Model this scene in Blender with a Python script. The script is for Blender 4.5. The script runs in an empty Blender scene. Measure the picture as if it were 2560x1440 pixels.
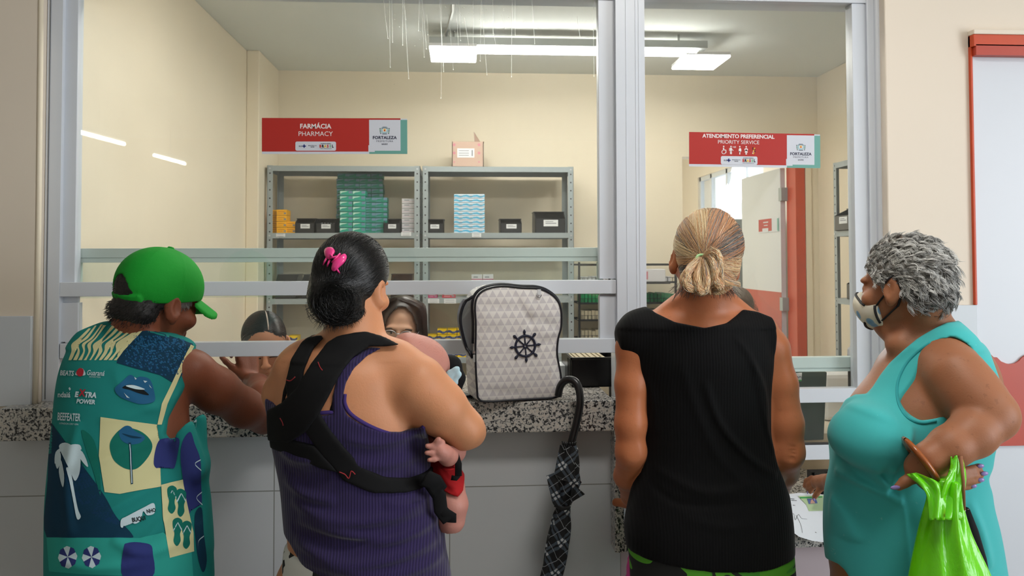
import bpy, bmesh, math, random
import numpy as np
from mathutils import Vector, Matrix, Euler
from mathutils.bvhtree import BVHTree
S = bpy.context.scene
C = S.collection
random.seed(7); RNG = np.random.default_rng(7)
PI = math.pi

# ------------------------------------------------------------------ camera
F = 2000.0; PX, PY = 1280.0, 586.5          # focal length and principal point for the 2560 x 1440 frame
CAMZ = 1.5
YAW, PITCH, ROLL = math.radians(-3.72), math.radians(1.67), math.radians(-0.15)
cd = bpy.data.cameras.new('camera'); cam = bpy.data.objects.new('camera', cd); C.objects.link(cam)
RC = Matrix.Rotation(YAW, 3, 'Z') @ Matrix.Rotation(PI/2 + PITCH, 3, 'X') @ Matrix.Rotation(ROLL, 3, 'Z')
cam.matrix_world = Matrix.Translation((0, 0, CAMZ)) @ RC.to_4x4()
cd.sensor_width = 36; cd.lens = 36*F/2560; cd.shift_x = 0; cd.shift_y = -(720-PY)/2560
cd.clip_start = .05; cd.dof.use_dof = True; cd.dof.focus_distance = 2.02; cd.dof.aperture_fstop = 8.5
S.camera = cam
def q(px, py, Y):
    """world point on the plane at depth Y that the photograph shows at pixel px, py"""
    d = RC @ Vector(((px-PX)/F, -(py-PY)/F, -1.0))
    t = Y/d.y
    return Vector((d.x*t, Y, CAMZ + d.z*t))
def to_px(p):
    v = RC.transposed() @ (Vector(p)-Vector((0, 0, CAMZ)))
    return PX - F*v.x/v.z, PY + F*v.y/v.z
def u(npx, Y): return npx*Y/F               # length in metres of npx pixels at depth Y

# ------------------------------------------------------------------ view, world
S.view_settings.view_transform = 'Standard'; S.view_settings.look = 'None'
S.view_settings.exposure = 0.12; S.view_settings.gamma = 1.0; S.view_settings.use_curve_mapping = False
S.cycles.max_bounces = 8; S.cycles.diffuse_bounces = 4; S.cycles.glossy_bounces = 3
S.cycles.transparent_max_bounces = 12; S.cycles.transmission_bounces = 4
S.cycles.caustics_reflective = False; S.cycles.caustics_refractive = False
S.cycles.sample_clamp_indirect = 6.0
S.cycles.use_adaptive_sampling = True; S.cycles.adaptive_threshold = 0.02
W = bpy.data.worlds.new('sky'); S.world = W; W.use_nodes = True
nb = W.node_tree.nodes['Background']; nb.inputs[0].default_value = (.86, .93, 1, 1); nb.inputs[1].default_value = 1.6

def area(name, loc, target, sx, sy, power, col):
    ld = bpy.data.lights.new(name, 'AREA'); ld.shape = 'RECTANGLE'; ld.size = sx; ld.size_y = sy
    ld.energy = power; ld.color = col
    o = bpy.data.objects.new(name, ld); C.objects.link(o); o.location = loc
    o.rotation_euler = (Vector(target)-Vector(loc)).to_track_quat('-Z', 'Y').to_euler()
    return o
# daylight entering the waiting hall through its open side on the right, and from the far end of the hall
area('daylight_doorway', (4.55, -0.75, 1.55), (-3, -0.5, 1.3), 2.6, 2.3, 112, (.93, .96, 1))
area('daylight_back_room', (2.60, 7.9, 2.15), (1.0, 7.0, 1.2), 1.6, .5, 95, (.95, .98, 1))

# ------------------------------------------------------------------ materials
def lin(c):
    if isinstance(c, str):
        c = [int(c[i:i+2], 16)/255 for i in (0, 2, 4)]
    return tuple((x/12.92 if x <= .04045 else ((x+.055)/1.055)**2.4) for x in c[:3])
class NT:
    def __init__(s, name):
        s.m = bpy.data.materials.new(name); s.m.use_nodes = True; s.t = s.m.node_tree; s.t.nodes.clear()
        s.out = s.n('ShaderNodeOutputMaterial')
    def n(s, typ, **k):
        x = s.t.nodes.new(typ)
        for a, b in k.items():
            if a.startswith('i_'): 
                key = a[2:]; key = int(key) if key.isdigit() else key.replace('_', ' ')
                x.inputs[key].default_value = b
            else: setattr(x, a, b)
        return x
    def l(s, a, b): s.t.links.new(a, b)
    def math(s, op, a, b=None, c=None, clamp=False):
        x = s.n('ShaderNodeMath', operation=op, use_clamp=clamp)
        for i, v in enumerate((a, b, c)):
            if v is None: continue
            if isinstance(v, (int, float)): x.inputs[i].default_value = v
            else: s.l(v, x.inputs[i])
        return x.outputs[0]
    def mix(s, fac, a, b, mode='MIX'):
        x = s.n('ShaderNodeMix', data_type='RGBA', blend_type=mode)
        for i, v in ((0, fac), (6, a), (7, b)):
            if isinstance(v, (int, float)): x.inputs[i].default_value = v
            elif isinstance(v, tuple): x.inputs[i].default_value = (*v, 1) if len(v) == 3 else v
            else: s.l(v, x.inputs[i])
        return x.outputs[2]
    def ramp(s, fac, stops, interp='LINEAR'):
        x = s.n('ShaderNodeValToRGB'); x.color_ramp.interpolation = interp
        e = x.color_ramp.elements
        while len(e) < len(stops): e.new(.5)
        for el, (p, c) in zip(e, stops):
            el.position = p; el.color = (*c, 1) if len(c) == 3 else c
        s.l(fac, x.inputs[0]); return x.outputs[0]
    def coord(s, scale=(1, 1, 1), kind='Object'):
        tc = s.n('ShaderNodeTexCoord'); mp = s.n('ShaderNodeMapping'); mp.inputs['Scale'].default_value = scale
        s.l(tc.outputs[kind], mp.inputs[0]); return mp.outputs[0]
    def sep(s, v):
        x = s.n('ShaderNodeSeparateXYZ'); s.l(v, x.inputs[0]); return x.outputs
    def noise(s, scale, detail=3, rough=.5, vec=None, dist=0):
        x = s.n('ShaderNodeTexNoise'); x.inputs['Scale'].default_value = scale; x.inputs['Detail'].default_value = detail
        x.inputs['Roughness'].default_value = rough; x.inputs['Distortion'].default_value = dist
        s.l(vec if vec is not None else s.coord(), x.inputs['Vector']); return x.outputs['Fac']
    def bsdf(s, col, rough=.5, metal=0, bump=None, bstr=.2, bdist=.002, spec=.5, **k):
        b = s.n('ShaderNodeBsdfPrincipled')
        for key, v in (('Base Color', col), ('Roughness', rough), ('Metallic', metal), ('Specular IOR Level', spec)):
            if isinstance(v, tuple): b.inputs[key].default_value = (*v[:3], 1)
            elif isinstance(v, (int, float)): b.inputs[key].default_value = v
            else: s.l(v, b.inputs[key])
        for a, v in k.items(): b.inputs[a.replace('_', ' ')].default_value = v
        if bump is not None:
            bn = s.n('ShaderNodeBump'); bn.inputs['Strength'].default_value = bstr; bn.inputs['Distance'].default_value = bdist
            s.l(bump, bn.inputs['Height']); s.l(bn.outputs[0], b.inputs['Normal'])
        s.l(b.outputs[0], s.out.inputs[0]); return b
def mat(name, col, rough=.5, metal=0, var=.12, vs=6, bs=0, bstr=.15, bdist=.001, **k):
    """plain surface whose colour wanders a little with noise"""
    t = NT(name); c = lin(col) if isinstance(col, str) else col
    nz = t.noise(vs, 4)
    cc = t.mix(nz, tuple(x*(1-var) for x in c), tuple(min(1, x*(1+var)) for x in c))
    t.bsdf(cc, rough, metal, t.noise(bs, 3) if bs else None, bstr, bdist, **k)
    return t.m
def emit(name, col, strength):
    t = NT(name); e = t.n('ShaderNodeEmission'); e.inputs[0].default_value = (*lin(col), 1); e.inputs[1].default_value = strength
    t.l(e.outputs[0], t.out.inputs[0]); return t.m

# ------------------------------------------------------------------ objects
def tag(o, label=None, cat=None, group=None, kind=None):
    if label: o['label'] = label
    if cat: o['category'] = cat
    if group: o['group'] = group
    if kind: o['kind'] = kind
    return o
def thing(name, loc=(0, 0, 0), label=None, cat=None, group=None):
    o = bpy.data.objects.new(name, None); C.objects.link(o); o.location = loc; o.empty_display_size = .05
    tag(o, label, cat, group)
    WL[o.name] = Vector(loc)
    return o
WL = {}
def wloc(o):
    v = Vector((0, 0, 0))
    while o is not None: v = v + Vector(o.location); o = o.parent
    return v
def link_mesh(name, verts, faces, mats, parent=None, midx=None, smooth=False, cols=None):
    """verts are world coordinates; the object's origin goes to its parent's place (things are never rotated while built)"""
    me = bpy.data.meshes.new(name)
    verts = np.asarray(verts, dtype=float)
    off = np.zeros(3)
    if parent is not None: off = np.array(wloc(parent))
    elif len(verts): off = np.array([(verts[:, 0].min()+verts[:, 0].max())/2, (verts[:, 1].min()+verts[:, 1].max())/2, verts[:, 2].min()])
    vv = verts-off
    me.from_pydata(vv.tolist(), [], faces if isinstance(faces, list) else faces.tolist())
    for m in (mats if isinstance(mats, (list, tuple)) else [mats]): me.materials.append(m)
    if midx is not None: me.polygons.foreach_set('material_index', np.asarray(midx, dtype=np.int32))
    if smooth: me.polygons.foreach_set('use_smooth', [True]*len(me.polygons))
    if cols is not None:
        a = me.color_attributes.new('tone', 'FLOAT_COLOR', 'POINT')
        cc = np.ones((len(vv), 4)); cc[:, :3] = cols; a.data.foreach_set('color', cc.ravel())
    me.update()
    o = bpy.data.objects.new(name, me); C.objects.link(o)
    if parent is not None: o.parent = parent
    else: o.location = off
    return o
def bevel(o, w=.003, seg=2, ang=35):
    m = o.modifiers.new('bevel', 'BEVEL'); m.width = w; m.segments = seg; m.limit_method = 'ANGLE'; m.angle_limit = math.radians(ang)
    return o
class MB:
    def __init__(s): s.v = []; s.f = []; s.mi = []; s.cur = 0
    def add(s, vs, fs):
        b = len(s.v); s.v += [tuple(x) for x in vs]; s.f += [[b+i for i in f] for f in fs]; s.mi += [s.cur]*len(fs); return s
    def box(s, x0, x1, y0, y1, z0, z1):
        vs = [(x, y, z) for x in (x0, x1) for y in (y0, y1) for z in (z0, z1)]
        return s.add(vs, [[0, 1, 3, 2], [4, 6, 7, 5], [0, 4, 5, 1], [2, 3, 7, 6], [0, 2, 6, 4], [1, 5, 7, 3]])
    def obox(s, o, ax, ay, az):
        o, ax, ay, az = map(Vector, (o, ax, ay, az))
        vs = [o+ax*i+ay*j+az*k for i in (0, 1) for j in (0, 1) for k in (0, 1)]
        return s.add(vs, [[0, 1, 3, 2], [4, 6, 7, 5], [0, 4, 5, 1], [2, 3, 7, 6], [0, 2, 6, 4], [1, 5, 7, 3]])
    def prism(s, pts, d):
        """polygon pts pushed along vector d"""
        n = len(pts); d = Vector(d); a = [Vector(p) for p in pts]
        vs = a+[p+d for p in a]
        return s.add(vs, [list(range(n))[::-1], list(range(n, 2*n))]+[[i, (i+1) % n, n+(i+1) % n, n+i] for i in range(n)])
    def tube(s, pts, r, n=8, cap=True, flat=None, up=None):
        pts = [Vector(p) for p in pts]; m = len(pts)
        rs = r if isinstance(r, (list, tuple)) else [r]*m
        t0 = (pts[1]-pts[0]).normalized(); nn = up if up is not None else (Vector((0, 0, 1)) if abs(t0.z) < .9 else Vector((1, 0, 0)))
        nn = Vector(nn); vs = []
        for i in range(m):
            t = (pts[min(i+1, m-1)]-pts[max(i-1, 0)]).normalized()
            nn = (nn-t*nn.dot(t)).normalized(); bb = t.cross(nn)
            for k in range(n):
                a = 2*PI*k/n
                vs.append(pts[i]+nn*math.cos(a)*rs[i]*(flat or 1)+bb*math.sin(a)*rs[i])
        fs = [[i*n+k, i*n+(k+1) % n, (i+1)*n+(k+1) % n, (i+1)*n+k] for i in range(m-1) for k in range(n)]
        if cap: fs += [list(range(n))[::-1], [(m-1)*n+k for k in range(n)]]
        return s.add(vs, fs)
    def lathe(s, c, prof, n=20, axis='z'):
        vs = []
        for r, h in prof:
            for k in range(n):
                a = 2*PI*k/n
                p = (r*math.cos(a), r*math.sin(a), h) if axis == 'z' else (r*math.cos(a), h, r*math.sin(a))
                vs.append(Vector(c)+Vector(p))
        m = len(prof)
        fs = [[i*n+k, i*n+(k+1) % n, (i+1)*n+(k+1) % n, (i+1)*n+k] for i in range(m-1) for k in range(n)]
        fs += [list(range(n))[::-1], [(m-1)*n+k for k in range(n)]]
        return s.add(vs, fs)
    def build(s, name, mats, parent=None, smooth=False, bv=0):
        o = link_mesh(name, s.v, s.f, mats, parent, s.mi, smooth)
        if bv: bevel(o, bv)
        return o
def smoothpts(P, n=6, closed=False):
    """Catmull-Rom through P"""
    P = [np.array(p, float) for p in P]; m = len(P); out = []
    rng = range(m) if closed else range(m-1)
    for i in rng:
        if closed: a, b, c, d = P[(i-1) % m], P[i], P[(i+1) % m], P[(i+2) % m]
        else: a, b, c, d = P[max(i-1, 0)], P[i], P[i+1], P[min(i+2, m-1)]
        for k in range(n):
            t = k/n
            out.append(.5*((2*b)+(-a+c)*t+(2*a-5*b+4*c-d)*t*t+(-a+3*b-3*c+d)*t**3))
    if not closed: out.append(P[-1])
    return out
def copy_tree(o, loc=None, parent=None):
    c = o.copy(); C.objects.link(c)
    if parent is not None: c.parent = parent
    for ch in list(o.children): copy_tree(ch, None, c)
    if loc is not None: c.location = loc
    return c
# flat lettering from Blender's own font: returns 2D verts and faces, centred on x, baseline at 0
_TX = {}
def text2d(s, size, bold=0, align='CENTER', space=1.0, shear=0):
    k = (s, size, bold, align, space, shear)
    if k in _TX: return _TX[k]
    cu = bpy.data.curves.new('t', 'FONT'); cu.body = s; cu.size = size; cu.align_x = align; cu.offset = bold*size
    cu.space_character = space; cu.shear = shear; cu.resolution_u = 3
    o = bpy.data.objects.new('t', cu); C.objects.link(o)
    dg = bpy.context.evaluated_depsgraph_get(); me = bpy.data.meshes.new_from_object(o.evaluated_get(dg))
    vs = [(v.co.x, v.co.y) for v in me.vertices]; fs = [list(p.vertices) for p in me.polygons]
    bpy.data.objects.remove(o); bpy.data.curves.remove(cu); bpy.data.meshes.remove(me)
    _TX[k] = (vs, fs); return vs, fs
def put2d(mb, v2f, org, U, V, sx=1, flip=False):
    vs, fs = v2f; org, U, V = Vector(org), Vector(U), Vector(V)
    mb.add([org+U*(a*sx)+V*b for a, b in vs], [f for f in fs])
def disc2d(r, n=20, a0=0, a1=2*PI, cx=0, cy=0, ry=None):
    full = abs(a1-a0) > 6.28
    m = n if full else n+1
    vs = [(cx, cy)]+[(cx+r*math.cos(a0+(a1-a0)*i/n), cy+(ry or r)*math.sin(a0+(a1-a0)*i/n)) for i in range(m)]
    fs = [[0, 1+i, 1+(i+1) % m] for i in range(n if full else n)]
    return vs, fs
def rect2d(x0, y0, x1, y1, r=0):
    if r <= 0: return [(x0, y0), (x1, y0), (x1, y1), (x0, y1)], [[0, 1, 2, 3]]
    vs = []
    for cx, cy, a in ((x1-r, y1-r, 0), (x0+r, y1-r, PI/2), (x0+r, y0+r, PI), (x1-r, y0+r, 1.5*PI)):
        for k in range(6): vs.append((cx+r*math.cos(a+k*PI/10), cy+r*math.sin(a+k*PI/10)))
    return vs, [list(range(len(vs)))]
# ================================================================== ROOM
def X_(px, Y, py=700): return q(px, py, Y).x
def Z_(py, Y, px=1280): return q(px, py, Y).z
YW, YF = 2.53, 2.58                 # hall-side wall face, front of the window frame
XL, XR = X_(88, YW), X_(2222, YW)   # the window opening
XPL, XPR = -1.24, 2.47              # pharmacy side walls
YB = 5.22; ZC = 2.715
M = {}
M['cream'] = mat('cream_paint', 'F1E5CE', .55, var=.03, vs=2.5, bs=60, bstr=.06)
M['cream_hall'] = mat('pale_cream_paint', 'E9DCCB', .6, var=.03, vs=2.0, bs=50, bstr=.08)
M['ceil'] = mat('white_ceiling_paint', 'EBF0EE', .8, var=.02, vs=2)
M['tile_blue'] = mat('pale_tile_dado', 'CDD3DA', .35, var=.02, vs=2)
M['floor'] = mat('grey_floor_tile', '8F8E8A', .35, var=.08, vs=5)
M['alu'] = mat('white_painted_aluminium', 'D8DDE5', .32, var=.02, vs=9)
M['alu_in'] = mat('pale_green_white_aluminium', 'D2DFDB', .32, var=.02, vs=9)
M['alu_dark'] = mat('grey_gasket', '6A6E74', .6)
M['rubber'] = mat('black_rubber', '15161A', .6)
M['red'] = mat('red_door_paint', 'B8402A', .4, var=.10, vs=7, bs=25, bstr=.1)
M['redtrim'] = mat('orange_red_frame_paint', 'C9481E', .4, var=.14, vs=14, bs=30, bstr=.2)
M['doorwhite'] = mat('white_door_laminate', 'D6DAE2', .35, var=.02, vs=3)
M['white'] = mat('white_plastic', 'E9EAEC', .4, var=.02)
M['paper'] = mat('white_paper', 'E4E8EE', .7, var=.02)
M['pink'] = mat('pinkish_wall_paint', 'C9B9BE', .6, var=.03, vs=3)
def tile_mat():
    t = NT('white_wall_tiles'); s = t.sep(t.coord()); x, z = s[0], s[2]
    def line(v, pos, w):
        d = t.math('ABSOLUTE', t.math('SUBTRACT', v, pos)); return t.math('LESS_THAN', d, w)
    g = line(z, Z_(1213, YW), .0016)
    for px in (-180, 255, 690, 1124, 1546):
        lim = t.math('LESS_THAN', z, 3 if px < 700 else Z_(1213, YW))
        g = t.math('MAXIMUM', g, t.math('MULTIPLY', line(x, X_(px, YW), .0016), lim))
    g = t.math('MAXIMUM', g, line(z, Z_(1213, YW)-.60, .0016))
    c = t.mix(g, t.mix(t.noise(3), lin('C4C8CC'), lin('D0D3D6')), lin('8B8C88'))
    t.bsdf(c, .3, 0, t.math('SUBTRACT', 1, g), .5, .001); return t.m
M['tiles'] = tile_mat()
def granite():
    t = NT('grey_speckled_granite')
    v = t.coord()
    n1 = t.noise(105, 5, .70, v, .4); n2 = t.noise(210, 2, .5, v); n3 = t.noise(28, 2, .5, v)
    a = t.math('ADD', t.math('MULTIPLY', n1, 1.0), t.math('MULTIPLY', t.math('SUBTRACT', n2, .5), .32))
    a = t.math('ADD', a, t.math('MULTIPLY', t.math('SUBTRACT', n3, .5), .22))
    c = t.ramp(a, [(.38, lin('1C1D1F')), (.435, lin('56575A')), (.48, lin('A3A19D')), (.56, lin('CFCBC4')), (.66, lin('BDB4A8'))])
    t.bsdf(c, .16, 0, spec=.5); return t.m
M['granite'] = granite()
def glass_mat(name, tint, dirt=.05, streak=0.0):
    t = NT(name)
    tr = t.n('ShaderNodeBsdfTransparent'); tr.inputs[0].default_value = (*tint, 1)
    gl = t.n('ShaderNodeBsdfGlossy'); gl.inputs['Roughness'].default_value = .0
    lw = t.n('ShaderNodeLayerWeight'); fres = t.math('ADD', .035, t.math('MULTIPLY', t.math('POWER', lw.outputs['Facing'], 5.0), .9))
    m1 = t.n('ShaderNodeMixShader'); t.l(fres, m1.inputs[0]); t.l(tr.outputs[0], m1.inputs[1]); t.l(gl.outputs[0], m1.inputs[2])
    df = t.n('ShaderNodeBsdfDiffuse'); df.inputs[0].default_value = (.8, .82, .8, 1)
    nz = t.noise(2.2, 4, .6, t.coord((1, 1, .6)))
    st = t.noise(1.0, 3, .6, t.coord((70, 1, 1.3)))
    hz = t.math('MULTIPLY', t.math('MULTIPLY', nz, t.math('ADD', .5, st)), dirt)
    m2 = t.n('ShaderNodeMixShader'); t.l(hz, m2.inputs[0]); t.l(m1.outputs[0], m2.inputs[1]); t.l(df.outputs[0], m2.inputs[2])
    t.l(m2.outputs[0], t.out.inputs[0]); return t.m
M['glass'] = glass_mat('window_glass', (.975, .99, .985), .03)
M['glass2'] = glass_mat('window_glass_inner', (.93, .975, .965), .04)

def struct(o, **k): o['kind'] = 'structure'; return o
XH0, XH1, YH0 = -4.6, 4.6, -4.6     # the hall
ZH = 2.95
# pharmacy shell
b = MB(); b.box(XH0-.2, 5.2, YH0-.2, 9.9, -.12, 0); struct(b.build('floor', M['floor']))
b = MB(); b.box(XPL-.3, XPR+.3, YW+.16, YB+.1, ZC, ZC+.1); struct(b.build('ceiling', M['ceil']))
b = MB(); b.box(XH0-.2, 5.0, YH0-.2, YW+.155, ZH, ZH+.1); struct(b.build('ceiling_hall', M['ceil']))
b = MB(); b.box(XPL-.14, XPL, YW+.15, YB, 0, ZC); b.box(XPL, X_(645, 4.72), 4.72, YB, 0, ZC)
struct(b.build('wall_left', M['cream'], bv=.006))
b = MB(); b.box(XPR, XPR+.14, YW+.15, YB, 0, ZC); b.box(XPR-.07, XPR, 4.75, YB, 0, ZC); struct(b.build('wall_right', M['cream'], bv=.006))
XD0, XD1 = X_(1708, YB), X_(2014, YB); ZD = Z_(392, YB, 1720)
b = MB(); b.box(XPL-.1, XD0, YB, YB+.13, 0, ZC); b.box(XD0, XD1, YB, YB+.13, ZD, ZC); b.box(XD1, XPR+.1, YB, YB+.13, 0, ZC)
struct(b.build('wall_back', M['cream']))
# hall-side wall with the window opening, dado of pale tiles
SILL = Z_(1004, 2.45) - .005
b = MB()
b.box(XH0, XL, YW, YW+.15, 0, ZH); b.box(XR, XH1, YW, YW+.15, 0, ZH)
b.box(XL, XR, YW, YW+.15, Z_(-45, YW), ZH)
struct(b.build('wall_front', M['cream_hall'], bv=.004))
ZDAD = Z_(790, YW, 40); ZDAD_R = Z_(763, YW, 2300)
b = MB(); b.box(XH0, X_(80, YW-.012), YW-.014, YW, SILL, ZDAD); struct(b.build('trim_1', M['tile_blue'], bv=.002))
b = MB(); b.box(X_(2231, YW-.012), X_(2440, YW-.012), YW-.014, YW, 0, ZDAD_R); struct(b.build('trim_2', M['tile_blue'], bv=.002))
XM = X_(1548, YW)
b = MB(); b.box(XH0, X_(1546, YW), YW-.008, YW+.10, 0, SILL-.0905); o = b.build('wall_counter_front', M['tiles']); struct(o)
o.data.transform(Matrix.Translation(o.location)); o.location = (0, 0, 0)
b = MB(); b.box(X_(1546, YW), X_(2231, YW), YW-.004, YW+.10, 0, Z_(1352, 2.45)-.045); struct(b.build('wall_low_counter_front', M['pink']))
# left reveal strip has a rough plaster bead
b = MB(); b.tube([(XL+.004, YW+.004, SILL+.005), (XL+.006, YW+.004, 1.6), (XL+.002, YW+.004, 2.6)], .008, 8); struct(b.build('trim_3', M['cream'], smooth=True))
# hall end walls (seen only as reflections in the panes)
b = MB(); b.box(XH0-.15, XH0, YH0, YW+.15, 0, ZH); struct(b.build('wall_hall_left', M['cream_hall']))
b = MB(); b.box(XH0, XH1, YH0-.15, YH0, 0, ZH); struct(b.build('wall_hall_back', M['cream_hall']))
b = MB(); b.box(XH1, XH1+.15, YH0, -2.2, 0, ZH); b.box(XH1, XH1+.15, .6, YW+.15, 0, ZH); b.box(XH1, XH1+.15, -2.2, .6, 2.75, ZH); struct(b.build('wall_hall_right', M['cream_hall']))

# ------------------------------------------------------------------ hall door at the right edge
DX0 = X_(2431, YW); ZT = Z_(92, YW, 2450); ZH0 = Z_(80, YW, 2450)
d = thing('door_1', (DX0, YW, 0)); d['kind'] = 'structure'
b = MB(); b.box(DX0, DX0+1.0, YW-.03, YW, Z_(115, YW-.03, 2450), ZT)
b.box(DX0, X_(2437, YW), YW-.012, YW, ZDAD_R, ZT); b.build('door_frame', M['redtrim'], d, bv=.002)
b = MB(); b.box(DX0-.001, DX0+1.0, YW-.034, YW, ZT, ZH0); b.build('lintel_ledge', M['cream_hall'], d, bv=.003)
b = MB(); b.box(X_(2437, YW), DX0+1.0, YW-.004, YW+.02, 0, Z_(143, YW, 2450)); b.build('door_leaf', M['doorwhite'], d, bv=.001)
b = MB(); b.box(X_(2437, YW), DX0+1.0, YW-.030, YW, Z_(143, YW, 2450), Z_(117, YW, 2450)); b.build('door_head', M['red'], d)
# red band whose upper edge shows where the white sheet above is torn
zt, zb = Z_(885, YW, 2520), Z_(1113, YW, 2520)
xs = [2380, 2440, 2466, 2475, 2482, 2490, 2500, 2512, 2522, 2535, 2545, 2552, 2560, 2600, 2900]
ys = [884, 884, 884, 886, 893, 893, 903, 908, 910, 908, 902, 894, 888, 880, 880]
top = [q(x, y, YW-.006) for x, y in zip(xs, ys)]
zb0 = q(2500, 1114, YW-.006).z
b = MB(); b.prism([Vector((p.x, YW-.0115, p.z)) for p in top]+[Vector((top[-1].x, YW-.0115, zb0)), Vector((top[0].x, YW-.0115, zb0))], (0, .006, 0)); b.build('red_band', M['red'], d)

# ------------------------------------------------------------------ window frames and panes
def pbox(b, x0, y0, x1, y1, Yf, dep, py=None, pxz=None):
    py = (y0+y1)/2 if py is None else py; pxz = (x0+x1)/2 if pxz is None else pxz
    b.box(X_(x0, Yf, py), X_(x1, Yf, py), Yf, Yf+dep, Z_(y1, Yf, pxz), Z_(y0, Yf, pxz))
ZSL = Z_(1352, 2.45)    # low counter top
w1 = thing('window_1', (0, YF, SILL)); w1['kind'] = 'structure'
w1.location = (0, YF, SILL)
ZTOP = Z_(-10, YF, 1300)
b = MB()
xa, xb = XL+.002, X_(150, YF)
b.box(xa, xb, YF-.004, YF+.10, SILL, ZTOP+.1)
b.box(X_(1541, YF), X_(1614, YF), YF-.012, YF+.10, ZSL, ZTOP+.1)
for px in (1566, 1590, 1598): b.box(X_(px, YF), X_(px, YF)+.0012, YF-.0135, YF, ZSL, ZTOP+.1)
b.box(xa, X_(1541, YF), YF-.004, YF+.1, ZTOP, ZTOP+.1)
b.build('frame', M['alu'], w1, bv=.0015)
b = MB()
b.box(X_(150, YF+.012), X_(187, YF+.012), YF+.012, YF+.05, Z_(709, YF), ZTOP)          # upper sash stiles
b.box(X_(1499, YF+.012), X_(1541, YF+.012), YF+.012, YF+.05, Z_(698, YF), ZTOP)
b.build('upper_sash', M['alu'], w1, bv=.0015)
b = MB(); xg0, xg1 = X_(187, YF+.03), X_(1499, YF+.03)
b.box(xg0-.01, xg1+.01, YF+.026, YF+.031, Z_(706, YF), ZTOP+.02)
b.cur = 1
random.seed(3)
for k in range(28):                                   # dried white drips running down the pane
    px = random.choice([random.gauss(1020, 70), random.gauss(1120, 90), random.uniform(900, 1500)]); L = random.uniform(30, 260)
    y0 = random.choice([-8, -8, random.uniform(0, 60)]); w = random.uniform(.0004, .0009)
    A = q(px, y0, YF+.0255); B_ = q(px+random.uniform(-2, 14), y0+L, YF+.0255)
    b.tube([A, A.lerp(B_, .5)+Vector((random.uniform(-.001, .001), 0, 0)), B_], [w*.6, w, w*1.2], 5)
    b.lathe(B_, [(.0002, -.0022), (.0017, -.001), (.0012, .0008), (.0002, .002)], 6)
for k in range(70):
    A = q(random.gauss(1130, 120), abs(random.gauss(0, 90)), YF+.0255); r = random.uniform(.0006, .0014)
    b.lathe(A, [(.0001, -r), (r, 0), (.0001, r)], 5)
def drip_mat():
    t = NT('dried_white_drip'); d = t.n('ShaderNodeBsdfDiffuse'); d.inputs[0].default_value = (.95, .97, .95, 1); r = t.n('ShaderNodeBsdfTranslucent'); r.inputs[0].default_value = (.95, .97, .95, 1)
    tr = t.n('ShaderNodeBsdfTransparent'); m1 = t.n('ShaderNodeAddShader'); t.l(d.outputs[0], m1.inputs[0]); t.l(r.outputs[0], m1.inputs[1]); m2 = t.n('ShaderNodeMixShader'); m2.inputs[0].default_value = .15
    t.l(tr.outputs[0], m2.inputs[1]); t.l(m1.outputs[0], m2.inputs[2]); t.l(m2.outputs[0], t.out.inputs[0]); return t.m
M['drip'] = drip_mat()
b.build('glass_pane', [M['glass'], M['drip']], w1)
# the sash that slides behind the upper pane
b = MB(); Y2 = YF+.055
pbox(b, 184, 620, 1505, 643, Y2, .035); pbox(b, 184, 643, 1505, 655, Y2+.004, .03)
pbox(b, 184, 655, 196, 712, Y2+.004, .03); pbox(b, 1495, 655, 1505, 712, Y2+.004, .03)
b.build('sliding_rail', M['alu_in'], w1, bv=.0012)
b = MB(); xg0, xg1 = X_(190, Y2+.02), X_(1500, Y2+.02)
b.box(xg0, xg1, Y2+.014, Y2+.019, Z_(740, Y2), Z_(655, Y2)+.01); b.build('inner_pane', M['glass2'], w1)
# lower hatch: two rails with a pane between
b = MB()
pbox(b, 149, 703, 1541, 738, YF-.002, .04); pbox(b, 149, 853, 1541, 889, YF-.002, .04)
pbox(b, 150, 757, 195, 855, YF+.010, .03, 800); pbox(b, 1499, 740, 1541, 855, YF+.010, .03, 800)
pbox(b, 150, 735, 195, 757, YF+.022, .015, 745); pbox(b, 1499, 735, 1541, 747, YF+.022, .015, 745)
b.build('hatch_frame', M['alu'], w1, bv=.0015)
b = MB(); b.box(X_(193, YF), X_(1501, YF), YF+.016, YF+.021, Z_(857, YF), Z_(735, YF)); b.build('hatch_pane', M['glass'], w1)
b = MB(); b.box(X_(150, YF), X_(152, YF), YF+.03, YF+.034, SILL, Z_(735, YF)); b.box(X_(117, YF)+.001, X_(119, YF)+.001, YF-.006, YF-.002, SILL+.01, ZTOP); b.build('gasket', M['alu_dark'], w1)

w2 = thing('window_2', (1, YF, ZSL)); w2['kind'] = 'structure'
b = MB()
b.box(X_(2175, YF), XR-.002, YF-.006, YF+.10, ZSL, ZTOP+.1)
b.tube([(X_(2200, YF), YF-.006, ZSL), (X_(2200, YF), YF-.006, ZTOP+.1)], .012, 10)
b.box(X_(1614, YF), XR-.002, YF-.002, YF+.1, Z_(5, YF, 2000), ZTOP+.1)
b.build('frame', M['alu'], w2, bv=.0015)
b = MB(); b.box(X_(2141, YF), X_(2175, YF), YF+.004, YF+.05, Z_(1150, YF), Z_(5, YF, 2000))
pbox(b, 1614, 972, 2175, 1007, YF, .04, pxz=2030); pbox(b, 1614, 1113, 2175, 1150, YF, .04, pxz=2030)
b.build('sash', M['alu'], w2, bv=.0015)
b = MB(); pbox(b, 1614, 893, 2141, 920, Y2, .035, pxz=2060); pbox(b, 1614, 920, 2141, 929, Y2+.004, .03, pxz=2060)
pbox(b, 2133, 929, 2141, 975, Y2+.004, .03); b.build('sliding_rail', M['alu_in'], w2, bv=.0012)
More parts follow.
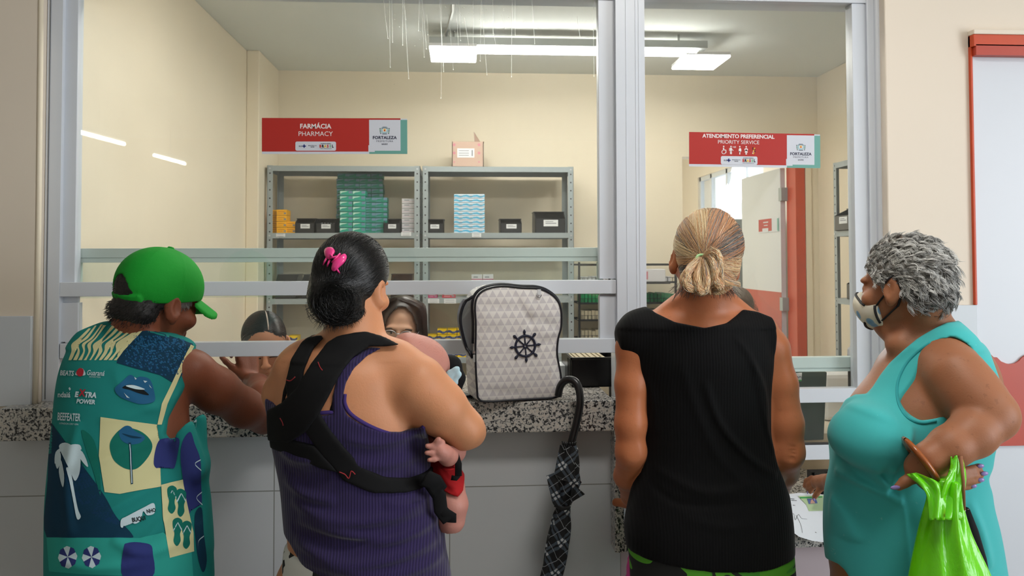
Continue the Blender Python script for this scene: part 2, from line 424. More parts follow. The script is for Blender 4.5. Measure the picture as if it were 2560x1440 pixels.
b = MB(); pbox(b, 2127, 929, 2133, 973, Y2+.01, .02); pbox(b, 1614, 1109, 2141, 1113, YF+.004, .02, pxz=2030); b.build('gasket', M['rubber'], w2)
b = MB(); b.box(X_(1612, YF), X_(2143, YF), YF+.026, YF+.031, Z_(975, YF, 2060), Z_(5, YF, 2000)+.01); b.build('glass_pane', M['glass'], w2)
b = MB(); b.box(X_(1612, YF), X_(2143, YF), YF+.016, YF+.021, Z_(1115, YF, 2060), Z_(1005, YF, 2060)); b.build('hatch_pane', M['glass'], w2)

# ------------------------------------------------------------------ granite counters
XC0 = X_(-4, 2.45, 1050); XC1 = X_(1536, 2.45, 1100)
o = thing('service_counter', (0, 2.7, SILL-.09), 'long grey speckled granite counter under the wide window', 'counter')
b = MB(); b.box(XC0, XC1, 2.45, YW-.001, SILL-.090, SILL+.005); b.box(XL+.001, XC1, YW-.001, 2.679, SILL-.090, SILL+.005); b.box(XPL+.001, XC1, 2.679, 3.02, SILL-.09, SILL+.005)
b.build('counter_slab', M['granite'], o, bv=.004)
b = MB(); b.box(XC1+.0005, X_(1560, 2.45, 1200), 2.45, YW-.009, Z_(1390, 2.45), SILL+.004); b.build('granite_upright', M['granite'], o, bv=.003)
b = MB(); b.box(X_(1560, 2.45, 1200)+.001, XR, 2.45, 3.2, ZSL-.045, ZSL); o = b.build('low_counter', M['granite'], bv=.004)
tag(o, 'lower grey granite counter under the narrow window, with the paper on it', 'counter')
b = MB(); b.box(X_(1560, 2.45, 1200)-.09, X_(1560, 2.45, 1200)-.001, 2.75, 3.0, ZSL-.3, SILL-.0905); struct(b.build('wall_counter_return', M['cream']))
b = MB(); b.box(XPL, X_(1560, 2.45)-.1, 2.69, 2.74, 0, SILL-.091); struct(b.build('wall_counter_inside', M['cream']))
# ================================================================== SIGNS
M['signred'] = mat('sign_red', 'B4261E', .45, var=.03, vs=8)
M['signwhite'] = mat('sign_white', 'D4D8E2', .45, var=.01)
M['signteal'] = mat('sign_teal', '6AA79C', .45, var=.02)
M['ink'] = mat('dark_blue_ink', '2B2F4A', .5, var=.02)
M['white_ink'] = mat('white_lettering', 'F2E8E8', .5, var=.0)
M['p_blue'] = mat('print_pale_blue', 'A9C4CC', .5); M['p_green'] = mat('print_green', '2E9E4E', .5); M['p_yellow'] = mat('print_yellow', 'E8BE3C', .5)
M['p_red'] = mat('print_red', 'C2342B', .5); M['p_black'] = mat('print_black', '202226', .5); M['p_blue2'] = mat('print_blue', '2E3F8F', .5)
PAL = ['white_ink', 'ink', 'p_blue', 'p_green', 'p_yellow', 'p_red', 'p_black', 'p_blue2']
def sign_frame(corner_px, Y, name, label):
    """corner_px: (x0,y0),(x1,y1) of the upper edge, (x0,y2) lower left; returns empty and a mapper from pixels-in-sign to world"""
    (x0, y0), (x1, y1), yb = corner_px
    A = q(x0, y0, Y); B_ = q(x1, y1, Y); L = q(x0, yb, Y)
    U = (B_-A)/(x1-x0); V = (L-A)/(yb-y0)
    V = Vector((-U.z, 0, U.x))*-V.length if False else V
    t = thing(name, L, label, 'sign')
    def mp(x, y, lift=0): return A+U*(x-x0)+V*(y-y0)+Vector((0, -lift, 0))
    return t, mp, U, -V
def sign_quad(b, mp, x0, y0, x1, y1, l0, l1, r=0):
    vs, f = rect2d(x0, y0, x1, y1, r)
    pts = [mp(x, y, l1) for x, y in vs]
    b.prism(pts, (0, l1-l0, 0))
def sign_emblem(b, mp, U, V, cx, cy, s):
    """municipal crest: shield, castle, side sprigs"""
    e = .0018
    def P(v2f, ci, l): b.cur = ci; put2d(b, v2f, mp(cx, cy, e+l), U*s, V*s)
    P(disc2d(9.0, 16, cx=0, cy=-1), 2, 0); P(rect2d(-8, 4, 8, 8, 2), 2, .0001)
    P(rect2d(-9.5, -6, 9.5, 5.5, 3), 2, .0001)
    P(rect2d(-5, 6.8, 5, 8.2), 1, .0002)
    P(rect2d(-4.5, -4, 4.5, 4.5, 1), 0, .0002); P(rect2d(-2.8, -3, 2.8, 3, 1), 4, .0003); P(rect2d(-1.4, -3, 1.4, 1.2, .8), 5, .0004)
    for sx in (-1, 1):
        for k in range(5): P(disc2d(1.7, 8, cx=sx*(11.5-.1*k*k), cy=4-3.1*k, ry=1.1), 3 if k % 2 else 1, .0002)
    P(rect2d(-6, -10.5, 6, -9), 1, .0002)
def sign_letter(b, ci, mp, U, V, s, x, y, size, bold=0, space=1.0, lift=.0022, sx=1):
    b.cur = ci; put2d(b, text2d(s, size, bold, 'CENTER', space), mp(x, y, lift), U, V, sx)
def brand_strip(b, mp, U, V, x0, y0, x1, y1):
    cy = (y0+y1)/2; w = x1-x0; L = lambda f: x0+w*f
    sign_letter(b, 1, mp, U, V, 'SUS', L(.125), cy+2, 5.2, .02)
    for r in (rect2d(-4.4, -1.5, 4.4, 1.5), rect2d(-1.5, -4.4, 1.5, 4.4)):
        b.cur = 7; put2d(b, r, mp(L(.215), cy, .0022), U, V)
    sign_letter(b, 1, mp, U, V, 'MINISTÉRIO DA', L(.42), cy-.3, 3.0, .01); sign_letter(b, 1, mp, U, V, 'SAÚDE', L(.42), cy+3.2, 3.0, .03)
    sign_letter(b, 1, mp, U, V, 'GOVERNO FEDERAL', L(.75), cy-5.2, 2.9, .03)
    for k, (ch, ci) in enumerate(zip('BRASIL', (5, 6, 4, 5, 3, 6))):
        sign_letter(b, ci, mp, U, V, ch, L(.615)+k*6.2*w/102, cy+3.4, 9.6, .06, sx=.85)
    sign_letter(b, 1, mp, U, V, 'UNIÃO E RECONSTRUÇÃO', L(.75), cy+7.2, 2.4, .01)
def make_sign(kind):
    Y = YF+.022
    if kind == 1:
        t, mp, U, V = sign_frame(((655, 295), (1018, 296), 385), Y, 'pharmacy_sign', 'red sign reading FARMÁCIA PHARMACY on the wide window pane')
        x0, y0, x1, y1 = 655, 295, 1018, 385; bx0, bx1 = 922, 1001; s1 = 735; e = 961
    else:
        t, mp, U, V = sign_frame(((1722.5, 330), (2050, 335.5), 416), Y, 'priority_service_sign', 'red sign reading ATENDIMENTO PREFERENCIAL on the narrow window pane')
        x0, y0, x1, y1 = 1722.5, 330, 2050, 416; bx0, bx1 = 1966, 2035; e = 2000.5
    b = MB(); sign_quad(b, mp, x0, y0+1, x1, y1, 0, .0010); b.build('backing', M['signwhite'], t)
    b = MB(); sign_quad(b, mp, x0, y0, bx1 if kind == 1 else 2035, y1-6, .0010, .0014); b.build('red_panel', M['signred'], t)
    b = MB(); sign_quad(b, mp, bx0, y0+4, x1, y1, .0010, .00145); b.build('teal_panel', M['signteal'], t)
    b = MB(); sign_quad(b, mp, bx0, y0+4, bx1, y1-8, .00145, .0017); sign_quad(b, mp, bx0-2, y1-22, bx0+14, y1-5, .0013, .00155); b.build('white_panel', M['signwhite'], t)
    b = MB(); sx0, sx1, sy0, sy1 = (738, 839, 354, 377) if kind == 1 else (1801, 1892, 389, 410)
    sign_quad(b, mp, sx0, sy0, sx1, sy1, .0014, .0018, 4); b.build('logo_strip', M['signwhite'], t)
    b = MB()
    if kind == 1:
        sign_letter(b, 0, mp, U, V, 'FARMÁCIA', 788, 321, 16.2, .025); sign_letter(b, 0, mp, U, V, 'PHARMACY', 788, 340, 16.4, .0, 1.0)
        brand_strip(b, mp, U, V, 738, 354, 839, 377)
        sign_emblem(b, mp, U, V, 961, 325, 1.0)
        sign_letter(b, 1, mp, U, V, 'FORTALEZA', e, 347.5, 10.6, .035, 1.05); sign_letter(b, 1, mp, U, V, 'PREFEITURA', e, 355, 6, .0, 1.35); sign_letter(b, 1, mp, U, V, 'SAÚDE', e, 362, 5, .02)
    else:
        sign_letter(b, 0, mp, U, V, 'ATENDIMENTO PREFERENCIAL', 1845, 343.5, 13.2, .028, .97); sign_letter(b, 0, mp, U, V, 'PRIORITY SERVICE', 1845, 358, 13.0, .0, .98)
        brand_strip(b, mp, U, V, 1801, 389, 1892, 410)
        sign_emblem(b, mp, U, V, 2001, 363, .9)
        sign_letter(b, 1, mp, U, V, 'FORTALEZA', e, 384, 9.6, .035, 1.03); sign_letter(b, 1, mp, U, V, 'PREFEITURA', e, 391, 5.6, .0, 1.3); sign_letter(b, 1, mp, U, V, 'SAÚDE', e, 397.5, 4.6, .02)
        # pictograms
        def P(v2f, x, y, ci=0, l=.0022): b.cur = ci; put2d(b, v2f, mp(x, y, l), U, V)
        yb = 384
        for x in (1807, 1826, 1848, 1864): P(disc2d(1.9, 10), x if x != 1807 else 1808, 365)
        P(rect2d(-1.3, -7, 1.6, -1), 1807.5, 367); P(rect2d(0, -8, 6, -6), 1807.5, 367); P(rect2d(4.5, -14.5, 6.5, -7), 1808, 367)
        ring = [(5.4*math.cos(a), 5.4*math.sin(a)) for a in np.linspace(PI*.6, PI*1.95, 16)]+[(3.9*math.cos(a), 3.9*math.sin(a)) for a in np.linspace(PI*1.95, PI*.6, 16)]
        P((ring, [[i, i+1, 30-i, 31-i] for i in range(15)]), 1808, 379)
        P(rect2d(-2.6, -9, 2.4, 0, .8), 1826, 368); P(rect2d(-2.4, -16, -.3, -8), 1826, 368); P(rect2d(.2, -16, 2.3, -8), 1826, 368)
        P(([(2, -2), (6.5, -7), (5.6, -8), (1.6, -4)], [[0, 1, 2, 3]]), 1826, 368); P(rect2d(-4.4, -8, -3.2, -1), 1826, 368)
        sign_letter(b, 0, mp, U, V, '+60', 1834, 368, 6, .01)
        P(disc2d(3.4, 12, cx=.6, cy=-5.5, ry=5.5), 1848, 368); P(rect2d(-1.2, -16.5, 1.2, -8), 1848, 368)
        P(disc2d(4.4, 12, cx=0, cy=-4, ry=3.8), 1864, 368); P(([(-2, -5), (2, -5), (4, -11.5), (-4, -11.5)], [[0, 1, 2, 3]]), 1864, 368)
        P(rect2d(-1.8, -16.5, -.3, -11), 1864, 368); P(rect2d(.3, -16.5, 1.8, -11), 1864, 368); P(rect2d(-2.3, -4.6, 2.3, -3.2), 1864, 368, 5, .0025)
        rb = random.Random(5)
        for k in range(16): P(([(-1.5, 0), (0, 2), (1.7, .3), (.2, -1.7)], [[0, 1, 2, 3]]), 1883+rb.uniform(-3, 3.5), 365+k*1.15, rb.choice([0, 4, 5, 6, 5]), .0021+k*.00003)
    b.build('lettering', [M[p] for p in PAL], t)
    return t
make_sign(1); make_sign(2)

# ================================================================== SHELVING UNITS
M['steel'] = mat('grey_painted_steel', '9FA9AC', .4, var=.04, vs=9)
M['hole'] = mat('dark_hole', '2A2C2E', .8)
M['bolt'] = mat('zinc_bolt', 'C8CCCE', .35, .8)
M['labelw'] = mat('white_label', 'E6E8EA', .6, var=.01)
SH = [2.055, Z_(582, 4.85), Z_(744, 4.85), Z_(893, 4.85), .46, .12]
def shelving(name, ox, oy, wid, dep, label, ax='x'):
    """open steel unit with perforated angle posts. ax='x': width runs along X, front at oy; ax='y': width along Y, front face towards -X"""
    t = thing(name, (ox, oy, 0), label, 'shelving unit', 'grey steel shelving units')
    def T(w, d_, z): return Vector((ox+w, oy+d_, z)) if ax == 'x' else Vector((ox+d_, oy-w, z))
    def bxx(b, w0, w1, d0, d1, z0, z1):
        a, c = T(w0, d0, z0), T(w1, d1, z1)
        b.box(min(a.x, c.x), max(a.x, c.x), min(a.y, c.y), max(a.y, c.y), z0, z1)
    for (w, sw) in ((0, 1), (wid, -1)):
        for (dd, sd) in ((0, 1), (dep, -1)):
            b = MB()
            bxx(b, min(w, w+sw*.034), max(w, w+sw*.034), min(dd, dd+sd*.002), max(dd, dd+sd*.002), 0, SH[0]+.002)
            bxx(b, min(w, w+sw*.002), max(w, w+sw*.002), min(dd, dd+sd*.034), max(dd, dd+sd*.034), 0, SH[0]+.002)
            b.cur = 1
            for k in range(int(SH[0]/.05)):
                z = SH[0]-.045-k*.05
                bxx(b, w+sw*.017-.004, w+sw*.017+.004, dd-.0012 if sd > 0 else dd, dd if sd > 0 else dd+.0012, z-.004, z+.004)
                bxx(b, w-.0012 if sw > 0 else w, w if sw > 0 else w+.0012, dd+sd*.017-.004, dd+sd*.017+.004, z-.004, z+.004)
            b.build('post', [M['steel'], M['hole']], t)
    for z in SH:
        b = MB(); lip = .032
        bxx(b, .002, wid-.002, .002, dep-.002, z-.003, z)
        bxx(b, .002, wid-.002, -.0015, .001, z-lip, z); bxx(b, .002, wid-.002, dep-.001, dep+.0015, z-lip, z)
        bxx(b, .002, .004, 0, dep, z-lip, z); bxx(b, wid-.004, wid-.002, 0, dep, z-lip, z)
        b.cur = 1
        for w in (.017, wid-.017):
            a = T(w, -.0035, z-.016)
            b.lathe(a, [(.006, 0), (.006, .002), (.004, .003)], 8, 'y') if ax == 'x' else b.box(a.x-.003, a.x, a.y-.005, a.y+.005, a.z-.005, a.z+.005)
        b.build('shelf', [M['steel'], M['bolt']], t)
    return t
YS = 4.85
SX1, SX2 = X_(666, YS), X_(1056, YS); SW1, SW2 = X_(1050, YS)-SX1, X_(1435, YS)-SX2
shelving('shelving_unit', SX1, YS, SW1, .30, 'grey steel shelving unit with green and yellow medicine boxes, beside the pilaster')
shelving('shelving_unit', SX2, YS, SW2, .30, 'grey steel shelving unit with pale blue boxes and a cardboard carton on top')
XS3 = X_(2087, 4.60)
shelving('shelving_unit', XS3, 4.60, .92, .28, 'grey steel shelving unit against the side wall, seen from its end', 'y')
# shelf edge labels are fixed to the shelves: small paper tags of their own
def edge_tag(x0, y0, x1, y1, lab, Y=YS-.004):
    b = MB(); b.box(X_(x0, Y, y0), X_(x1, Y, y0), Y-.0008, Y+.0002, Z_(y1, Y, x0), Z_(y0, Y, x0))
    zz = (Z_(y1, Y, x0)+Z_(y0, Y, x0))/2; b.cur = 1
    for k in (-1, 1): b.box(X_(x0+3, Y, y0), X_(x1-4, Y, y0), Y-.0011, Y-.0008, zz+k*.006-.0012, zz+k*.006+.0012)
    tag(b.build('shelf_label', [M['labelw'], M['p_grey']]), lab, 'label', 'paper labels on the shelf edges')
M['p_grey'] = mat('grey_print', '8A8F98', .6)
edge_tag(690, 584, 713, 592, 'small white label on the shelf edge below the yellow boxes')
edge_tag(1003, 580, 1028, 590, 'small white label on the shelf edge below the white boxes')
edge_tag(1180, 583, 1203, 593, 'small white label on the shelf edge below the pale blue boxes')
edge_tag(1070, 747, 1098, 758, 'white label on the shelf edge under the magenta box')
edge_tag(1110, 747, 1140, 759, 'white label on the shelf edge under the red box')

# ------------------------------------------------------------------ medicine boxes, one object each
def box_proto(w, d, h, base, band, kind):
    """carton w x d x h with printed front; origin at its base, front at y=0"""
    b = MB(); b.box(-w/2+.0009, w/2-.0009, 0, d, 0.0004, h-.0016)
    e = .0004
    if kind == 'swoosh':           # solid colour with a pale corner sweep and grey block on the right
        b.cur = 1; pts = [(-w*.48, h*.88), (-w*.48, h*.35), (-w*.30, h*.62), (-w*.05, h*.72), (w*.12, h*.88)]
        b.prism([Vector((x, -e, z)) for x, z in pts], (0, e, 0))
        b.cur = 2; b.box(w*.18, w*.46, -e, 0, h*.42, h*.9); b.box(-w*.46, -w*.05, -e, 0, h*.12, h*.2)
    elif kind == 'stripe':         # white carton with a blue wave
        b.cur = 1; n = 8
        up = [(-w/2+w*i/n, h*(.62+.16*math.sin(i*.9))) for i in range(n+1)]; lo = [(-w/2+w*i/n, h*(.22+.12*math.sin(i*.9+.5))) for i in range(n, -1, -1)]
        b.prism([Vector((x, -e, z)) for x, z in up+lo], (0, e, 0)); b.cur = 2; b.box(w*.0, w*.3, -e*1.6, -e, h*.38, h*.55)
    elif kind == 'line':
        b.cur = 1; b.box(-w/2, w/2, -e, 0, h*.30, h*.40); b.cur = 2; b.box(-w*.3, w*.1, -e, 0, h*.55, h*.72)
    elif kind == 'text':
        b.cur = 1; b.box(-w*.35, w*.3, -e, 0, h*.55, h*.68); b.box(-w*.35, w*.1, -e, 0, h*.25, h*.33); b.cur = 2; b.box(w*.2, w*.42, -e, 0, h*.2, h*.45)
    me = bpy.data.meshes.new('carton'); me.from_pydata(b.v, [], b.f)
    for m in (M[base], M[band], M['p_grey'] if kind != 'swoosh' else M['b_lilac']): me.materials.append(m)
    me.polygons.foreach_set('material_index', b.mi)
    return me
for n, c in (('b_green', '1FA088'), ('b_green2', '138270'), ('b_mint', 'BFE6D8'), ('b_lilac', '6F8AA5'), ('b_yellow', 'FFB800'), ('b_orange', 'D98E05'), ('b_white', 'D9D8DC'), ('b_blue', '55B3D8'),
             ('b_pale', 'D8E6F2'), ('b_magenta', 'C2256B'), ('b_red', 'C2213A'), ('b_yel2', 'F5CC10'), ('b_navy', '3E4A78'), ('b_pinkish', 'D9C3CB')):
    M[n] = mat('carton_'+n[2:], c, .45, var=.04, vs=20)
ORD = ['bottom', 'second', 'third', 'fourth', 'fifth', 'sixth', 'seventh', 'eighth', 'ninth', 'tenth', 'eleventh', 'topmost']
def rowof(r, n): return 'topmost' if r == n-1 else 'bottom' if r == 0 else ORD[r]+' from the bottom'
def place_boxes(me, pos, label, group, cat='box', name='medicine_box', rot=0):
    for k, (x, y, z) in enumerate(pos):
        o = bpy.data.objects.new(name, me); C.objects.link(o); o.location = (x, y, z); o.rotation_euler.z = random.gauss(0, .012)+rot
        tag(o, label(k) if callable(label) else label, cat, group)
s1 = SH[1]+.0005
def wq(px, Y=YS): return X_(px, Y, 580)
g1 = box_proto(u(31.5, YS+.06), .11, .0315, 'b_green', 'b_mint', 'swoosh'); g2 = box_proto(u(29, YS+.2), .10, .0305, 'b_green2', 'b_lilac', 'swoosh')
col = ['first', 'second', 'third', 'fourth']
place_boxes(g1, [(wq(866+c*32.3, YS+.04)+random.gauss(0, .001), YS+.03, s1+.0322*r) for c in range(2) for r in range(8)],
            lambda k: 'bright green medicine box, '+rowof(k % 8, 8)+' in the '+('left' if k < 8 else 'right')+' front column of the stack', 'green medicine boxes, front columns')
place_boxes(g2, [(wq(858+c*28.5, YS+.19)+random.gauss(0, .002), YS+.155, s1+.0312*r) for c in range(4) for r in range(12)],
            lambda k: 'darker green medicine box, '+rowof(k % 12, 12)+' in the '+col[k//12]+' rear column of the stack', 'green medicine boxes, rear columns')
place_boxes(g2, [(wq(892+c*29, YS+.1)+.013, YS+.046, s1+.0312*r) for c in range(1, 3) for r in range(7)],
            lambda k: 'green medicine box, '+rowof(k % 7, 7)+' in the '+('inner' if k < 7 else 'outer')+' half-height column', 'green medicine boxes, half-height columns')
y1 = box_proto(u(25, YS), .12, .035, 'b_yellow', 'b_orange', 'text')
place_boxes(y1, [(wq(681), YS+.05, s1+.0355*r) for r in range(4)], lambda k: 'yellow medicine box, '+rowof(k, 4)+' in the stack touching the shelf post', 'yellow medicine boxes against the post')
place_boxes(y1, [(wq(702), YS+.02, s1+.0355*r) for r in range(4)]+[(wq(724), YS+.03, s1+.0355*r) for r in range(2)],
            lambda k: 'yellow medicine box, '+rowof(k, 4)+' in the taller front stack, upper shelf' if k < 4 else 'yellow medicine box, '+rowof(k-4, 2)+' in the two-high stack on the upper shelf', 'yellow medicine boxes on the upper shelf')
w_ = box_proto(u(31, YS), .10, .030, 'b_white', 'b_pinkish', 'line')
place_boxes(w_, [(wq(1018), YS+.07, s1+.0305*r) for r in range(7)], lambda k: 'white medicine box, '+rowof(k, 7)+' in the stack beside the middle posts', 'white medicine boxes beside the posts')
b_ = box_proto(u(26, YS), .11, .0262, 'b_pale', 'b_blue', 'stripe')
place_boxes(b_, [(wq(1148+c*25.6), YS+.03, s1+.0266*r) for c in range(3) for r in range(9)],
            lambda k: 'pale blue medicine box, '+rowof(k % 9, 9)+' in the '+['left', 'middle', 'right'][k//9]+' column of the stack', 'pale blue medicine boxes')
s2 = SH[2]+.0005
pk = box_proto(u(27, YS), .10, .047, 'b_white', 'b_magenta', 'line')
place_boxes(pk, [(wq(1192+c*28.5), YS+.03, s2+.047*r) for c in range(2) for r in range(3)], lambda k: 'white box with a pink line, '+rowof(k % 3, 3)+' in the '+('left' if k < 3 else 'right')+' stack, middle shelf', 'white boxes with a pink line')
mg = box_proto(u(24, YS), .10, .028, 'b_magenta', 'b_pinkish', 'text'); place_boxes(mg, [(wq(1081), YS+.02, s2)], 'magenta medicine box on the middle shelf beside the posts', None)
rd = box_proto(u(34, YS), .10, .030, 'b_red', 'b_white', 'text'); place_boxes(rd, [(wq(1122), YS+.02, s2)], 'red medicine box on the middle shelf right of the magenta one', None)
s3 = SH[3]+.0005
yl = box_proto(u(24, YS), .10, .034, 'b_yel2', 'b_navy', 'stripe')
place_boxes(yl, [(wq(1080+c*25), YS+.03, s3+.0345*r) for c in range(4) for r in range(5 if c else 4)],
            lambda k: 'yellow navy medicine box, '+(rowof(k, 4) if k < 4 else rowof((k-4) % 5, 5))+' in the '+col[0 if k < 4 else 1+(k-4)//5]+' low-shelf column', 'yellow and navy medicine boxes')
place_boxes(yl, [(wq(730), YS+.03, s3+.0345*r) for r in range(4)], lambda k: 'yellow medicine box, '+rowof(k, 4)+' in the low stack by the parted-hair worker', 'yellow medicine boxes on the low shelf')
place_boxes(y1, [(wq(1138, YS), YS+.03, SH[4]+.4)][:0], '', '')

# ------------------------------------------------------------------ plastic picking bins
M['bin'] = mat('black_plastic_bin', '24262A', .35, var=.05)
def make_bin(w, d_, h, lx=.5, label='black bin', stuffed=False, bag=False):
    """open-fronted stacking bin; origin front-bottom-centre"""
    t = thing('storage_bin', (0, 0, 0), label, 'bin', 'black plastic storage bins')
    b = MB(); th = .003
    b.box(-w/2, w/2, 0, d_, 0, th)
    side = [(0, 0), (d_, 0), (d_, h), (d_*.35, h), (.0, h*.68)]
    for sx in (-w/2, w/2-th): b.prism([Vector((sx, y, z)) for y, z in side], (th, 0, 0))
    b.box(-w/2, w/2, d_-th, d_, 0, h)
    b.prism([Vector((-w/2, 0, 0)), Vector((-w/2, 0, h*.66)), Vector((-w/2, th, h*.66)), Vector((-w/2, th, 0))], (w, 0, 0))
    b.box(-w/2-.003, w/2+.003, d_*.3, d_+.002, h-.003, h+.001)
    b.build('bin_body', M['bin'], t)
    b = MB(); b.box(-w*.22+lx*w*.0, w*.26, -.0012, 0, h*.30, h*.60); b.cur = 1
    b.box(-w*.16, w*.2, -.0016, -.0012, h*.42, h*.46); b.box(-w*.16, w*.1, -.0016, -.0012, h*.50, h*.53)
    b.build('bin_label', [M['labelw'], M['p_grey']], t)
    return t
def put_bin(px0, px1, pyt, z, label, Y=YS+.015, bag=False, off=0):
    w = X_(px1, Y, 560)-X_(px0, Y, 560); h = Z_(pyt, Y, px0)-z
    t = make_bin(w-.004, .20, h, label=label)
    t.location = ((X_(px1, Y, 560)+X_(px0, Y, 560))/2, Y, z)
    return t
put_bin(737, 787, 545, s1, 'black bin with a white label right of the yellow boxes on the upper shelf')
t2 = put_bin(789, 839, 546, s1, 'black bin holding white packets, left of the green stack')
for k in range(5):
    b = MB(); x = X_(800+k*7, YS+.03, 550); b.obox((x-.012, YS+.022+.006*k, s1+.045), (.028, .006, .008), (-.004, .02, 0), (0, -.002, .008))
    tag(b.build('medicine_packet', M['paper'], bv=.002), 'small white packet, '+['first', 'second', 'third', 'fourth', 'last'][k]+' from the left in the bin beside the green stack', 'packet', 'white packets in the bin')
put_bin(958, 1001, 546, s1, 'black bin with a white label between the green and white stacks')
put_bin(1062, 1110, 547, s1, 'black bin at the left end of the upper shelf under the carton')
put_bin(1250, 1305, 546, s1, 'small black bin alone in the middle of the upper shelf')
put_bin(1337, 1414, 528, s1, 'largest black bin, at the right end of the upper shelf')
put_bin(688, 742, 687, s2, 'black bin at the left end of the middle shelf'); put_bin(754, 806, 687, s2, 'black bin on the middle shelf behind the hair clip')
put_bin(976, 1030, 686, s2, 'black bin on the middle shelf right of the black-haired head')
# bins on the side-wall unit, fronts facing the room
for (Yb, z, h, lab) in ((4.465, SH[1], .13, 'black bin seen from the side on the upper shelf by the side wall'), (4.33, SH[2], .13, 'black bin seen from the side on the middle shelf by the side wall')):
    t = make_bin(.20, .24, h, label=lab); t.location = (XS3-.012, Yb, z+.001); t.rotation_euler.z = -PI/2
# plastic bottles on that unit
M['bottle'] = mat('white_plastic_bottle', 'DADCE2', .35, var=.02)
for k, (Yb, dx) in enumerate(((4.53, .03), (4.44, .03), (4.49, .11), (4.36, .04))):
    t = thing('plastic_bottle', (XS3+dx+.04, Yb, SH[3]+.001), 'white plastic medicine bottle, '+['leftmost', 'second from the left', 'third from the left', 'rightmost'][k]+' on the side-wall shelf', 'bottle', 'white bottles by the side wall')
    b = MB(); b.lathe((XS3+dx+.04, Yb, SH[3]+.001), [(.028, 0), (.032, .004), (.032, .06), (.026, .073), (.015, .078)], 18)
    b.cur = 1; b.lathe((XS3+dx+.04, Yb, SH[3]+.001), [(.0323, .02), (.0324, .022), (.0324, .028), (.0323, .03)], 18)
    b.build('bottle_body', [M['bottle'], M['p_grey']], t, smooth=True)
    b = MB(); b.lathe((XS3+dx+.04, Yb, SH[3]+.078), [(.017, 0), (.017, .016), (.014, .018)], 16); b.build('cap', M['white'], t, smooth=True)

# ------------------------------------------------------------------ cardboard carton on top
M['card'] = mat('brown_cardboard', 'C8AC9C', .8, var=.05, vs=12); M['cardpink'] = mat('pink_print_on_cardboard', 'D08A96', .8)
Yc = YS+.03; cx0, cx1 = X_(1130, Yc, 390), X_(1209, Yc, 390); z0 = SH[0]+.001; z1 = Z_(354, Yc, 1170)
t = thing('cardboard_carton', ((cx0+cx1)/2, Yc, z0), 'open cardboard carton with pink symbols, on top of the steel shelving', 'carton')
b = MB(); th = .004
b.box(cx0, cx1, Yc, Yc+th, z0, z1); b.box(cx0, cx1, Yc+.22, Yc+.22+th, z0, z1); b.box(cx0, cx0+th, Yc, Yc+.22, z0, z1); b.box(cx1-th, cx1, Yc, Yc+.22, z0, z1); b.box(cx0, cx1, Yc, Yc+.22, z0, z0+th)
b.cur = 1
for x in (1135.5, 1197.5):
    for y, r in ((362, .0085), (382.5, .0085), (405, .005)):
        c = q(x, y, Yc-.0008); rr = [(c.x+r*math.cos(a), c.z+r*math.sin(a)) for a in np.linspace(0, 2*PI, 15)[:-1]]
        b.prism([Vector((x_, Yc-.0012, z_)) for x_, z_ in rr], (0, .0012, 0))
b.build('carton_body', [M['card'], M['cardpink']], t)
b = MB(); a1, a2, a3 = q(1186, 354, Yc+.01), q(1184, 330, Yc+.0), q(1208, 354, Yc+.2)
b.prism([a1, a2, Vector((cx1, Yc+.2, z1)), Vector((cx1, Yc+.0, z1))], (.003, 0, 0)); b.build('flap', M['card'], t)
b = MB(); b.box(X_(1143, Yc, 380), X_(1186, Yc, 380), Yc-.0014, Yc, Z_(394, Yc, 1160), Z_(371, Yc, 1160)); b.cur = 1
for y in (376, 382, 387.5): b.box(X_(1147, Yc, 380), X_(1172, Yc, 380), Yc-.0018, Yc-.0014, Z_(y+1.6, Yc, 1160), Z_(y, Yc, 1160))
b.box(X_(1179, Yc, 380), X_(1182, Yc, 380), Yc-.0018, Yc-.0014, Z_(390, Yc, 1160), Z_(375, Yc, 1160))
b.build('shipping_label', [M['labelw'], M['p_grey']], t)

# ================================================================== BLACK WIRE RACK WITH FILES, beyond the shelving
M['wire'] = mat('black_wire', '17181B', .5); M['greencard'] = mat('green_card', '1C8A55', .5); M['beige'] = mat('beige_folder', 'B9AE94', .7)
YR = 4.95; rx0, rx1 = X_(1446, YR), X_(1692, YR)
t = thing('wire_rack', ((rx0+rx1)/2, YR, 0), 'black wire rack of index trays standing behind the white mullion', 'rack')
zs = [Z_(y, YR, 1560) for y in (662, 706, 758, 800, 850, 905)]+[.5, .25]
for x in (rx0, rx0+.19, rx1-.012, rx1-.30):
    b = MB(); b.box(x, x+.012, YR, YR+.012, 0, Z_(655, YR, 1560)); b.build('upright', M['wire'], t)
for k, z in enumerate(zs):
    b = MB(); b.box(rx0, rx1, YR, YR+.008, z-.006, z+.006); b.box(rx0, rx1, YR+.2, YR+.208, z-.006, z+.006)
    n = 22
    for i in range(n+1):
        x = rx0+(rx1-rx0)*i/n; b.box(x-.0015, x+.0015, YR, YR+.208, z-.004, z+.0)
    if k: 
        b.box(rx0, rx1, YR-.003, YR+.001, z+.028, z+.031)
        for i in range(n+1):
            x = rx0+(rx1-rx0)*i/n; b.box(x-.0012, x+.0012, YR-.003, YR, z, z+.031)
    b.build('tray', M['wire'], t)
fm = {}
for nm, mm in (('index_card_box', 'beige'), ('medicine_box', 'greencard'), ('medicine_box', 'b_white'), ('medicine_box', 'b_pinkish')):
    b = MB(); b.box(0, .019, 0, .16, 0, .058); me = bpy.data.meshes.new(nm); me.from_pydata(b.v, [], b.f); me.materials.append(M[mm]); fm[mm] = me
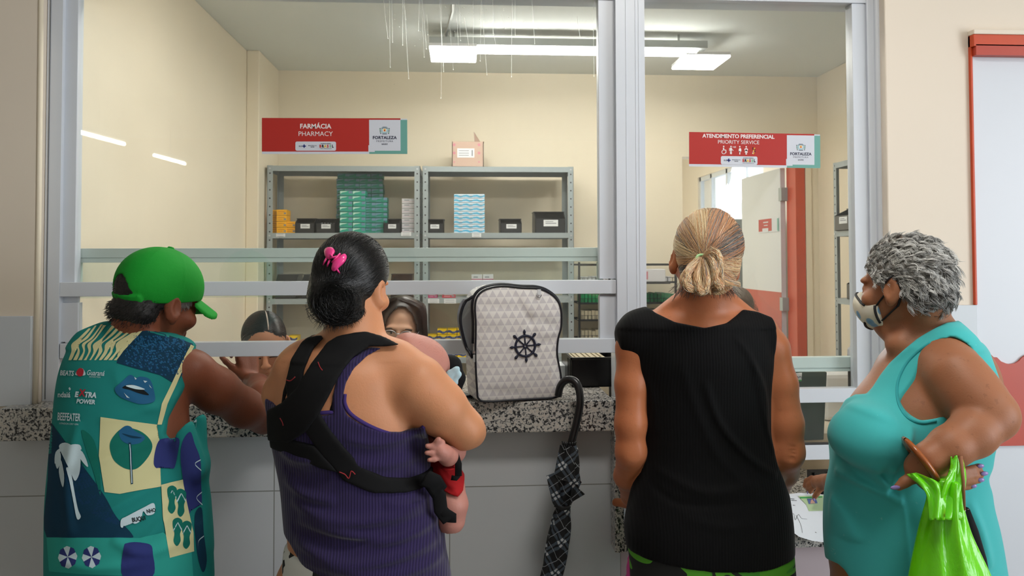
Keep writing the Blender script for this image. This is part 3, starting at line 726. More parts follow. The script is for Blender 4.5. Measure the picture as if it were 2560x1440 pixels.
rows = [(1, 'b_white', 'white upright box in the rack tray above the green ones', .034), (2, 'greencard', 'green upright box in the wire rack tray', .040), (3, 'beige', 'beige folder in the upper file tray of the wire rack', .040), (4, 'beige', 'beige folder in the lower file tray of the wire rack', .045), (0, 'beige', 'beige folder standing in the top tray of the wire rack', .0)]
for k, mm, lab, h in rows:
    x = rx0+.02
    nn = 0
    while x < rx1-.03 and h:
        o = bpy.data.objects.new('index_card_box' if mm == 'beige' else 'medicine_box', fm[mm]); C.objects.link(o)
        o.location = (x, YR+.02, zs[k]+.001); o.scale = (1, 1, random.uniform(.92, 1.05)*(1.0 if k > 1 else .6)); nn += 1; tag(o, lab, 'folder' if mm == 'beige' else 'box', lab.replace(' folder', ' folders').replace(' box ', ' boxes ')); x += .0215+random.random()*.003
# white cartons in front of the rack (seen right of the mullion)
t = tag(MB().box(X_(1612, 4.8), X_(1662, 4.8), 4.78, 4.92, Z_(706, 4.8), Z_(674, 4.8)).build('paper_carton', M['b_white'], bv=.003), 'white carton with a pink end on the rack beside the blonde woman', 'carton')
b = MB(); b.box(X_(1612, 4.78), X_(1620, 4.78), 4.7785, 4.7795, Z_(700, 4.78), Z_(680, 4.78)); o = b.build('pink_label', M['cardpink']); o.parent = t; o.location = Vector(o.location)-Vector(t.location)
b = MB(); b.box(X_(1600, 4.8), X_(1672, 4.8), 4.76, 4.945, Z_(706, 4.8)-.012, Z_(706, 4.8)-.001); 
tag(b.build('tray_shelf', M['wire']), 'black tray ledge under the white carton beside the blonde woman', 'tray')

# ================================================================== BACK ROOM AND DOOR
RW = 2.62
b = MB()
def pyz(px, py, X=RW):       # the point on the side wall X=RW that shows at px,py
    d = RC @ Vector(((px-PX)/F, -(py-PY)/F, -1.0)); t_ = X/d.x
    return Vector((X, d.y*t_, CAMZ+d.z*t_))
wz0, wz1 = 1.86, 2.38; wy0, wy1 = 6.75, pyz(1745, 500).y
b.box(RW, RW+.15, YB+.13, 9.6, 0, wz0); b.box(RW, RW+.15, YB+.13, 9.6, wz1, 2.9); b.box(RW, RW+.15, YB+.13, wy0, wz0, wz1); b.box(RW, RW+.15, wy1, 9.6, wz0, wz1)
struct(b.build('wall_back_room_right', M['cream_hall']))
b = MB(); b.box(.4, RW, 9.45, 9.6, 0, 2.9); struct(b.build('wall_back_room_far', M['cream']))
b = MB(); b.box(.3, .4, YB+.13, 9.6, 0, 2.9); struct(b.build('wall_back_room_left', M['cream']))
b = MB(); b.box(.3, RW+.15, YB, 9.6, 2.9, 3.0); struct(b.build('ceiling_back_room', M['ceil']))
b = MB(); b.box(X_(1690, 9.4), X_(1738, 9.4), 9.40, 9.449, Z_(700, 9.4), Z_(515, 9.4)); tag(b.build('notice_board', mat('faded_pink_board', 'D9A79A', .7)), 'faded pink board on the far wall of the back room', 'board')
w3 = thing('window_3', (RW, (wy0+wy1)/2, wz0)); w3['kind'] = 'structure'
b = MB(); fr = .045
b.box(RW+.02, RW+.06, wy0, wy1, wz0, wz0+fr); b.box(RW+.02, RW+.06, wy0, wy1, wz1-fr, wz1)
for y in (wy0, wy0+(wy1-wy0)*.25, wy0+(wy1-wy0)*.52, wy0+(wy1-wy0)*.78, wy1-fr): b.box(RW+.02, RW+.06, y, y+fr, wz0, wz1)
b.box(RW-.02, RW+.02, wy0-.04, wy1+.04, wz0-.03, wz0); b.build('frame', M['alu'], w3)
b = MB(); b.box(RW+.035, RW+.040, wy0, wy1, wz0, wz1); b.build('glass_pane', M['glass'], w3)
b = MB(); b.box(RW-.45, RW-.02, 6.3, 7.1, 0, Z_(548, 6.3, 1850)); tag(b.build('steel_cabinet', M['steel'], bv=.004), 'grey cabinet in the back room beside the open white door', 'cabinet')
# frame and door leaf
d2 = thing('door_2', (XD1, YB, 0)); d2['kind'] = 'structure'
xf0, xf1 = X_(1990, YB), XD1
b = MB(); b.box(xf0, xf1, YB-.012, YB+.14, 0, ZD); b.build('door_frame', M['redtrim'], d2, bv=.003)
b = MB(); b.box(X_(2015, YB), X_(2030, YB), YB-.010, YB, 0, Z_(400, YB, 2020)); b.build('architrave', M['cream'], d2)
lx = xf0-.004; ly0 = YB+.15; ly1 = pyz(1866, 600, lx).y
b = MB(); b.box(lx-.035, lx, ly0, ly1, 0.01, ZD-.055); leaf = b.build('door_leaf', M['doorwhite'], d2, bv=.002)
zr0, zr1 = pyz(1940, 829, lx-.035).z, pyz(1990, 735, lx-.035).z
b = MB(); b.box(lx-.037, lx-.035, ly0, ly1, zr0, zr1); o = b.build('red_band', M['red'], leaf)
o.location = Vector((0, 0, 0)); 
b = MB(); 
for px, py in ((1991, 478), (1988, 765)):
    p = pyz(px, py, lx-.035); b.box(lx-.04, lx+.02, ly0-.03, ly0+.02, p.z-.045, p.z+.045)
b.build('hinge', M['steel'], d2)
# small sign on the leaf, facing the gangway
A = pyz(1897, 550, lx-.037); B_ = pyz(1947, 550, lx-.037); zb_ = pyz(1897, 583, lx-.037).z
t = thing('door_sign', (lx-.037, B_.y, zb_), 'small red and white sign fixed to the open white door', 'sign')
def dq(fy0, fy1, fz0, fz1, mm, nm, l):
    b = MB(); y = lambda f: A.y+(B_.y-A.y)*f; z = lambda f: zb_+(A.z-zb_)*f
    b.box(lx-.037-l, lx-.037-l+.001, min(y(fy0), y(fy1)), max(y(fy0), y(fy1)), z(fz0), z(fz1)); b.build(nm, M[mm], t)
dq(0, 1, 0, 1, 'signwhite', 'backing', .001); dq(0, .66, .1, 1, 'signred', 'red_panel', .002); dq(.93, 1, .05, .95, 'signteal', 'teal_panel', .002); dq(.2, .5, .0, .32, 'signwhite', 'logo_strip', .003); dq(.25, .5, .72, .8, 'signwhite', 'lettering', .003); dq(.28, .47, .5, .56, 'signwhite', 'lettering', .003)

# ================================================================== CEILING LIGHTS
M['led'] = emit('led_diffuser', 'FFFBF2', 27.0); M['galv'] = mat('galvanised_batten', 'AEB2B0', .35, .6)
zl = 2.60
t = thing('ceiling_light', (0, 0, 0), 'long white light fitting with a square lamp at each end, hung from the pharmacy ceiling', 'light')
def lp(px, py, z=zl):
    d = RC @ Vector(((px-PX)/F, -(py-PY)/F, -1.0)); k = (z-CAMZ)/d.z
    return Vector((d.x*k, d.y*k, z))
yl_ = lp(1400, 135).y; xa_, xb_ = lp(1190, 135).x, lp(1750, 133).x
t.location = (xa_, yl_, ZC)
WL[t.name] = t.location
b = MB(); b.box(xa_-.25, xb_+.05, yl_-.035, yl_+.035, zl+.035, zl+.075); b.build('batten', M['galv'], t)
b = MB(); b.box(xa_-.05, xb_, yl_-.03, yl_+.03, zl, zl+.034); b.build('tube', M['led'], t, bv=.008)
for (x0, x1) in ((lp(1076, 135).x, lp(1191, 135).x), (lp(1700, 150).x, lp(1810, 150).x)):
    yc = yl_+(.02 if x0 < 0.3 else .12); 
    b = MB(); b.box(x0, x1, yc-.15, yc+.15, zl-.012, zl); b.build('lamp_panel', M['led'], t, bv=.004)
    b = MB(); b.box(x0, x1, yc-.15, yc+.15, zl+.0005, zl+.016); b.build('panel_housing', M['white'], t)
b = MB()
for x in (xa_-.12, xb_-.1): b.tube([(x, yl_, zl+.07), (x, yl_, ZC)], .006, 8)
b.tube([(xa_-.14, yl_, zl+.07), (xa_-.16, yl_-.02, zl+.09), (xa_-.12, yl_-.4, ZC-.01), (xa_-.12, yl_-2.0, ZC-.008)], .009, 6)
b.build('hanger', M['galv'], t)
# added fill light nearer the hatch, out of view, brightens staff faces and boxes
for (lx_, ly_) in ((.0, 2.98),):
    t = thing('ceiling_light', (lx_, ly_, ZC), 'added fill light under the pharmacy ceiling nearer the hatch, out of view', 'light')
    b = MB(); b.box(lx_-.6, lx_+.6, ly_-.09, ly_+.09, ZC-.03, ZC-.001); b.build('housing', M['white'], t)
    b = MB(); b.box(lx_-.58, lx_+.58, ly_-.07, ly_+.07, ZC-.045, ZC-.0305); b.build('fill_diffuser', M['led'], t)
# tube lights in the hall behind the camera, which the panes reflect
M['tube'] = emit('hall_tube', 'FFFDF6', 20.0)
zt_ = 2.62
for (a_, b__) in (((176, 324), (310, 360)), ((386, 388), (462, 409))):
    A, B_ = lp(*a_, zt_), lp(*b__, zt_); A.y = 2*(YF+.0285)-A.y; B_.y = 2*(YF+.0285)-B_.y; m_ = (A+B_)/2; sd = Vector((-(B_-A).y, (B_-A).x, 0)).normalized()
    t = thing('hall_tube_light', (m_.x, m_.y, zt_), 'hall tube light mirrored in the pane as the '+('longer bright bar at the frame' if a_[0] < 200 else 'shorter bright bar, away from the frame'), 'light', 'tube lights mirrored in the pane')
    b = MB(); b.obox(A-sd*.05+Vector((0, 0, .02)), B_-A, sd*.1, (0, 0, .04)); b.build('housing', M['white'], t)
    b = MB(); b.tube([A, B_], .020, 12); b.build('tube', M['tube'], t, smooth=True)
    b = MB(); b.tube([m_+Vector((0, 0, .06)), (m_.x, m_.y, ZH)], .006, 8); b.build('hanger', M['galv'], t)
t = thing('hall_fill_light', (.7, 1.15, ZH), 'added square fill light above the people at the counter, out of view', 'light')  # unseen fill lamp, added to brighten the counter front and the people
b = MB(); b.box(.35, 1.05, .95, 1.35, ZH-.04, ZH-.001); b.build('housing', M['white'], t)
b = MB(); b.box(.37, 1.03, .97, 1.33, ZH-.055, ZH-.0405); b.build('fill_diffuser', emit('hall_fill_emission', 'FFFAF3', 27.0), t)
# ================================================================== SOLID SCULPTING (distance fields turned into one continuous skin)
def smin(a, b, k):
    if k <= 0: return np.minimum(a, b)
    h = np.clip(.5+.5*(b-a)/k, 0, 1); return b*(1-h)+a*h-k*h*(1-h)
def smax(a, b, k): return -smin(-a, -b, k)
class Vol:
    def __init__(s, lo, hi, h):
        s.lo = np.array(lo, float); s.h = h; s.n = np.ceil((np.array(hi)-s.lo)/h).astype(int)+1
        s.ax = [(s.lo[i]+h*np.arange(s.n[i])).astype(np.float32) for i in range(3)]
        s.D = np.full(s.n, .5, np.float32)
    def grid(s, sl=None):
        a = [s.ax[i] if sl is None else s.ax[i][sl[i]] for i in range(3)]
        return a[0][:, None, None], a[1][None, :, None], a[2][None, None, :]
    def sl(s, lo, hi, m):
        r = []
        for i in range(3):
            a = int(max(0, math.floor((lo[i]-m-s.lo[i])/s.h))); b = int(min(s.n[i], math.ceil((hi[i]+m-s.lo[i])/s.h)+1))
            r.append(slice(a, max(a, b)))
        return tuple(r)
    def put(s, sl, d, k, mode):
        if mode == '+': s.D[sl] = smin(s.D[sl], d, k)
        else: s.D[sl] = smax(s.D[sl], -d, k)
    def cap(s, a, b, ra, rb=None, k=.01, mode='+', sq=(1, 1, 1)):
        rb = ra if rb is None else rb
        a, b = np.array(a, float), np.array(b, float); m = max(ra, rb)+k+2*s.h; m = m*max(1, 1/min(sq))
        sl = s.sl(np.minimum(a, b), np.maximum(a, b), m)
        X, Y, Z = s.grid(sl); q_ = np.array(sq)
        ba = (b-a)/1.0; bq = ba*q_; L = max(bq.dot(bq), 1e-9)
        px, py, pz = (X-a[0])*q_[0], (Y-a[1])*q_[1], (Z-a[2])*q_[2]
        t = np.clip((px*bq[0]+py*bq[1]+pz*bq[2])/L, 0, 1)
        d = np.sqrt((px-t*bq[0])**2+(py-t*bq[1])**2+(pz-t*bq[2])**2)-(ra+(rb-ra)*t)
        s.put(sl, d.astype(np.float32), k, mode); return s
    def chain(s, pts, k=.008):
        """pts: (point, radius) list joined into a limb"""
        for (a, ra), (b, rb) in zip(pts[:-1], pts[1:]): s.cap(a, b, ra, rb, k)
        return s
    def ell(s, c, r, R=None, k=.01, mode='+'):
        c = np.array(c, float); m = max(r)+k+2*s.h
        sl = s.sl(c, c, m); X, Y, Z = s.grid(sl); X, Y, Z = X-c[0], Y-c[1], Z-c[2]
        if R is not None:
            R = np.array(R); X, Y, Z = (R[0, 0]*X+R[1, 0]*Y+R[2, 0]*Z, R[0, 1]*X+R[1, 1]*Y+R[2, 1]*Z, R[0, 2]*X+R[1, 2]*Y+R[2, 2]*Z)
        k0 = np.sqrt((X/r[0])**2+(Y/r[1])**2+(Z/r[2])**2); k1 = np.sqrt((X/r[0]**2)**2+(Y/r[1]**2)**2+(Z/r[2]**2)**2)+1e-9
        s.put(sl, (k0*(k0-1)/k1).astype(np.float32), k, mode); return s
    def loft(s, rows, k=.02, cap=.03, e=2.0):
        """rows (z, xc, yc, rx, ry) from top to bottom; elliptical sections, smoothly interpolated"""
        rows = sorted(rows, key=lambda r: r[0]); P = np.array(smoothpts(rows, 6)); z = s.ax[2]
        o = np.argsort(P[:, 0]); P = P[o]
        xc, yc, rx, ry = [np.interp(z, P[:, 0], P[:, i]).astype(np.float32)[None, None, :] for i in range(1, 5)]
        X, Y, Z = s.grid()
        ex = np.clip(np.maximum(P[0, 0]+cap-Z, Z-(P[-1, 0]-cap))/cap, 0, 3)           # rounds the ends
        a, b = np.abs(X-xc)/rx, np.abs(Y-yc)/ry
        k0 = (a**e+b**e+ex**e)**(1/e)+1e-6
        k1 = np.sqrt((a/rx)**2+(b/ry)**2)+1e-6
        d = np.minimum(rx, ry)*(k0-1) if False else (k0-1)*np.where(k0 > .2, np.sqrt(a*a+b*b+1e-6)/k1, np.minimum(rx, ry))
        d = np.where(ex > 0, np.minimum(rx, ry)*(k0-1)*.8, d)
        s.D = smin(s.D, d.astype(np.float32), k); return s
    def copy(s, D=None):
        v = Vol.__new__(Vol); v.lo, v.h, v.n, v.ax = s.lo, s.h, s.n, s.ax; v.D = (s.D if D is None else D).copy(); return v
    def poly(s, pts, Y, ext=True):
        """signed distance (negative inside) of a pixel polygon taken on plane Y, over the x-z grid"""
        P = [q(x, y, Y) for x, y in pts]; P = np.array([(p.x, p.z) for p in P])
        return poly_sd(P, s.ax[0][:, None], s.ax[2][None, :])[:, None, :]
    def poly3(s, pts, Y, y0, y1):
        """like poly, but cut along lines of sight between depths y0 and y1, so an edge follows the curve of the body"""
        P = [q(x, y, Y) for x, y in pts]; P = np.array([(p.x, p.z-CAMZ) for p in P]); X, Z = s.ax[0][:, None], s.ax[2][None, :]-CAMZ; ys = s.ax[1]
        K = np.linspace(y0, y1, 9); L = np.stack([poly_sd(P*k/Y, X, Z) for k in K], 1); f = np.clip((ys-y0)/(y1-y0), 0, 1)*8; i = np.minimum(f.astype(int), 7); t = (f-i)[None, :, None]
        return (L[:, i, :]*(1-t)+L[:, i+1, :]*t).astype(np.float32)
    def strokes(s, st, Y):
        X, Z = s.ax[0][:, None], s.ax[2][None, :]; out = np.zeros((s.n[0], s.n[2]), np.float32)
        for pts, amp, wd in st:
            P = [q(x, y, Y) for x, y in smoothpts(pts, 4)]; P = np.array([(p.x, p.z) for p in P]); dm = np.full_like(out, 9)
            L = np.zeros_like(out); n = len(P)
            for i in range(n-1):
                a, b = P[i], P[i+1]; ba = b-a
                t = np.clip(((X-a[0])*ba[0]+(Z-a[1])*ba[1])/max(ba.dot(ba), 1e-9), 0, 1)
                d = np.hypot(X-a[0]-t*ba[0], Z-a[1]-t*ba[1]); c = d < dm
                dm = np.where(c, d, dm); L = np.where(c, (i+t)/(n-1), L)
            out += amp*np.exp(-(dm/wd)**2)*np.maximum(np.sin(PI*np.clip(L, 0, 1)), 0)**.5
        return out[:, None, :]
    def near(s, yc, w=.03):
        return np.clip((yc-s.ax[1])/w+.5, 0, 1)[None, :, None].astype(np.float32)
    def mesh(s, it=1):
        D = s.D; I = D < 0
        c = np.zeros(tuple(n-1 for n in D.shape), np.int8)
        for i in (0, 1):
            for j in (0, 1):
                for k in (0, 1): c += I[i:D.shape[0]-1+i, j:D.shape[1]-1+j, k:D.shape[2]-1+k]
        act = (c > 0) & (c < 8); idx = np.full(act.shape, -1, np.int64); A = np.argwhere(act); idx[act] = np.arange(len(A))
        acc = np.zeros((len(A), 3)); cnt = np.zeros(len(A))
        cor = [(i, j, k) for i in (0, 1) for j in (0, 1) for k in (0, 1)]
        V = [D[A[:, 0]+i, A[:, 1]+j, A[:, 2]+k].astype(float) for i, j, k in cor]
        for a in range(8):
            for b in range(a+1, 8):
                da = np.array(cor[b])-np.array(cor[a])
                if np.abs(da).sum() != 1: continue
                m = (V[a] < 0) != (V[b] < 0); t = np.where(m, V[a]/np.where(m, V[a]-V[b], 1), 0)
                acc += m[:, None]*(np.array(cor[a])+t[:, None]*da); cnt += m
        P = s.lo+s.h*(A+acc/cnt[:, None])
        F_ = []
        for ax in range(3):
            a1, a2 = (ax+1) % 3, (ax+2) % 3
            sl0 = [slice(1, -1)]*3; sl1 = [slice(1, -1)]*3; sl0[ax] = slice(0, -1); sl1[ax] = slice(1, None)
            m = I[tuple(sl0)] != I[tuple(sl1)]; E = np.argwhere(m); off = np.ones(3, int); off[ax] = 0; E = E+off
            s0 = I[E[:, 0], E[:, 1], E[:, 2]]
            def cell(d1, d2):
                B = E.copy(); B[:, a1] -= d1; B[:, a2] -= d2; return idx[B[:, 0], B[:, 1], B[:, 2]]
            Q = np.stack([cell(1, 1), cell(0, 1), cell(0, 0), cell(1, 0)], 1); Q[~s0] = Q[~s0][:, ::-1]; F_.append(Q)
        Fq = np.concatenate(F_); Fq = Fq[(Fq >= 0).all(1)]
        for _ in range(it):
            e = np.concatenate([Fq[:, [0, 1]], Fq[:, [1, 2]], Fq[:, [2, 3]], Fq[:, [3, 0]]])
            S_ = np.stack([np.bincount(e[:, 0], P[e[:, 1], i], len(P)) for i in range(3)], 1); n_ = np.bincount(e[:, 0], minlength=len(P))[:, None]
            P = np.where(n_ > 0, P*.5+.5*S_/np.maximum(n_, 1), P)
        return P, Fq
    def build(s, name, m, parent, it=1, midx=None, cols=None):
        P, Fq = s.mesh(it)
        o = link_mesh(name, P, Fq, m, parent, midx(P[Fq].mean(1)) if midx else None, True, cols(P) if cols else None); return o, P, Fq
def poly_sd(P, X, Z):
    d = np.full(np.broadcast(X, Z).shape, 9., np.float32); s = np.ones_like(d); n = len(P)
    for i in range(n):
        a, b = P[i], P[(i+1) % n]; e = b-a
        t = np.clip(((X-a[0])*e[0]+(Z-a[1])*e[1])/max(e.dot(e), 1e-12), 0, 1)
        d = np.minimum(d, np.hypot(X-a[0]-t*e[0], Z-a[1]-t*e[1]))
        c = ((a[1] > Z) != (b[1] > Z))
        xi = a[0]+(Z-a[1])*e[0]/(e[1] if abs(e[1]) > 1e-9 else 1e-9)
        s = np.where(c & (X < xi), -s, s)
    return d*s
def rows_px(rows):
    """(py, pxL, pxR, Yc, ry) -> loft rows"""
    out = []
    for py, l, r, Yc, ry in rows:
        a, b = q(l, py, Yc), q(r, py, Yc); out.append((a.z, (a.x+b.x)/2, Yc, (b.x-a.x)/2, ry))
    return out
def frame(yaw, pitch=0, roll=0):
    """head frame: local +Y looks forward; yaw>0 turns towards -X; pitch>0 looks down; roll>0 leans to +X"""
    return np.array(Matrix.Rotation(math.radians(yaw), 3, 'Z') @ Matrix.Rotation(math.radians(-pitch), 3, 'X') @ Matrix.Rotation(math.radians(roll), 3, 'Y'))
def head(v, c, R, s=1.0, ears=True, face=True, k=.012, nose=1.0, ear_out=1.0):
    c = np.array(c, float); L = lambda x, y, z: c+R@(np.array((x, y, z))*s); E = lambda p, r, kk=k, mode='+', RR=R: v.ell(L(*p), tuple(np.array(r)*s), RR, kk*s, mode)
    E((0, -.012, .032), (.076, .097, .088), 0); E((0, .030, -.030), (.062, .062, .080)); E((0, .055, -.088), (.034, .034, .028), .03)
    E((0, -.045, -.045), (.055, .05, .05), .03)
    if face:
        E((0, .078, .018), (.056, .020, .014), .012)
        for sx in (-1, 1):
            E((sx*.031, .094, .0), (.019, .012, .012), .010, '-'); E((sx*.031, .080, -.001), (.015, .012, .011), .004)
            E((sx*.045, .065, -.03), (.026, .024, .022), .02)
        v.cap(L(0, .092, .008), L(0, .112, -.030*nose), .007*s, .011*s, .008*s); E((0, .106, -.034), (.018, .012, .009), .006)
        v.cap(L(-.018, .090, -.060), L(.018, .090, -.060), .007*s, .007*s, .005*s); v.cap(L(-.015, .089, -.070), L(.015, .089, -.070), .008*s, .008*s, .005*s)
        v.cap(L(-.022, .1, -.0655), L(.022, .1, -.0655), .0028*s, .0028*s, .003*s, '-')
    if ears:
        for sx in (-1, 1):
            Re = R@np.array(Matrix.Rotation(math.radians(-sx*24*ear_out), 3, 'Z') @ Matrix.Rotation(math.radians(12), 3, 'X'))
            v.ell(L(sx*.083, -.010, -.012), tuple(np.array((.0085, .021, .035))*s), Re, .006*s)
            v.ell(L(sx*.093, -.004, -.008), tuple(np.array((.006, .011, .020))*s), Re, .004*s, '-')
            v.ell(L(sx*.080, .0, -.040), tuple(np.array((.008, .009, .012))*s), Re, .006*s)
    return L
def bvh_of(P, Fq): return BVHTree.FromPolygons([tuple(p) for p in P], [tuple(int(i) for i in f) for f in Fq])
def strands(name, lines, r, m, parent, cols=None, taper=.35, sides=3):
    """lines (n, m, 3): thin tapered fibres as one mesh"""
    L = np.asarray(lines, float); n, k, _ = L.shape
    T = np.gradient(L, axis=1); T /= np.linalg.norm(T, axis=2, keepdims=True)+1e-9
    ref = np.array((.3, -.8, .52)); A = np.cross(T, ref); A /= np.linalg.norm(A, axis=2, keepdims=True)+1e-9; B_ = np.cross(T, A)
    tt = np.linspace(0, 1, k); w = np.minimum(1, taper+(1-taper)*4*np.minimum(tt, 1-tt))
    rr = (np.asarray(r).reshape(-1, 1) if np.ndim(r) else np.full((n, 1), r))*w[None]
    V = np.stack([L+(A*math.cos(2*PI*j/sides)+B_*math.sin(2*PI*j/sides))*rr[..., None] for j in range(sides)], 2)     # n,k,sides,3
    base = (np.arange(n)*k*sides)[:, None, None]; i = np.arange(k-1)[None, :, None]*sides; j = np.arange(sides)[None, None, :]; j2 = (j+1) % sides
    Q = np.stack([base+i+j, base+i+j2, base+i+sides+j2, base+i+sides+j], -1).reshape(-1, 4)
    cc = None if cols is None else np.repeat(np.asarray(cols), k*sides, axis=0)
    return link_mesh(name, V.reshape(-1, 3), Q, m, parent, None, True, cc)
def slerp(a, b, t):
    a = a/np.linalg.norm(a, axis=-1, keepdims=True); b = b/np.linalg.norm(b, axis=-1, keepdims=True)
    w = np.arccos(np.clip((a*b).sum(-1), -1, 1))[..., None, None]; t = t[None, :, None]
    return (np.sin((1-t)*w)*a[..., None, :]+np.sin(t*w)*b[..., None, :])/np.maximum(np.sin(w), 1e-4)
def drape(bvh, c, dirs, lift):
    """points where rays from the head's centre leave the surface"""
    out = np.zeros_like(dirs); c = Vector(c)
    for i in range(dirs.shape[0]):
        for j in range(dirs.shape[1]):
            d = Vector(dirs[i, j]).normalized(); h = bvh.ray_cast(c+d*.35, -d)
            out[i, j] = (h[0]+d*lift[i, j]) if h[0] is not None else c+d*.09
    return out
def nail(v, p, d, nrm): pass
def hand(v, w, axis, nrm, side=1, s=1.0, curl=.5, spread=.10, thumb=(.5, .7), k=.0035):
    """palm and five fingers. w wrist, axis towards the fingertips, nrm out of the back of the hand, side +1 puts the thumb on axis x nrm"""
    w = np.array(w, float); a = np.array(axis, float); a /= np.linalg.norm(a); n = np.array(nrm, float); n -= a*n.dot(a); n /= np.linalg.norm(n); t = np.cross(a, n)*side
    P = lambda x, y, z: w+(t*x+a*y+n*z)*s
    for x0, x1 in ((.026, .030), (.010, .012), (-.008, -.008), (-.022, -.026)):
        v.cap(P(x0*.75, .012, 0), P(x1, .078, .002), .015*s, .0115*s, .010*s)
    tips = []
    for x, L, r, c in ((.030, .074, .0088, curl*.85), (.011, .083, .0090, curl), (-.009, .077, .0086, curl*1.08), (-.027, .060, .0076, curl*1.15)):
        p = P(x, .080, .002); ang = 0; dirx = x*spread*20
        for q_, (f, rr) in enumerate(((.45, 1), (.30, .93), (.25, .85))):
            ang += c*(.9, 1.2, .8)[q_]
            d = a*math.cos(ang)-n*math.sin(ang)+t*dirx*.35; d /= np.linalg.norm(d); e = p+d*L*f*s
            v.cap(p, e, r*rr*s, r*(rr-.07)*s, k*s); p = e
        tips.append((p, d))
    p = P(.024, .018, -.004); d = t*math.cos(thumb[1])+a*math.sin(thumb[1])-n*.25*thumb[0]
    for f, r in ((.040, .0135), (.033, .0105), (.026, .0092)):
        d = d/np.linalg.norm(d); e = p+d*f*s; v.cap(p, e, r*s, r*.9*s, .006*s); p = e; d = d+a*.35-n*.35*thumb[0]
    tips.append((p, d)); return tips

# ------------------------------------------------------------------ skin, cloth and hair materials
def skin(name, col, rough=.42, spots=.05, red=None):
    t = NT(name); c = lin(col); n1 = t.noise(7, 4, .6); n2 = t.noise(60, 3, .6)
    cc = t.mix(n1, tuple(x*.78 for x in c), tuple(min(1, x*1.18) for x in c)); cc = t.mix(t.math('MULTIPLY', t.noise(28, 4, .7), .35), cc, tuple(x*m_ for x, m_ in zip(c, (1.0, .72, .62))))
    cc = t.mix(t.math('MULTIPLY', t.math('GREATER_THAN', n2, .66), spots*3), cc, tuple(x*.55 for x in c))
    b = t.bsdf(cc, rough, 0, t.math('ADD', t.noise(260, 3, .6), t.noise(45, 3, .6)), .25, .0012, spec=.35)
    b.inputs['Subsurface Weight'].default_value = .12; b.inputs['Subsurface Radius'].default_value = (.010, .004, .002); b.inputs['Subsurface Scale'].default_value = .6
    return t.m
def ribbed(name, col, col2, pitch, rough=.85, stren=.5, sheen=.1, axis='X', dist=.0012):
    t = NT(name); s = t.sep(t.coord()); x = s[0] if axis == 'X' else s[1]
    wob = t.math('MULTIPLY', t.noise(5, 2), pitch*3)
    w = t.math('SINE', t.math('MULTIPLY', t.math('ADD', x, wob), 2*PI/pitch)); w = t.math('ADD', t.math('MULTIPLY', w, .5), .5)
    cc = t.mix(w, lin(col2), lin(col)); b = t.bsdf(cc, rough, 0, w, stren, dist, spec=.12)
    b.inputs['Sheen Weight'].default_value = sheen; return t.m
def hairmat(name, col, rough=.38, spec=.5, attr=True):
    t = NT(name)
    if attr:
        a = t.n('ShaderNodeAttribute'); a.attribute_name = 'tone'; c = t.mix(1.0, a.outputs['Color'], lin(col), 'MULTIPLY')
    else: c = t.mix(t.noise(120, 3, .6, t.coord((1, 1, .25))), tuple(x*.5 for x in lin(col)), tuple(min(1, x*1.5) for x in lin(col)))
    t.bsdf(c, rough, 0, spec=spec); return t.m
def cloth(name, col, rough=.85, bs=400, sheen=.1, var=.06):
    m = mat(name, col, rough, 0, var, 9, bs, .15, .0006, spec=.25); return m
# ================================================================== PEOPLE
M['lip'] = mat('lips', 'A0453F', .4); M['eyew'] = mat('eye_white', 'E6E0DA', .2); M['iris'] = mat('dark_iris', '1E120C', .2)
M['sclera_frame'] = mat('clear_spectacle_rim', 'D9DDE2', .2, .6)
def legs(v, hips, Y, zc, w=.10, rt=.085, k=.03, foot=1):
    for sx in (-1, 1):
        x = hips+sx*w; v.chain([((x, Y, zc), rt), ((x, Y-.01, .48), .058), ((x, Y+.01, .34), .056), ((x, Y+.02, .09), .036)], k)
        v.cap((x, Y+.01, .045), (x+sx*.02, Y+.16*foot, .035), .038, .030, .02)
def low_garment(name, hips, Y, rows, m, parent, h=.009, hemz=.25, w=.10, rt=.10, skirt=False):
    """trousers or skirt from the waist down"""
    zs = [r[0] for r in rows]; v = Vol((hips-.32, Y-.26, hemz-.03), (hips+.32, Y+.30, max(zs)+.03), h)
    v.loft(rows, .02)
    if not skirt:
        for sx in (-1, 1): v.chain([((hips+sx*w, Y, rows[-1][0]+.05), rt), ((hips+sx*w, Y, .5), rt*.78), ((hips+sx*w, Y+.01, hemz), rt*.72)], .02)
    X, Yy, Z = v.grid(); v.D = np.maximum(v.D, hemz-Z)
    return v.build(name, m, parent, 2)

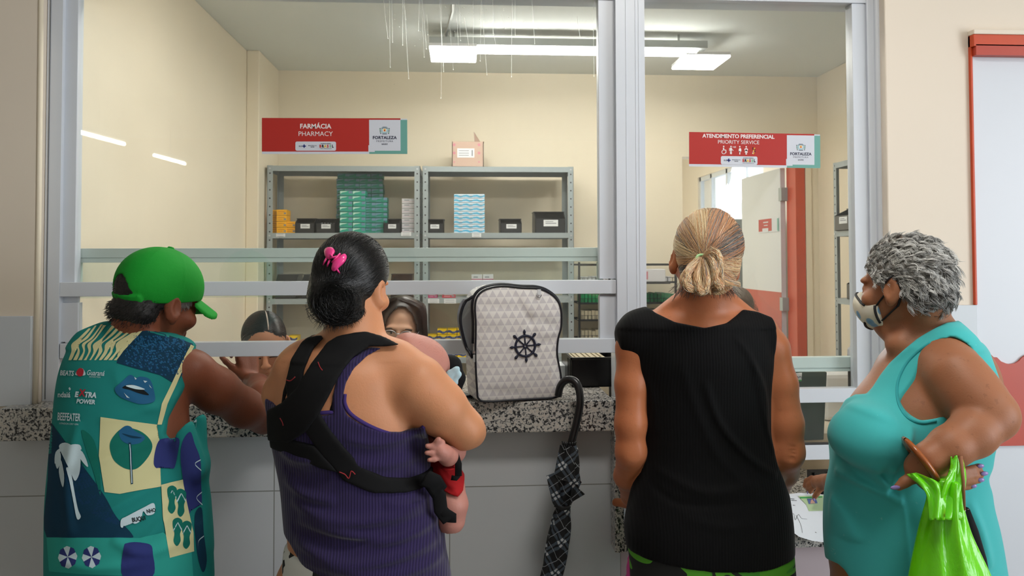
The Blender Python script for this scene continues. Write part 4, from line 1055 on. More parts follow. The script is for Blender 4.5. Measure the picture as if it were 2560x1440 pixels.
# ------------------------------------------------------------------ woman in the black sleeveless top (third from the left)
def woman_black():
    Yc = 2.08; cx = q(1760, 1000, Yc).x
    t = thing('person', (cx, Yc, 0), 'woman in a black sleeveless ribbed top with streaked blonde bun, at the narrow window', 'person')
    SK = skin('tanned_skin', 'B4704A', spots=.06)
    v = Vol((cx-.34, Yc-.22, -.01), (cx+.36, Yc+.30, 1.70), .0045)
    rows = rows_px([(772, 1680, 1815, 2.05, .055), (800, 1600, 1905, 2.06, .075), (840, 1572, 1930, 2.07, .098), (900, 1572, 1935, 2.08, .112), (980, 1592, 1930, 2.09, .112), (1080, 1606, 1932, 2.09, .108), (1150, 1604, 1945, 2.09, .112),
                    (1240, 1582, 1962, 2.08, .122), (1320, 1568, 1972, 2.07, .13), (1400, 1580, 1975, 2.07, .13), (1500, 1590, 1975, 2.07, .12)])
    v.loft(rows, .0, .05)
    tor = v.copy(); tor0 = tor.D.copy()
    # shoulders and arms
    J = lambda x, y, Y: np.array(q(x, y, Y))
    for P in ([(J(1604, 832, 2.07), .046), (J(1586, 870, 2.07), .046), (J(1578, 960, 2.06), .040), (J(1576, 1060, 2.05), .038), (J(1577, 1130, 2.05), .037), (J(1566, 1190, 2.13), .031), (J(1576, 1240, 2.24), .024), (J(1588, 1262, 2.33), .023)],
              [(J(1903, 834, 2.07), .046), (J(1926, 872, 2.07), .047), (J(1950, 960, 2.06), .043), (J(1965, 1060, 2.05), .043), (J(1968, 1130, 2.05), .042), (J(1962, 1180, 2.12), .034), (J(1935, 1250, 2.24), .025), (J(1900, 1262, 2.33), .023)]):
        v.chain(P, .018)
    for (w, sd) in ((J(1588, 1262, 2.33), -1), (J(1900, 1262, 2.33), 1)):
        hand(v, w, (.15*sd*-1, .95, .05), (0, 0, 1), side=sd, curl=.35)
    v.cap(J(1700, 770, 2.06), J(1640, 815, 2.07), .038, .036, .03); v.cap(J(1820, 768, 2.06), J(1880, 815, 2.07), .038, .036, .03)
    v.chain([(J(1762, 800, 2.07), .066), (J(1763, 735, 2.06), .058), (J(1765, 690, 2.06), .056)], .03)
    hc = J(1764, 648, 2.075); R = frame(-4, 2, 7)
    L = head(v, hc, R, 1.0, ear_out=1.15)
    # wrinkles at the elbows
    for (x, y, sx) in ((1577, 1128, 1), (1966, 1130, -1)):
        for k in range(5): v.cap(J(x-22, y-18+k*9+k % 2*3, 2.005), J(x+20, y-12+k*8, 2.008), .0025, .002, .006, '-')
    legs(v, cx, Yc, .62, .095)
    _, bP, bF = v.build('body', SK, t, 1)
    # top
    c = tor
    for P in ([(J(1600, 832, 2.07), .050), (J(1586, 850, 2.07), .048)], [(J(1905, 832, 2.07), .050), (J(1922, 850, 2.07), .048)]): c.chain(P, .02)
    c.cap(J(1690, 778, 2.06), J(1600, 830, 2.07), .037, .042, .03); c.cap(J(1828, 776, 2.06), J(1912, 832, 2.07), .037, .042, .03)
    fold = c.strokes([([(1760, 950), (1800, 1060), (1880, 1150), (1960, 1200)], .009, .010), ([(1880, 900), (1920, 980), (1935, 1080)], .006, .008), ([(1640, 1180), (1760, 1230), (1900, 1210)], .005, .012),
                      ([(1700, 900), (1740, 1020), (1800, 1150), (1900, 1240)], .004, .012), ([(1900, 950), (1925, 1060), (1955, 1150)], .005, .007), ([(1620, 1200), (1700, 1260), (1900, 1250)], -.004, .01),
                      ([(1600, 900), (1640, 1000), (1650, 1100)], .004, .012), ([(1700, 1290), (1820, 1310), (1940, 1290)], .004, .014), ([(1835, 840), (1880, 900), (1900, 980)], .004, .009)], 1.97)*c.near(2.08)
    c.D = np.minimum(c.D-.007-fold, c.D*0+np.maximum(tor0, -.5)-.003)
    reg = c.poly([(1545, 794), (1575, 770), (1624, 762), (1650, 785), (1690, 806), (1759, 819), (1815, 808), (1850, 790), (1871, 776), (1910, 782), (1947, 797), (1952, 840), (1948, 900), (1942, 1000), (1942, 1100), (1958, 1170), (1990, 1240),
                  (2030, 1300), (2030, 1404), (1900, 1413), (1760, 1411), (1640, 1404), (1540, 1394), (1540, 1330), (1555, 1240), (1598, 1150), (1601, 1080), (1586, 980), (1562, 880), (1551, 830)], 1.99)
    c.D = smax(c.D, reg.astype(np.float32), .004)
    c.build('tank_top', ribbed('black_ribbed_knit', '08080A', '040405', .0075, stren=.32, sheen=.05, rough=.75), t, 1)
    # trousers with big green leaves
    tm = NT('black_trousers_with_green_leaves'); mpp = tm.n('ShaderNodeMapping'); mpp.inputs['Rotation'].default_value = (0, .7, 0); mpp.inputs['Scale'].default_value = (7, 3, 16); tcc = tm.n('ShaderNodeTexCoord'); tm.l(tcc.outputs['Object'], mpp.inputs[0]); n = tm.noise(1.0, 1, .4, mpp.outputs[0], .6)
    cc = tm.ramp(n, [(0, lin('0A0C0A')), (.44, lin('4F9A1E')), (.56, lin('3C8A22')), (.59, lin('0E1A0C')), (.66, lin('4F9A1E'))], 'CONSTANT'); tm.bsdf(cc, .8)
    low_garment('trousers', cx, Yc, rows_px([(1330, 1566, 1976, 2.07, .134), (1400, 1574, 1981, 2.07, .135), (1500, 1580, 1986, 2.07, .134), (1650, 1600, 1970, 2.07, .12)]), tm.m, t)
    # hair: a close cap, then combed strands gathered at the bun
    hv = Vol(hc-.16, hc+.16, .0045); hv.ell(L(0, -.014, .034), (.084, .104, .095), R, 0); hv.ell(L(0, -.05, -.03), (.066, .056, .055), R, .03); hv.ell(L(0, -.068, -.058), (.050, .036, .030), R, .02)
    X, Y, Z = hv.grid(); Xl = [R[0, i]*(X-hc[0])+R[1, i]*(Y-hc[1])+R[2, i]*(Z-hc[2]) for i in range(3)]
    lim = np.interp(Xl[2], [-.11, -.04, 0, .04, .08, .14], [-.035, -.022, .02, .06, .085, .11])
    hv.D = smax(hv.D, (Xl[1]-lim).astype(np.float32), .004)
    capD, hP, hF = hv.build('hair', hairmat('grey_brown_hair_roots', '6E6258', .5, attr=False), t, 1)
    bv = bvh_of(hP, hF); loc = lambda x, y, z: R@np.array((x, y, z))
    bun = J(1757, 652, 1.955)-hc; bun /= np.linalg.norm(bun)
    n = 5200; rg = np.random.default_rng(3)
    th = rg.uniform(-PI, PI, n); st = []
    for a in th:                      # start points around the hairline
        z = .115*math.cos(a); x = .10*math.sin(a); y = .03+.05*max(0, math.cos(a))-.055*max(0, -math.cos(a)); st.append(loc(x, y, z-.01))
    st = np.array(st); end = bun[None]+rg.normal(0, .07, (n, 3)); tt = np.linspace(rg.uniform(0, .25), 1, 16)
    D = slerp(st, end, tt); sag = np.sin(np.linspace(0, PI, 16))[None, :, None]*rg.normal(0, .035, (n, 1, 3)); D = D+sag+.05*np.sin(tt*PI)[None, :, None]*np.sin(th*17)[:, None, None]*np.cross(bun, st)[:, None, :]*8
    D[:, :, 2] -= .10*np.sin(np.linspace(0, PI, 16))[None]*np.abs(np.sin(th))[:, None]
    lines = drape(bv, hc, D, (.0005+.0045*(.5+.5*np.sin(th*13+2))[:, None]*np.sin(np.linspace(.3, PI, 16))[None]+rg.uniform(0, .0025, (n, 1))))
    pal = np.array([lin('E8CFA4'), lin('D9AE7C'), lin('C98F68'), lin('8D8884'), lin('55504E'), lin('EADFC8'), lin('C9A07C')])
    band = (np.sin(th*5+1)+np.sin(th*11+.5)*.8+rg.normal(0, .28, n)); ci = np.where(band > .5, 0, np.where(band > -.1, 1, np.where(band > -.7, 6, np.where(band > -1.3, 3, 4)))); ci = np.where(rg.random(n) < .05, 5, ci); ci = np.where((rg.random(n) < .3) & (np.sin(th) > .2), 2, ci)
    HM = hairmat('streaked_blonde_hair', 'FFFFFF', .42)
    hair = [strands('hair_strands', lines, rg.uniform(.00035, .0008, n), HM, capD, pal[ci]*rg.uniform(.88, 1.08, (n, 1)))]
    # bun: loops of hair folded over a green elastic
    bc = np.array(J(1757, 655, 1.945)); LB = []; cb = []
    ctrl = [[(1752, 650), (1742, 690), (1752, 728), (1772, 715), (1778, 680)], [(1758, 645), (1780, 628), (1798, 645), (1800, 672), (1808, 702), (1850, 712)], [(1748, 655), (1722, 680), (1712, 706), (1735, 722), (1752, 700)], [(1756, 650), (1768, 690), (1762, 730), (1745, 728)],
            [(1750, 648), (1728, 668), (1716, 690), (1728, 712), (1745, 716)], [(1766, 640), (1785, 660), (1785, 700), (1765, 722)], [(1760, 655), (1790, 700), (1800, 720), (1780, 726)]]
    for ci_, cpts in enumerate(ctrl):
        base = smoothpts(cpts, 7); m_ = len(base)
        for k in range(210):
            o1, o2 = rg.normal(0, 5), rg.normal(0, 3.2); ph = rg.uniform(0, 6)
            ln = [np.array(q(x+o1*math.sin(PI*min(1, .15+i/m_))+2*math.sin(ph+i*.4), y+o2+1.5*math.cos(ph+i*.5), 1.938-.030*math.sin(PI*i/(m_-1))-abs(rg.normal(0, .002))+.022*(i/m_)*(ci_ == 1)+(abs(o1)/18)**2*.03)) for i, (x, y) in enumerate(base)]
            ln = np.array(ln); xi = np.linspace(0, m_-1, 20); LB.append(np.stack([np.interp(xi, range(m_), ln[:, j]) for j in range(3)], 1)); cb.append(pal[rg.choice([0, 1, 2, 5, 6, 3], p=[.3, .25, .12, .1, .17, .06])]*rg.uniform(.85, 1.08))
    cv = Vol(bc-.07, bc+np.array((.07, .07, .07)), .004); cv.ell(J(1755, 690, 1.955), (.036, .026, .040), None, .02); cv.ell(J(1757, 655, 1.965), (.022, .03, .022), None, .02)
    o, _, _ = cv.build('bun', hairmat('blonde_bun', 'A98563', .5, attr=False), t, 1)
    strands('bun_strands', LB, .0006, HM, o, cb)
    b = MB(); c0 = J(1754, 648, 1.94); ring = [c0+np.array((.013*math.cos(a), .004*math.sin(a), .011*math.sin(a))) for a in np.linspace(0, 2*PI, 16)]; b.tube(ring, .0035, 8, False); b.build('hair_elastic', mat('pale_green_elastic', 'A5D69A', .7), t, smooth=True)
    # wisps at the nape
    W_ = []; 
    for k in range(260):
        x = rg.uniform(1690, 1835); y = rg.uniform(702, 728); p = np.array(q(x, y, 1.995+.035*((x-1763)/75)**2)); d = np.array((rg.normal((x-1763)/5000, .008), rg.normal(-.006, .005), -rg.uniform(.008, .028)))
        W_.append([p+d*s_+np.array((0, -.006*math.sin(PI*s_), 0)) for s_ in np.linspace(0, 1, 8)])
    strands('nape_wisps', W_, .0005, hairmat('dark_nape_hair', '4A3A30', .5, attr=False), capD)
woman_black()
# ------------------------------------------------------------------ man in the green cap
def man():
    Yc = 2.03; cx = q(320, 1200, Yc).x; t = thing('person', (cx, Yc, 0), 'man in a green cap and teal beach-print tank top leaning on the counter', 'person')
    SK = skin('weathered_brown_skin', '7C4730', spots=.10, rough=.5); J = lambda x, y, Y: np.array(q(x, y, Y))
    v = Vol((cx-.34, Yc-.24, -.01), (cx+.46, Yc+.72, 1.60), .0045)
    rows = rows_px([(828, 250, 420, 2.16, .060), (850, 205, 455, 2.15, .085), (885, 178, 466, 2.13, .105), (950, 160, 468, 2.11, .120), (1050, 150, 468, 2.08, .125), (1150, 140, 482, 2.05, .125), (1250, 132, 494, 2.03, .128), (1350, 130, 506, 2.02, .128), (1440, 130, 512, 2.02, .125), (1560, 140, 510, 2.02, .12)])
    v.loft(rows, 0, .04); tor = v.copy()
    v.cap(J(330, 850, 2.15), J(255, 850, 2.15), .040, .040, .03); v.cap(J(340, 856, 2.15), J(430, 882, 2.14), .038, .034, .03)
    v.chain([(J(350, 860, 2.16), .062), (J(372, 800, 2.16), .058), (J(380, 760, 2.16), .056)], .02)
    v.cap(J(292, 826, 2.105), J(400, 848, 2.10), .012, .012, .02)
    core = v.D.copy()
    v.chain([(J(436, 920, 2.14), .050), (J(478, 932, 2.14), .055), (J(540, 975, 2.19), .056), (J(610, 1020, 2.28), .050), (J(660, 1046, 2.37), .043)], .025)
    v.chain([(J(660, 1046, 2.37), .043), (J(656, 988, 2.425), .039), (J(646, 963, 2.50), .034), (J(628, 953, 2.62), .027)], .012)
    w = J(626, 948, 2.62); hand(v, w, (-.25, .45, .86), (.55, -.80, .2), side=-1, s=.98, curl=.75, thumb=(.8, .9))
    v.chain([(J(240, 915, 2.17), .045), (J(205, 950, 2.23), .042), (J(190, 982, 2.38), .040), (J(300, 955, 2.56), .030), (J(400, 957, 2.66), .025)], .02)
    hand(v, J(400, 955, 2.66), (.9, .35, 0), (0, 0, 1), side=1, curl=.08)
    hc = J(392, 754, 2.17); R = frame(-34, 15, 4)
    L = head(v, hc, R, 1.05, ear_out=1.5)
    for k in range(5): v.cap(L(.055, .055-.006*k, -.075-.010*k), L(.062, .01, -.07-.012*k), .0018, .0018, .006, '-')
    legs(v, cx, Yc, .75, .09); v.build('body', SK, t, 1)
    # tank top
    c = tor; c.cap(J(330, 848, 2.15), J(242, 862, 2.15), .047, .054, .02); c.cap(J(345, 860, 2.15), J(436, 892, 2.14), .043, .047, .02); c.cap(J(245, 880, 2.16), J(232, 910, 2.17), .054, .050, .02)
    fold = c.strokes([([(440, 1000), (330, 1040), (230, 1060)], .003, .012), ([(430, 1080), (300, 1130), (180, 1180)], .005, .014), ([(410, 1200), (300, 1260), (160, 1330)], .006, .014), ([(470, 1180), (420, 1290), (330, 1380)], .005, .012),
                      ([(180, 1060), (170, 1200), (200, 1330)], .005, .014), ([(500, 1200), (485, 1300), (495, 1420)], .008, .012), ([(250, 930), (300, 1000), (410, 1060)], .003, .012), ([(440, 1110), (470, 1200), (475, 1330)], -.006, .010),
                      ([(300, 1330), (380, 1370), (470, 1350)], .005, .012), ([(150, 1390), (260, 1400), (400, 1390)], .005, .012), ([(340, 840), (300, 880), (250, 910)], .003, .008)], 1.93)*c.near(2.1)*1.5
    c.D = np.minimum(np.minimum(c.D, core)-.008-fold, core-.003)
    c.cap(J(455, 1075, 2.0), J(480, 1170, 2.0), .030, .034, .03); c.cap(J(500, 1050, 2.06), J(492, 1160, 2.04), .016, .026, .02); c.cap(J(492, 1160, 2.04), J(500, 1440, 2.02), .024, .030, .03)
    reg = c.poly([(70, 1000), (85, 935), (110, 872), (150, 838), (205, 813), (262, 809), (292, 816), (318, 820), (350, 833), (378, 840), (425, 854), (482, 874), (480, 890), (462, 930), (450, 975), (470, 1030), (520, 1030), (600, 1120), (600, 1445), (560, 1475), (100, 1475), (100, 1200)], 2.03)
    hole = c.poly([(486, 868), (468, 905), (452, 940), (432, 985), (414, 1050), (415, 1085), (424, 1098), (444, 1096), (450, 1078), (470, 1056), (500, 1038), (560, 1030), (640, 960), (560, 870), (500, 850)], 2.00)
    c.D = smax(c.D, reg.astype(np.float32), .004); c.D = smax(c.D, -hole.astype(np.float32), .004)
    for n, cc in (('sh_teal', '1A7F7A'), ('sh_navy', '0D3556'), ('sh_cream', 'CFCB9A'), ('sh_dark', '07344C'), ('sh_blue', '1F5A82'), ('sh_green', '0B6B5E'), ('sh_purple', '2B3470'), ('sh_white', 'BFD3DA'), ('sh_aqua', '2B9A8E'), ('sh_black', '0A1418'), ('sh_red', 'A82A35')):
        M[n] = cloth(n.replace('sh_', 'shirt_print_'), cc, bs=700)
    P, Fq = c.mesh(1); bv = bvh_of(P, Fq)
    names = ['sh_teal', 'sh_navy', 'sh_cream', 'sh_dark', 'sh_blue', 'sh_green', 'sh_purple', 'sh_white', 'sh_aqua', 'sh_black', 'sh_red']; NI = {n: i for i, n in enumerate(names)}
    # printed artwork lies on the cloth: each motif is cut finely and laid on the shirt's own surface
    AV, AF, AM = [list(map(tuple, P))], [[list(map(int, f)) for f in Fq]], [0]*len(Fq); cnt = [len(P)]; lev = [0]
    def lay(vs, fs, mt, sub=6):
        lift = .0009+.0006*lev[0]
        me = bmesh.new(); vv = [me.verts.new((x, y, 0)) for x, y in vs]
        for f in fs:
            try: me.faces.new([vv[i] for i in f])
            except Exception: pass
        bmesh.ops.triangulate(me, faces=me.faces[:])
        for _ in range(7):
            es = [e for e in me.edges if e.calc_length() > sub]
            if not es: break
            bmesh.ops.subdivide_edges(me, edges=es, cuts=1); bmesh.ops.triangulate(me, faces=[f for f in me.faces if len(f.verts) > 3])
        me.verts.index_update(); out = []; ok = []; o = Vector((0, 0, CAMZ))
        for w_ in me.verts:
            d = (q(w_.co.x, w_.co.y, 2.0)-o).normalized(); h = bv.ray_cast(o, d); good = h[0] is not None and h[0].y < 2.24
            ok.append(good); out.append(tuple(h[0]+(h[1] if h[1].y < 0 else -h[1])*lift) if good else (0, 0, 0))
        F2 = [[cnt[0]+x.index for x in f.verts] for f in me.faces if all(ok[x.index] for x in f.verts) and max(out[x.index][1] for x in f.verts)-min(out[x.index][1] for x in f.verts) < .02]
        AV.append(out); AF.append(F2); AM.extend([NI[mt]]*len(F2)); cnt[0] += len(out); me.free()
    pg = lambda pts, mt, sub=8: lay(pts, [list(range(len(pts)))], mt, sub)
    cv = lambda pts, mt, n=5, sub=8: pg([tuple(p) for p in smoothpts(pts, n, True)], mt, sub)
    def txt(s, x, y, size, mt, bold=0, rot=0, sx=1, shear=0):
        vs, fs = text2d(s, size, bold, 'LEFT', 1, shear); ca, sa = math.cos(rot), math.sin(rot)
        lay([(x+(a*ca*sx-b_*sa), y-(a*sx*sa+b_*ca)) for a, b_ in vs], fs, mt, 9)
    # big fields of colour
    pg([(300, 872), (330, 830), (378, 826), (425, 840), (482, 860), (464, 920), (440, 962), (400, 938), (340, 922), (292, 908)], 'sh_dark')
    lev[0] = 1
    rr = random.Random(2)
    for k in range(1000):                       # speckled water texture in the dark yoke
        x = rr.uniform(305, 462); y = rr.uniform(838, 935)
        if y > 905+(x-300)*.3 or y < 826+abs(x-370)*.25 or x > 478-(y-860)*.32 or x < 316-(y-870)*.25: continue
        w_ = rr.uniform(2, 5); pg([(x, y), (x+w_, y+1), (x+w_, y+3+rr.random()*2), (x, y+3)], 'sh_blue' if rr.random() < .6 + (880-y)*.005 else 'sh_navy', 20)
    lev[0] = 1
    base = [(172, 905), (200, 878), (240, 850), (262, 822), (300, 812), (350, 824), (330, 872), (300, 904), (240, 910)]
    for k in range(10):                        # cream wavy stripes on the left yoke
        x0 = 176+k*12.5; top = [(225, 822), (240, 815), (255, 812), (262, 814), (285, 815), (300, 816), (318, 815), (335, 820), (345, 824), (352, 828)][k]
        pts = smoothpts([(x0, 901), (x0+8+k, 880), (x0+6+k*1.5, 862), (x0+(top[0]-x0)*.55, 845), top], 5)
        w_ = [3.4+1.2*math.sin(i*.5+k) for i in range(len(pts))]
        pg([(p[0]-a, p[1]) for p, a in zip(pts, w_)]+[(p[0]+a, p[1]) for p, a in zip(pts[::-1], w_[::-1])], 'sh_cream')
    pg([(476, 862), (484, 866), (462, 910), (440, 962), (418, 1010), (404, 1062), (393, 1062), (404, 1010), (428, 960), (452, 908)], 'sh_cream')
    lev[0] = .4
    # dark sea with palm
    cv([(128, 1060), (140, 1110), (175, 1150), (225, 1190), (262, 1240), (290, 1290), (330, 1335), (320, 1345), (220, 1345), (118, 1343), (120, 1200)], 'sh_dark')
    cv([(140, 1130), (200, 1160), (260, 1250), (300, 1310), (240, 1290), (180, 1230)], 'sh_navy')
    cv([(205, 1075), (235, 1100), (248, 1160), (252, 1240), (235, 1180), (215, 1120)], 'sh_green')
    lev[0] = 1
    # cream panels
    pg([(252, 1043), (392, 1062), (382, 1095), (398, 1100), (402, 1216), (300, 1235), (262, 1230), (248, 1140)], 'sh_cream')
    lev[0] = 2
    cv([(285, 1090), (310, 1070), (350, 1078), (378, 1105), (375, 1135), (345, 1170), (315, 1172), (285, 1150), (275, 1115)], 'sh_green')
    lev[0] = 3
    cv([(298, 1080), (312, 1066), (325, 1066), (338, 1078), (362, 1094), (350, 1108), (325, 1112), (305, 1102)], 'sh_blue'); lev[0] = 4; cv([(305, 1084), (330, 1090), (355, 1096), (330, 1096)], 'sh_dark')
    pg([(322, 1108), (328, 1108), (333, 1210), (328, 1211)], 'sh_dark'); lev[0] = 5; pg([(324, 1112), (326, 1112), (331, 1208), (329, 1208)], 'sh_white')
    lev[0] = 2
    pg([(402, 1212), (458, 1198), (462, 1240), (482, 1330), (484, 1378), (424, 1394), (408, 1300)], 'sh_cream')
    lev[0] = 3
    for (x, y) in ((430, 1250), (452, 1258), (443, 1330), (466, 1338)):     # flip-flops
        lev[0] = 3; cv([(x-12, y-30), (x, y-36), (x+11, y-28), (x+10, y-10), (x+6, y+5), (x+7, y+22), (x-2, y+34), (x-10, y+24), (x-8, y+4), (x-12, y-12)], 'sh_green'); 
        pg([(x-1, y-24), (x+1, y-24), (x+11, y-6), (x+9, y-4)], 'sh_white'); pg([(x-1, y-24), (x+1, y-24), (x-10, y-2), (x-12, y-4)], 'sh_white')
    lev[0] = 2
    # purple sash shape, lips, glasses
    cv([(398, 1100), (420, 1096), (448, 1096), (446, 1130), (436, 1170), (420, 1160), (412, 1120), (400, 1140), (394, 1170), (384, 1160), (388, 1125)], 'sh_purple')
    cv([(288, 972), (305, 955), (325, 938), (340, 945), (352, 942), (375, 950), (386, 985), (384, 1005), (355, 1011), (325, 1003), (298, 990)], 'sh_blue'); lev[0] = 3; cv([(306, 970), (325, 962), (350, 970), (372, 988), (350, 985), (325, 976)], 'sh_black')
    lev[0] = 4; cv([(314, 966), (335, 964), (362, 974), (340, 974)], 'sh_white')
    for a in ([(336, 943), (342, 948), (338, 950)], [(358, 952), (368, 954), (362, 958)], [(310, 982), (325, 996), (318, 994)], [(372, 962), (379, 972), (374, 968)]): pg(a, 'sh_white')
    lev[0] = 3; cv([(302, 1315), (304, 1298), (318, 1290), (360, 1268), (384, 1258), (386, 1282), (368, 1288), (358, 1278), (352, 1300), (338, 1309), (328, 1302), (322, 1294), (312, 1302), (308, 1318)], 'sh_white')
    lev[0] = 4
    txt('BUQUI', 331, 1305, 15, 'sh_black', .03, .18, .75); txt('NHO', 367, 1283, 13, 'sh_black', .03, .2, .75)
    lev[0] = 3
    # palm tree
    cv([(168, 1170), (178, 1176), (186, 1220), (196, 1270), (204, 1292), (194, 1297), (184, 1250), (174, 1200)], 'sh_white')
    for pts in ([(150, 1115), (172, 1108), (200, 1135), (202, 1175), (190, 1202), (178, 1180), (165, 1150)], [(160, 1118), (142, 1130), (140, 1160), (150, 1135)], [(155, 1150), (150, 1180), (160, 1218), (163, 1185)], [(185, 1118), (208, 1130), (222, 1165), (212, 1160), (198, 1140)], [(180, 1112), (200, 1112), (205, 1124), (190, 1122)], [(152, 1130), (141, 1150), (146, 1172), (155, 1150)]): cv(pts, 'sh_white', 4)
    lev[0] = 1
    # aqua bottom with beach umbrellas and a dark lolly shape
    pg([(118, 1343), (300, 1344), (350, 1345), (408, 1330), (424, 1394), (478, 1380), (482, 1440), (300, 1438), (200, 1434), (124, 1428)], 'sh_aqua')
    lev[0] = 2
    for (x, y) in ((171, 1392), (230, 1392)):
        for k in range(8):
            a0, a1 = k*PI/4+.3, (k+1)*PI/4+.3; pg([(x, y), (x+22*math.cos(a0), y+26*math.sin(a0)), (x+24*math.cos((a0+a1)/2), y+28*math.sin((a0+a1)/2)), (x+22*math.cos(a1), y+26*math.sin(a1))], 'sh_white' if k % 2 else 'sh_purple')
    cv([(308, 1440), (310, 1370), (318, 1358), (350, 1356), (376, 1362), (382, 1385), (381, 1440)], 'sh_purple')
    lev[0] = 1
    cv([(458, 1100), (475, 1080), (486, 1110), (500, 1150), (502, 1210), (504, 1260), (490, 1240), (468, 1290), (458, 1200), (452, 1140)], 'sh_purple'); cv([(486, 1290), (504, 1270), (508, 1330), (516, 1400), (506, 1430), (492, 1380)], 'sh_dark')
    lev[0] = 2
    for pts in ([(500, 1150), (487, 1160), (502, 1176)], [(504, 1230), (490, 1245), (506, 1262)], [(508, 1340), (496, 1352), (494, 1372)], [(482, 1062), (492, 1050), (490, 1070)]):
        p = smoothpts(pts, 5); pg([(a[0], a[1]-1.3) for a in p]+[(a[0], a[1]+1.3) for a in p[::-1]], 'sh_white')
    lev[0] = 1
    # sponsors' lettering
    txt('BEATS', 151, 938, 17, 'sh_white', .03, -.05, .72, .1); cv([(190, 938), (196, 925), (208, 922), (214, 938)], 'sh_white'); lev[0] = 2; cv([(192, 932), (200, 921), (210, 925), (208, 939), (198, 941)], 'sh_red')
    txt('Guaraná', 217, 938, 18, 'sh_white', .01, -.05, .72, .25); txt('ANTARCTICA', 224, 944, 5, 'sh_white', 0, -.05, .9)
    txt('ndaiá', 146, 993, 19, 'sh_white', .02, -.02, .8); pg([(173, 971), (176, 968), (179, 973), (176, 977)], 'sh_white')
    txt('E', 188, 992, 18, 'sh_white', .05, -.06, .9, .15); lev[0] = 2; txt('X', 199, 990, 24, 'sh_red', .04, -.06, .8, .1); txt('TRA', 212, 993, 18, 'sh_white', .05, -.06, .85, .15); txt('POWER', 192, 1008, 15, 'sh_white', .04, -.06, .88, .15)
    txt('BEEFEATER', 145, 1050, 27, 'sh_white', .02, -.06, .43); txt('LONDON DRY GIN', 150, 1060, 6, 'sh_white', 0, -.08, .9)
    V = np.concatenate([np.array(a).reshape(-1, 3) for a in AV]); FF = [f for a in AF for f in a]
    link_mesh('tank_top', V, FF, [M[n] for n in names], t, AM, True)
    low_garment('shorts', cx, Yc, rows_px([(1380, 138, 500, 2.02, .118), (1500, 130, 515, 2.02, .125), (1600, 130, 515, 2.02, .12), (1700, 140, 505, 2.02, .12)]), cloth('dark_shorts_cloth', '15181C'), t, hemz=.5)
    # cap: dome, opening at the back with its strap, peak and button
    GC = NT('green_cotton_twill'); cc = GC.mix(GC.noise(12, 3), lin('0C8A26'), lin('119A2C')); GC.bsdf(cc, .75, 0, GC.math('ADD', GC.math('MULTIPLY', GC.noise(600, 2), .15), GC.noise(22, 3)), .5, .004, spec=.3)
    hv = Vol(hc-.20, hc+.20, .0035); cc_ = L(0, -.004, .040); hv.ell(cc_, (.095, .119, .102), R, 0)
    X, Y, Z = hv.grid(); Xl = [R[0, i]*(X-hc[0])+R[1, i]*(Y-hc[1])+R[2, i]*(Z-hc[2]) for i in range(3)]
    outer = hv.D.copy(); shell = outer
    rim = -(Xl[2]-(.004+.27*Xl[1]))                      # above the rim line
    shell = np.maximum(shell, rim.astype(np.float32))
    strap = np.abs(Xl[2]-(.004+.27*Xl[1])-.011)-.010
    op = np.sqrt((Xl[0]/.034)**2+((Xl[2]+.020)/.066)**2)-1; op = np.where(Xl[1] < 0, op*.04, .5)
    shell = np.maximum(shell, np.minimum(-op, np.where(Xl[1] < 0, strap, .5)).astype(np.float32))
    shell = np.minimum(shell, np.maximum(np.maximum(outer-.0055, strap), np.maximum(np.abs(Xl[0])-.058, Xl[1]+.02)).astype(np.float32))
    for a in (0, 60, 120):                               # panel seams
        n_ = (math.cos(math.radians(a+90)), math.sin(math.radians(a+90))); dd = np.abs(Xl[0]*n_[0]+(Xl[1]+.004)*n_[1]); shell = shell-(.0009*np.exp(-(dd/.0022)**2)).astype(np.float32)
    hv.D = shell; o, _, _ = hv.build('cap', GC.m, t, 1)
    hv2 = Vol(hc-.26, hc+.26, .003); X, Y, Z = hv2.grid(); Xl = [R[0, i]*(X-hc[0])+R[1, i]*(Y-hc[1])+R[2, i]*(Z-hc[2]) for i in range(3)]
    bent = Xl[2]-(.034-.35*(Xl[1]-.10)-7.0*Xl[0]**2*(1))
    plan = np.sqrt((Xl[0]/.078)**2+((Xl[1]-.095)/.085)**2)-1
    inner = np.sqrt((Xl[0]/.088)**2+((Xl[1]+.004)/.108)**2)-1
    hv2.D = np.maximum(np.maximum(np.abs(bent)-.006, plan*.07), -inner*.09).astype(np.float32); hv2.D = np.maximum(hv2.D, -(Xl[1]-.03).astype(np.float32)); hv2.build('peak', GC.m, o, 4)
    b = MB(); b.lathe((0, 0, 0), [(.001, .006), (.007, .005), (.009, .002), (.009, -.002)], 14); top = Vector(L(0, -.004, .1365)); 
    RM = Matrix([list(r) for r in R]); b.v = [tuple(top+RM@Vector(p)) for p in b.v]; b.build('cap_button', GC.m, o, smooth=True)
    # hair below the cap: dark at the back, grey at the temple
    h2 = Vol(hc-.18, hc+.18, .004); h2.ell(L(0, -.010, .030), (.087, .110, .094), R, 0); h2.ell(L(0, -.050, -.035), (.072, .058, .046), R, .015)
    X, Y, Z = h2.grid(); Xl = [R[0, i]*(X-hc[0])+R[1, i]*(Y-hc[1])+R[2, i]*(Z-hc[2]) for i in range(3)]
    lim = np.interp(Xl[2], [-.11, -.07, -.04, -.02, .0, .03, .1], [-.05, -.040, -.030, -.030, .052, .062, .08]); up = Xl[2]-(.020+.27*Xl[1])
    h2.D = smax(h2.D, (Xl[1]-lim).astype(np.float32), .004); upm = np.where((np.abs(Xl[0]) < .044) & (Xl[1] < 0), Xl[2]-.060, up); h2.D = smax(h2.D, upm.astype(np.float32), .004); h2.D = smax(h2.D, -(Xl[2]+.092).astype(np.float32), .006)
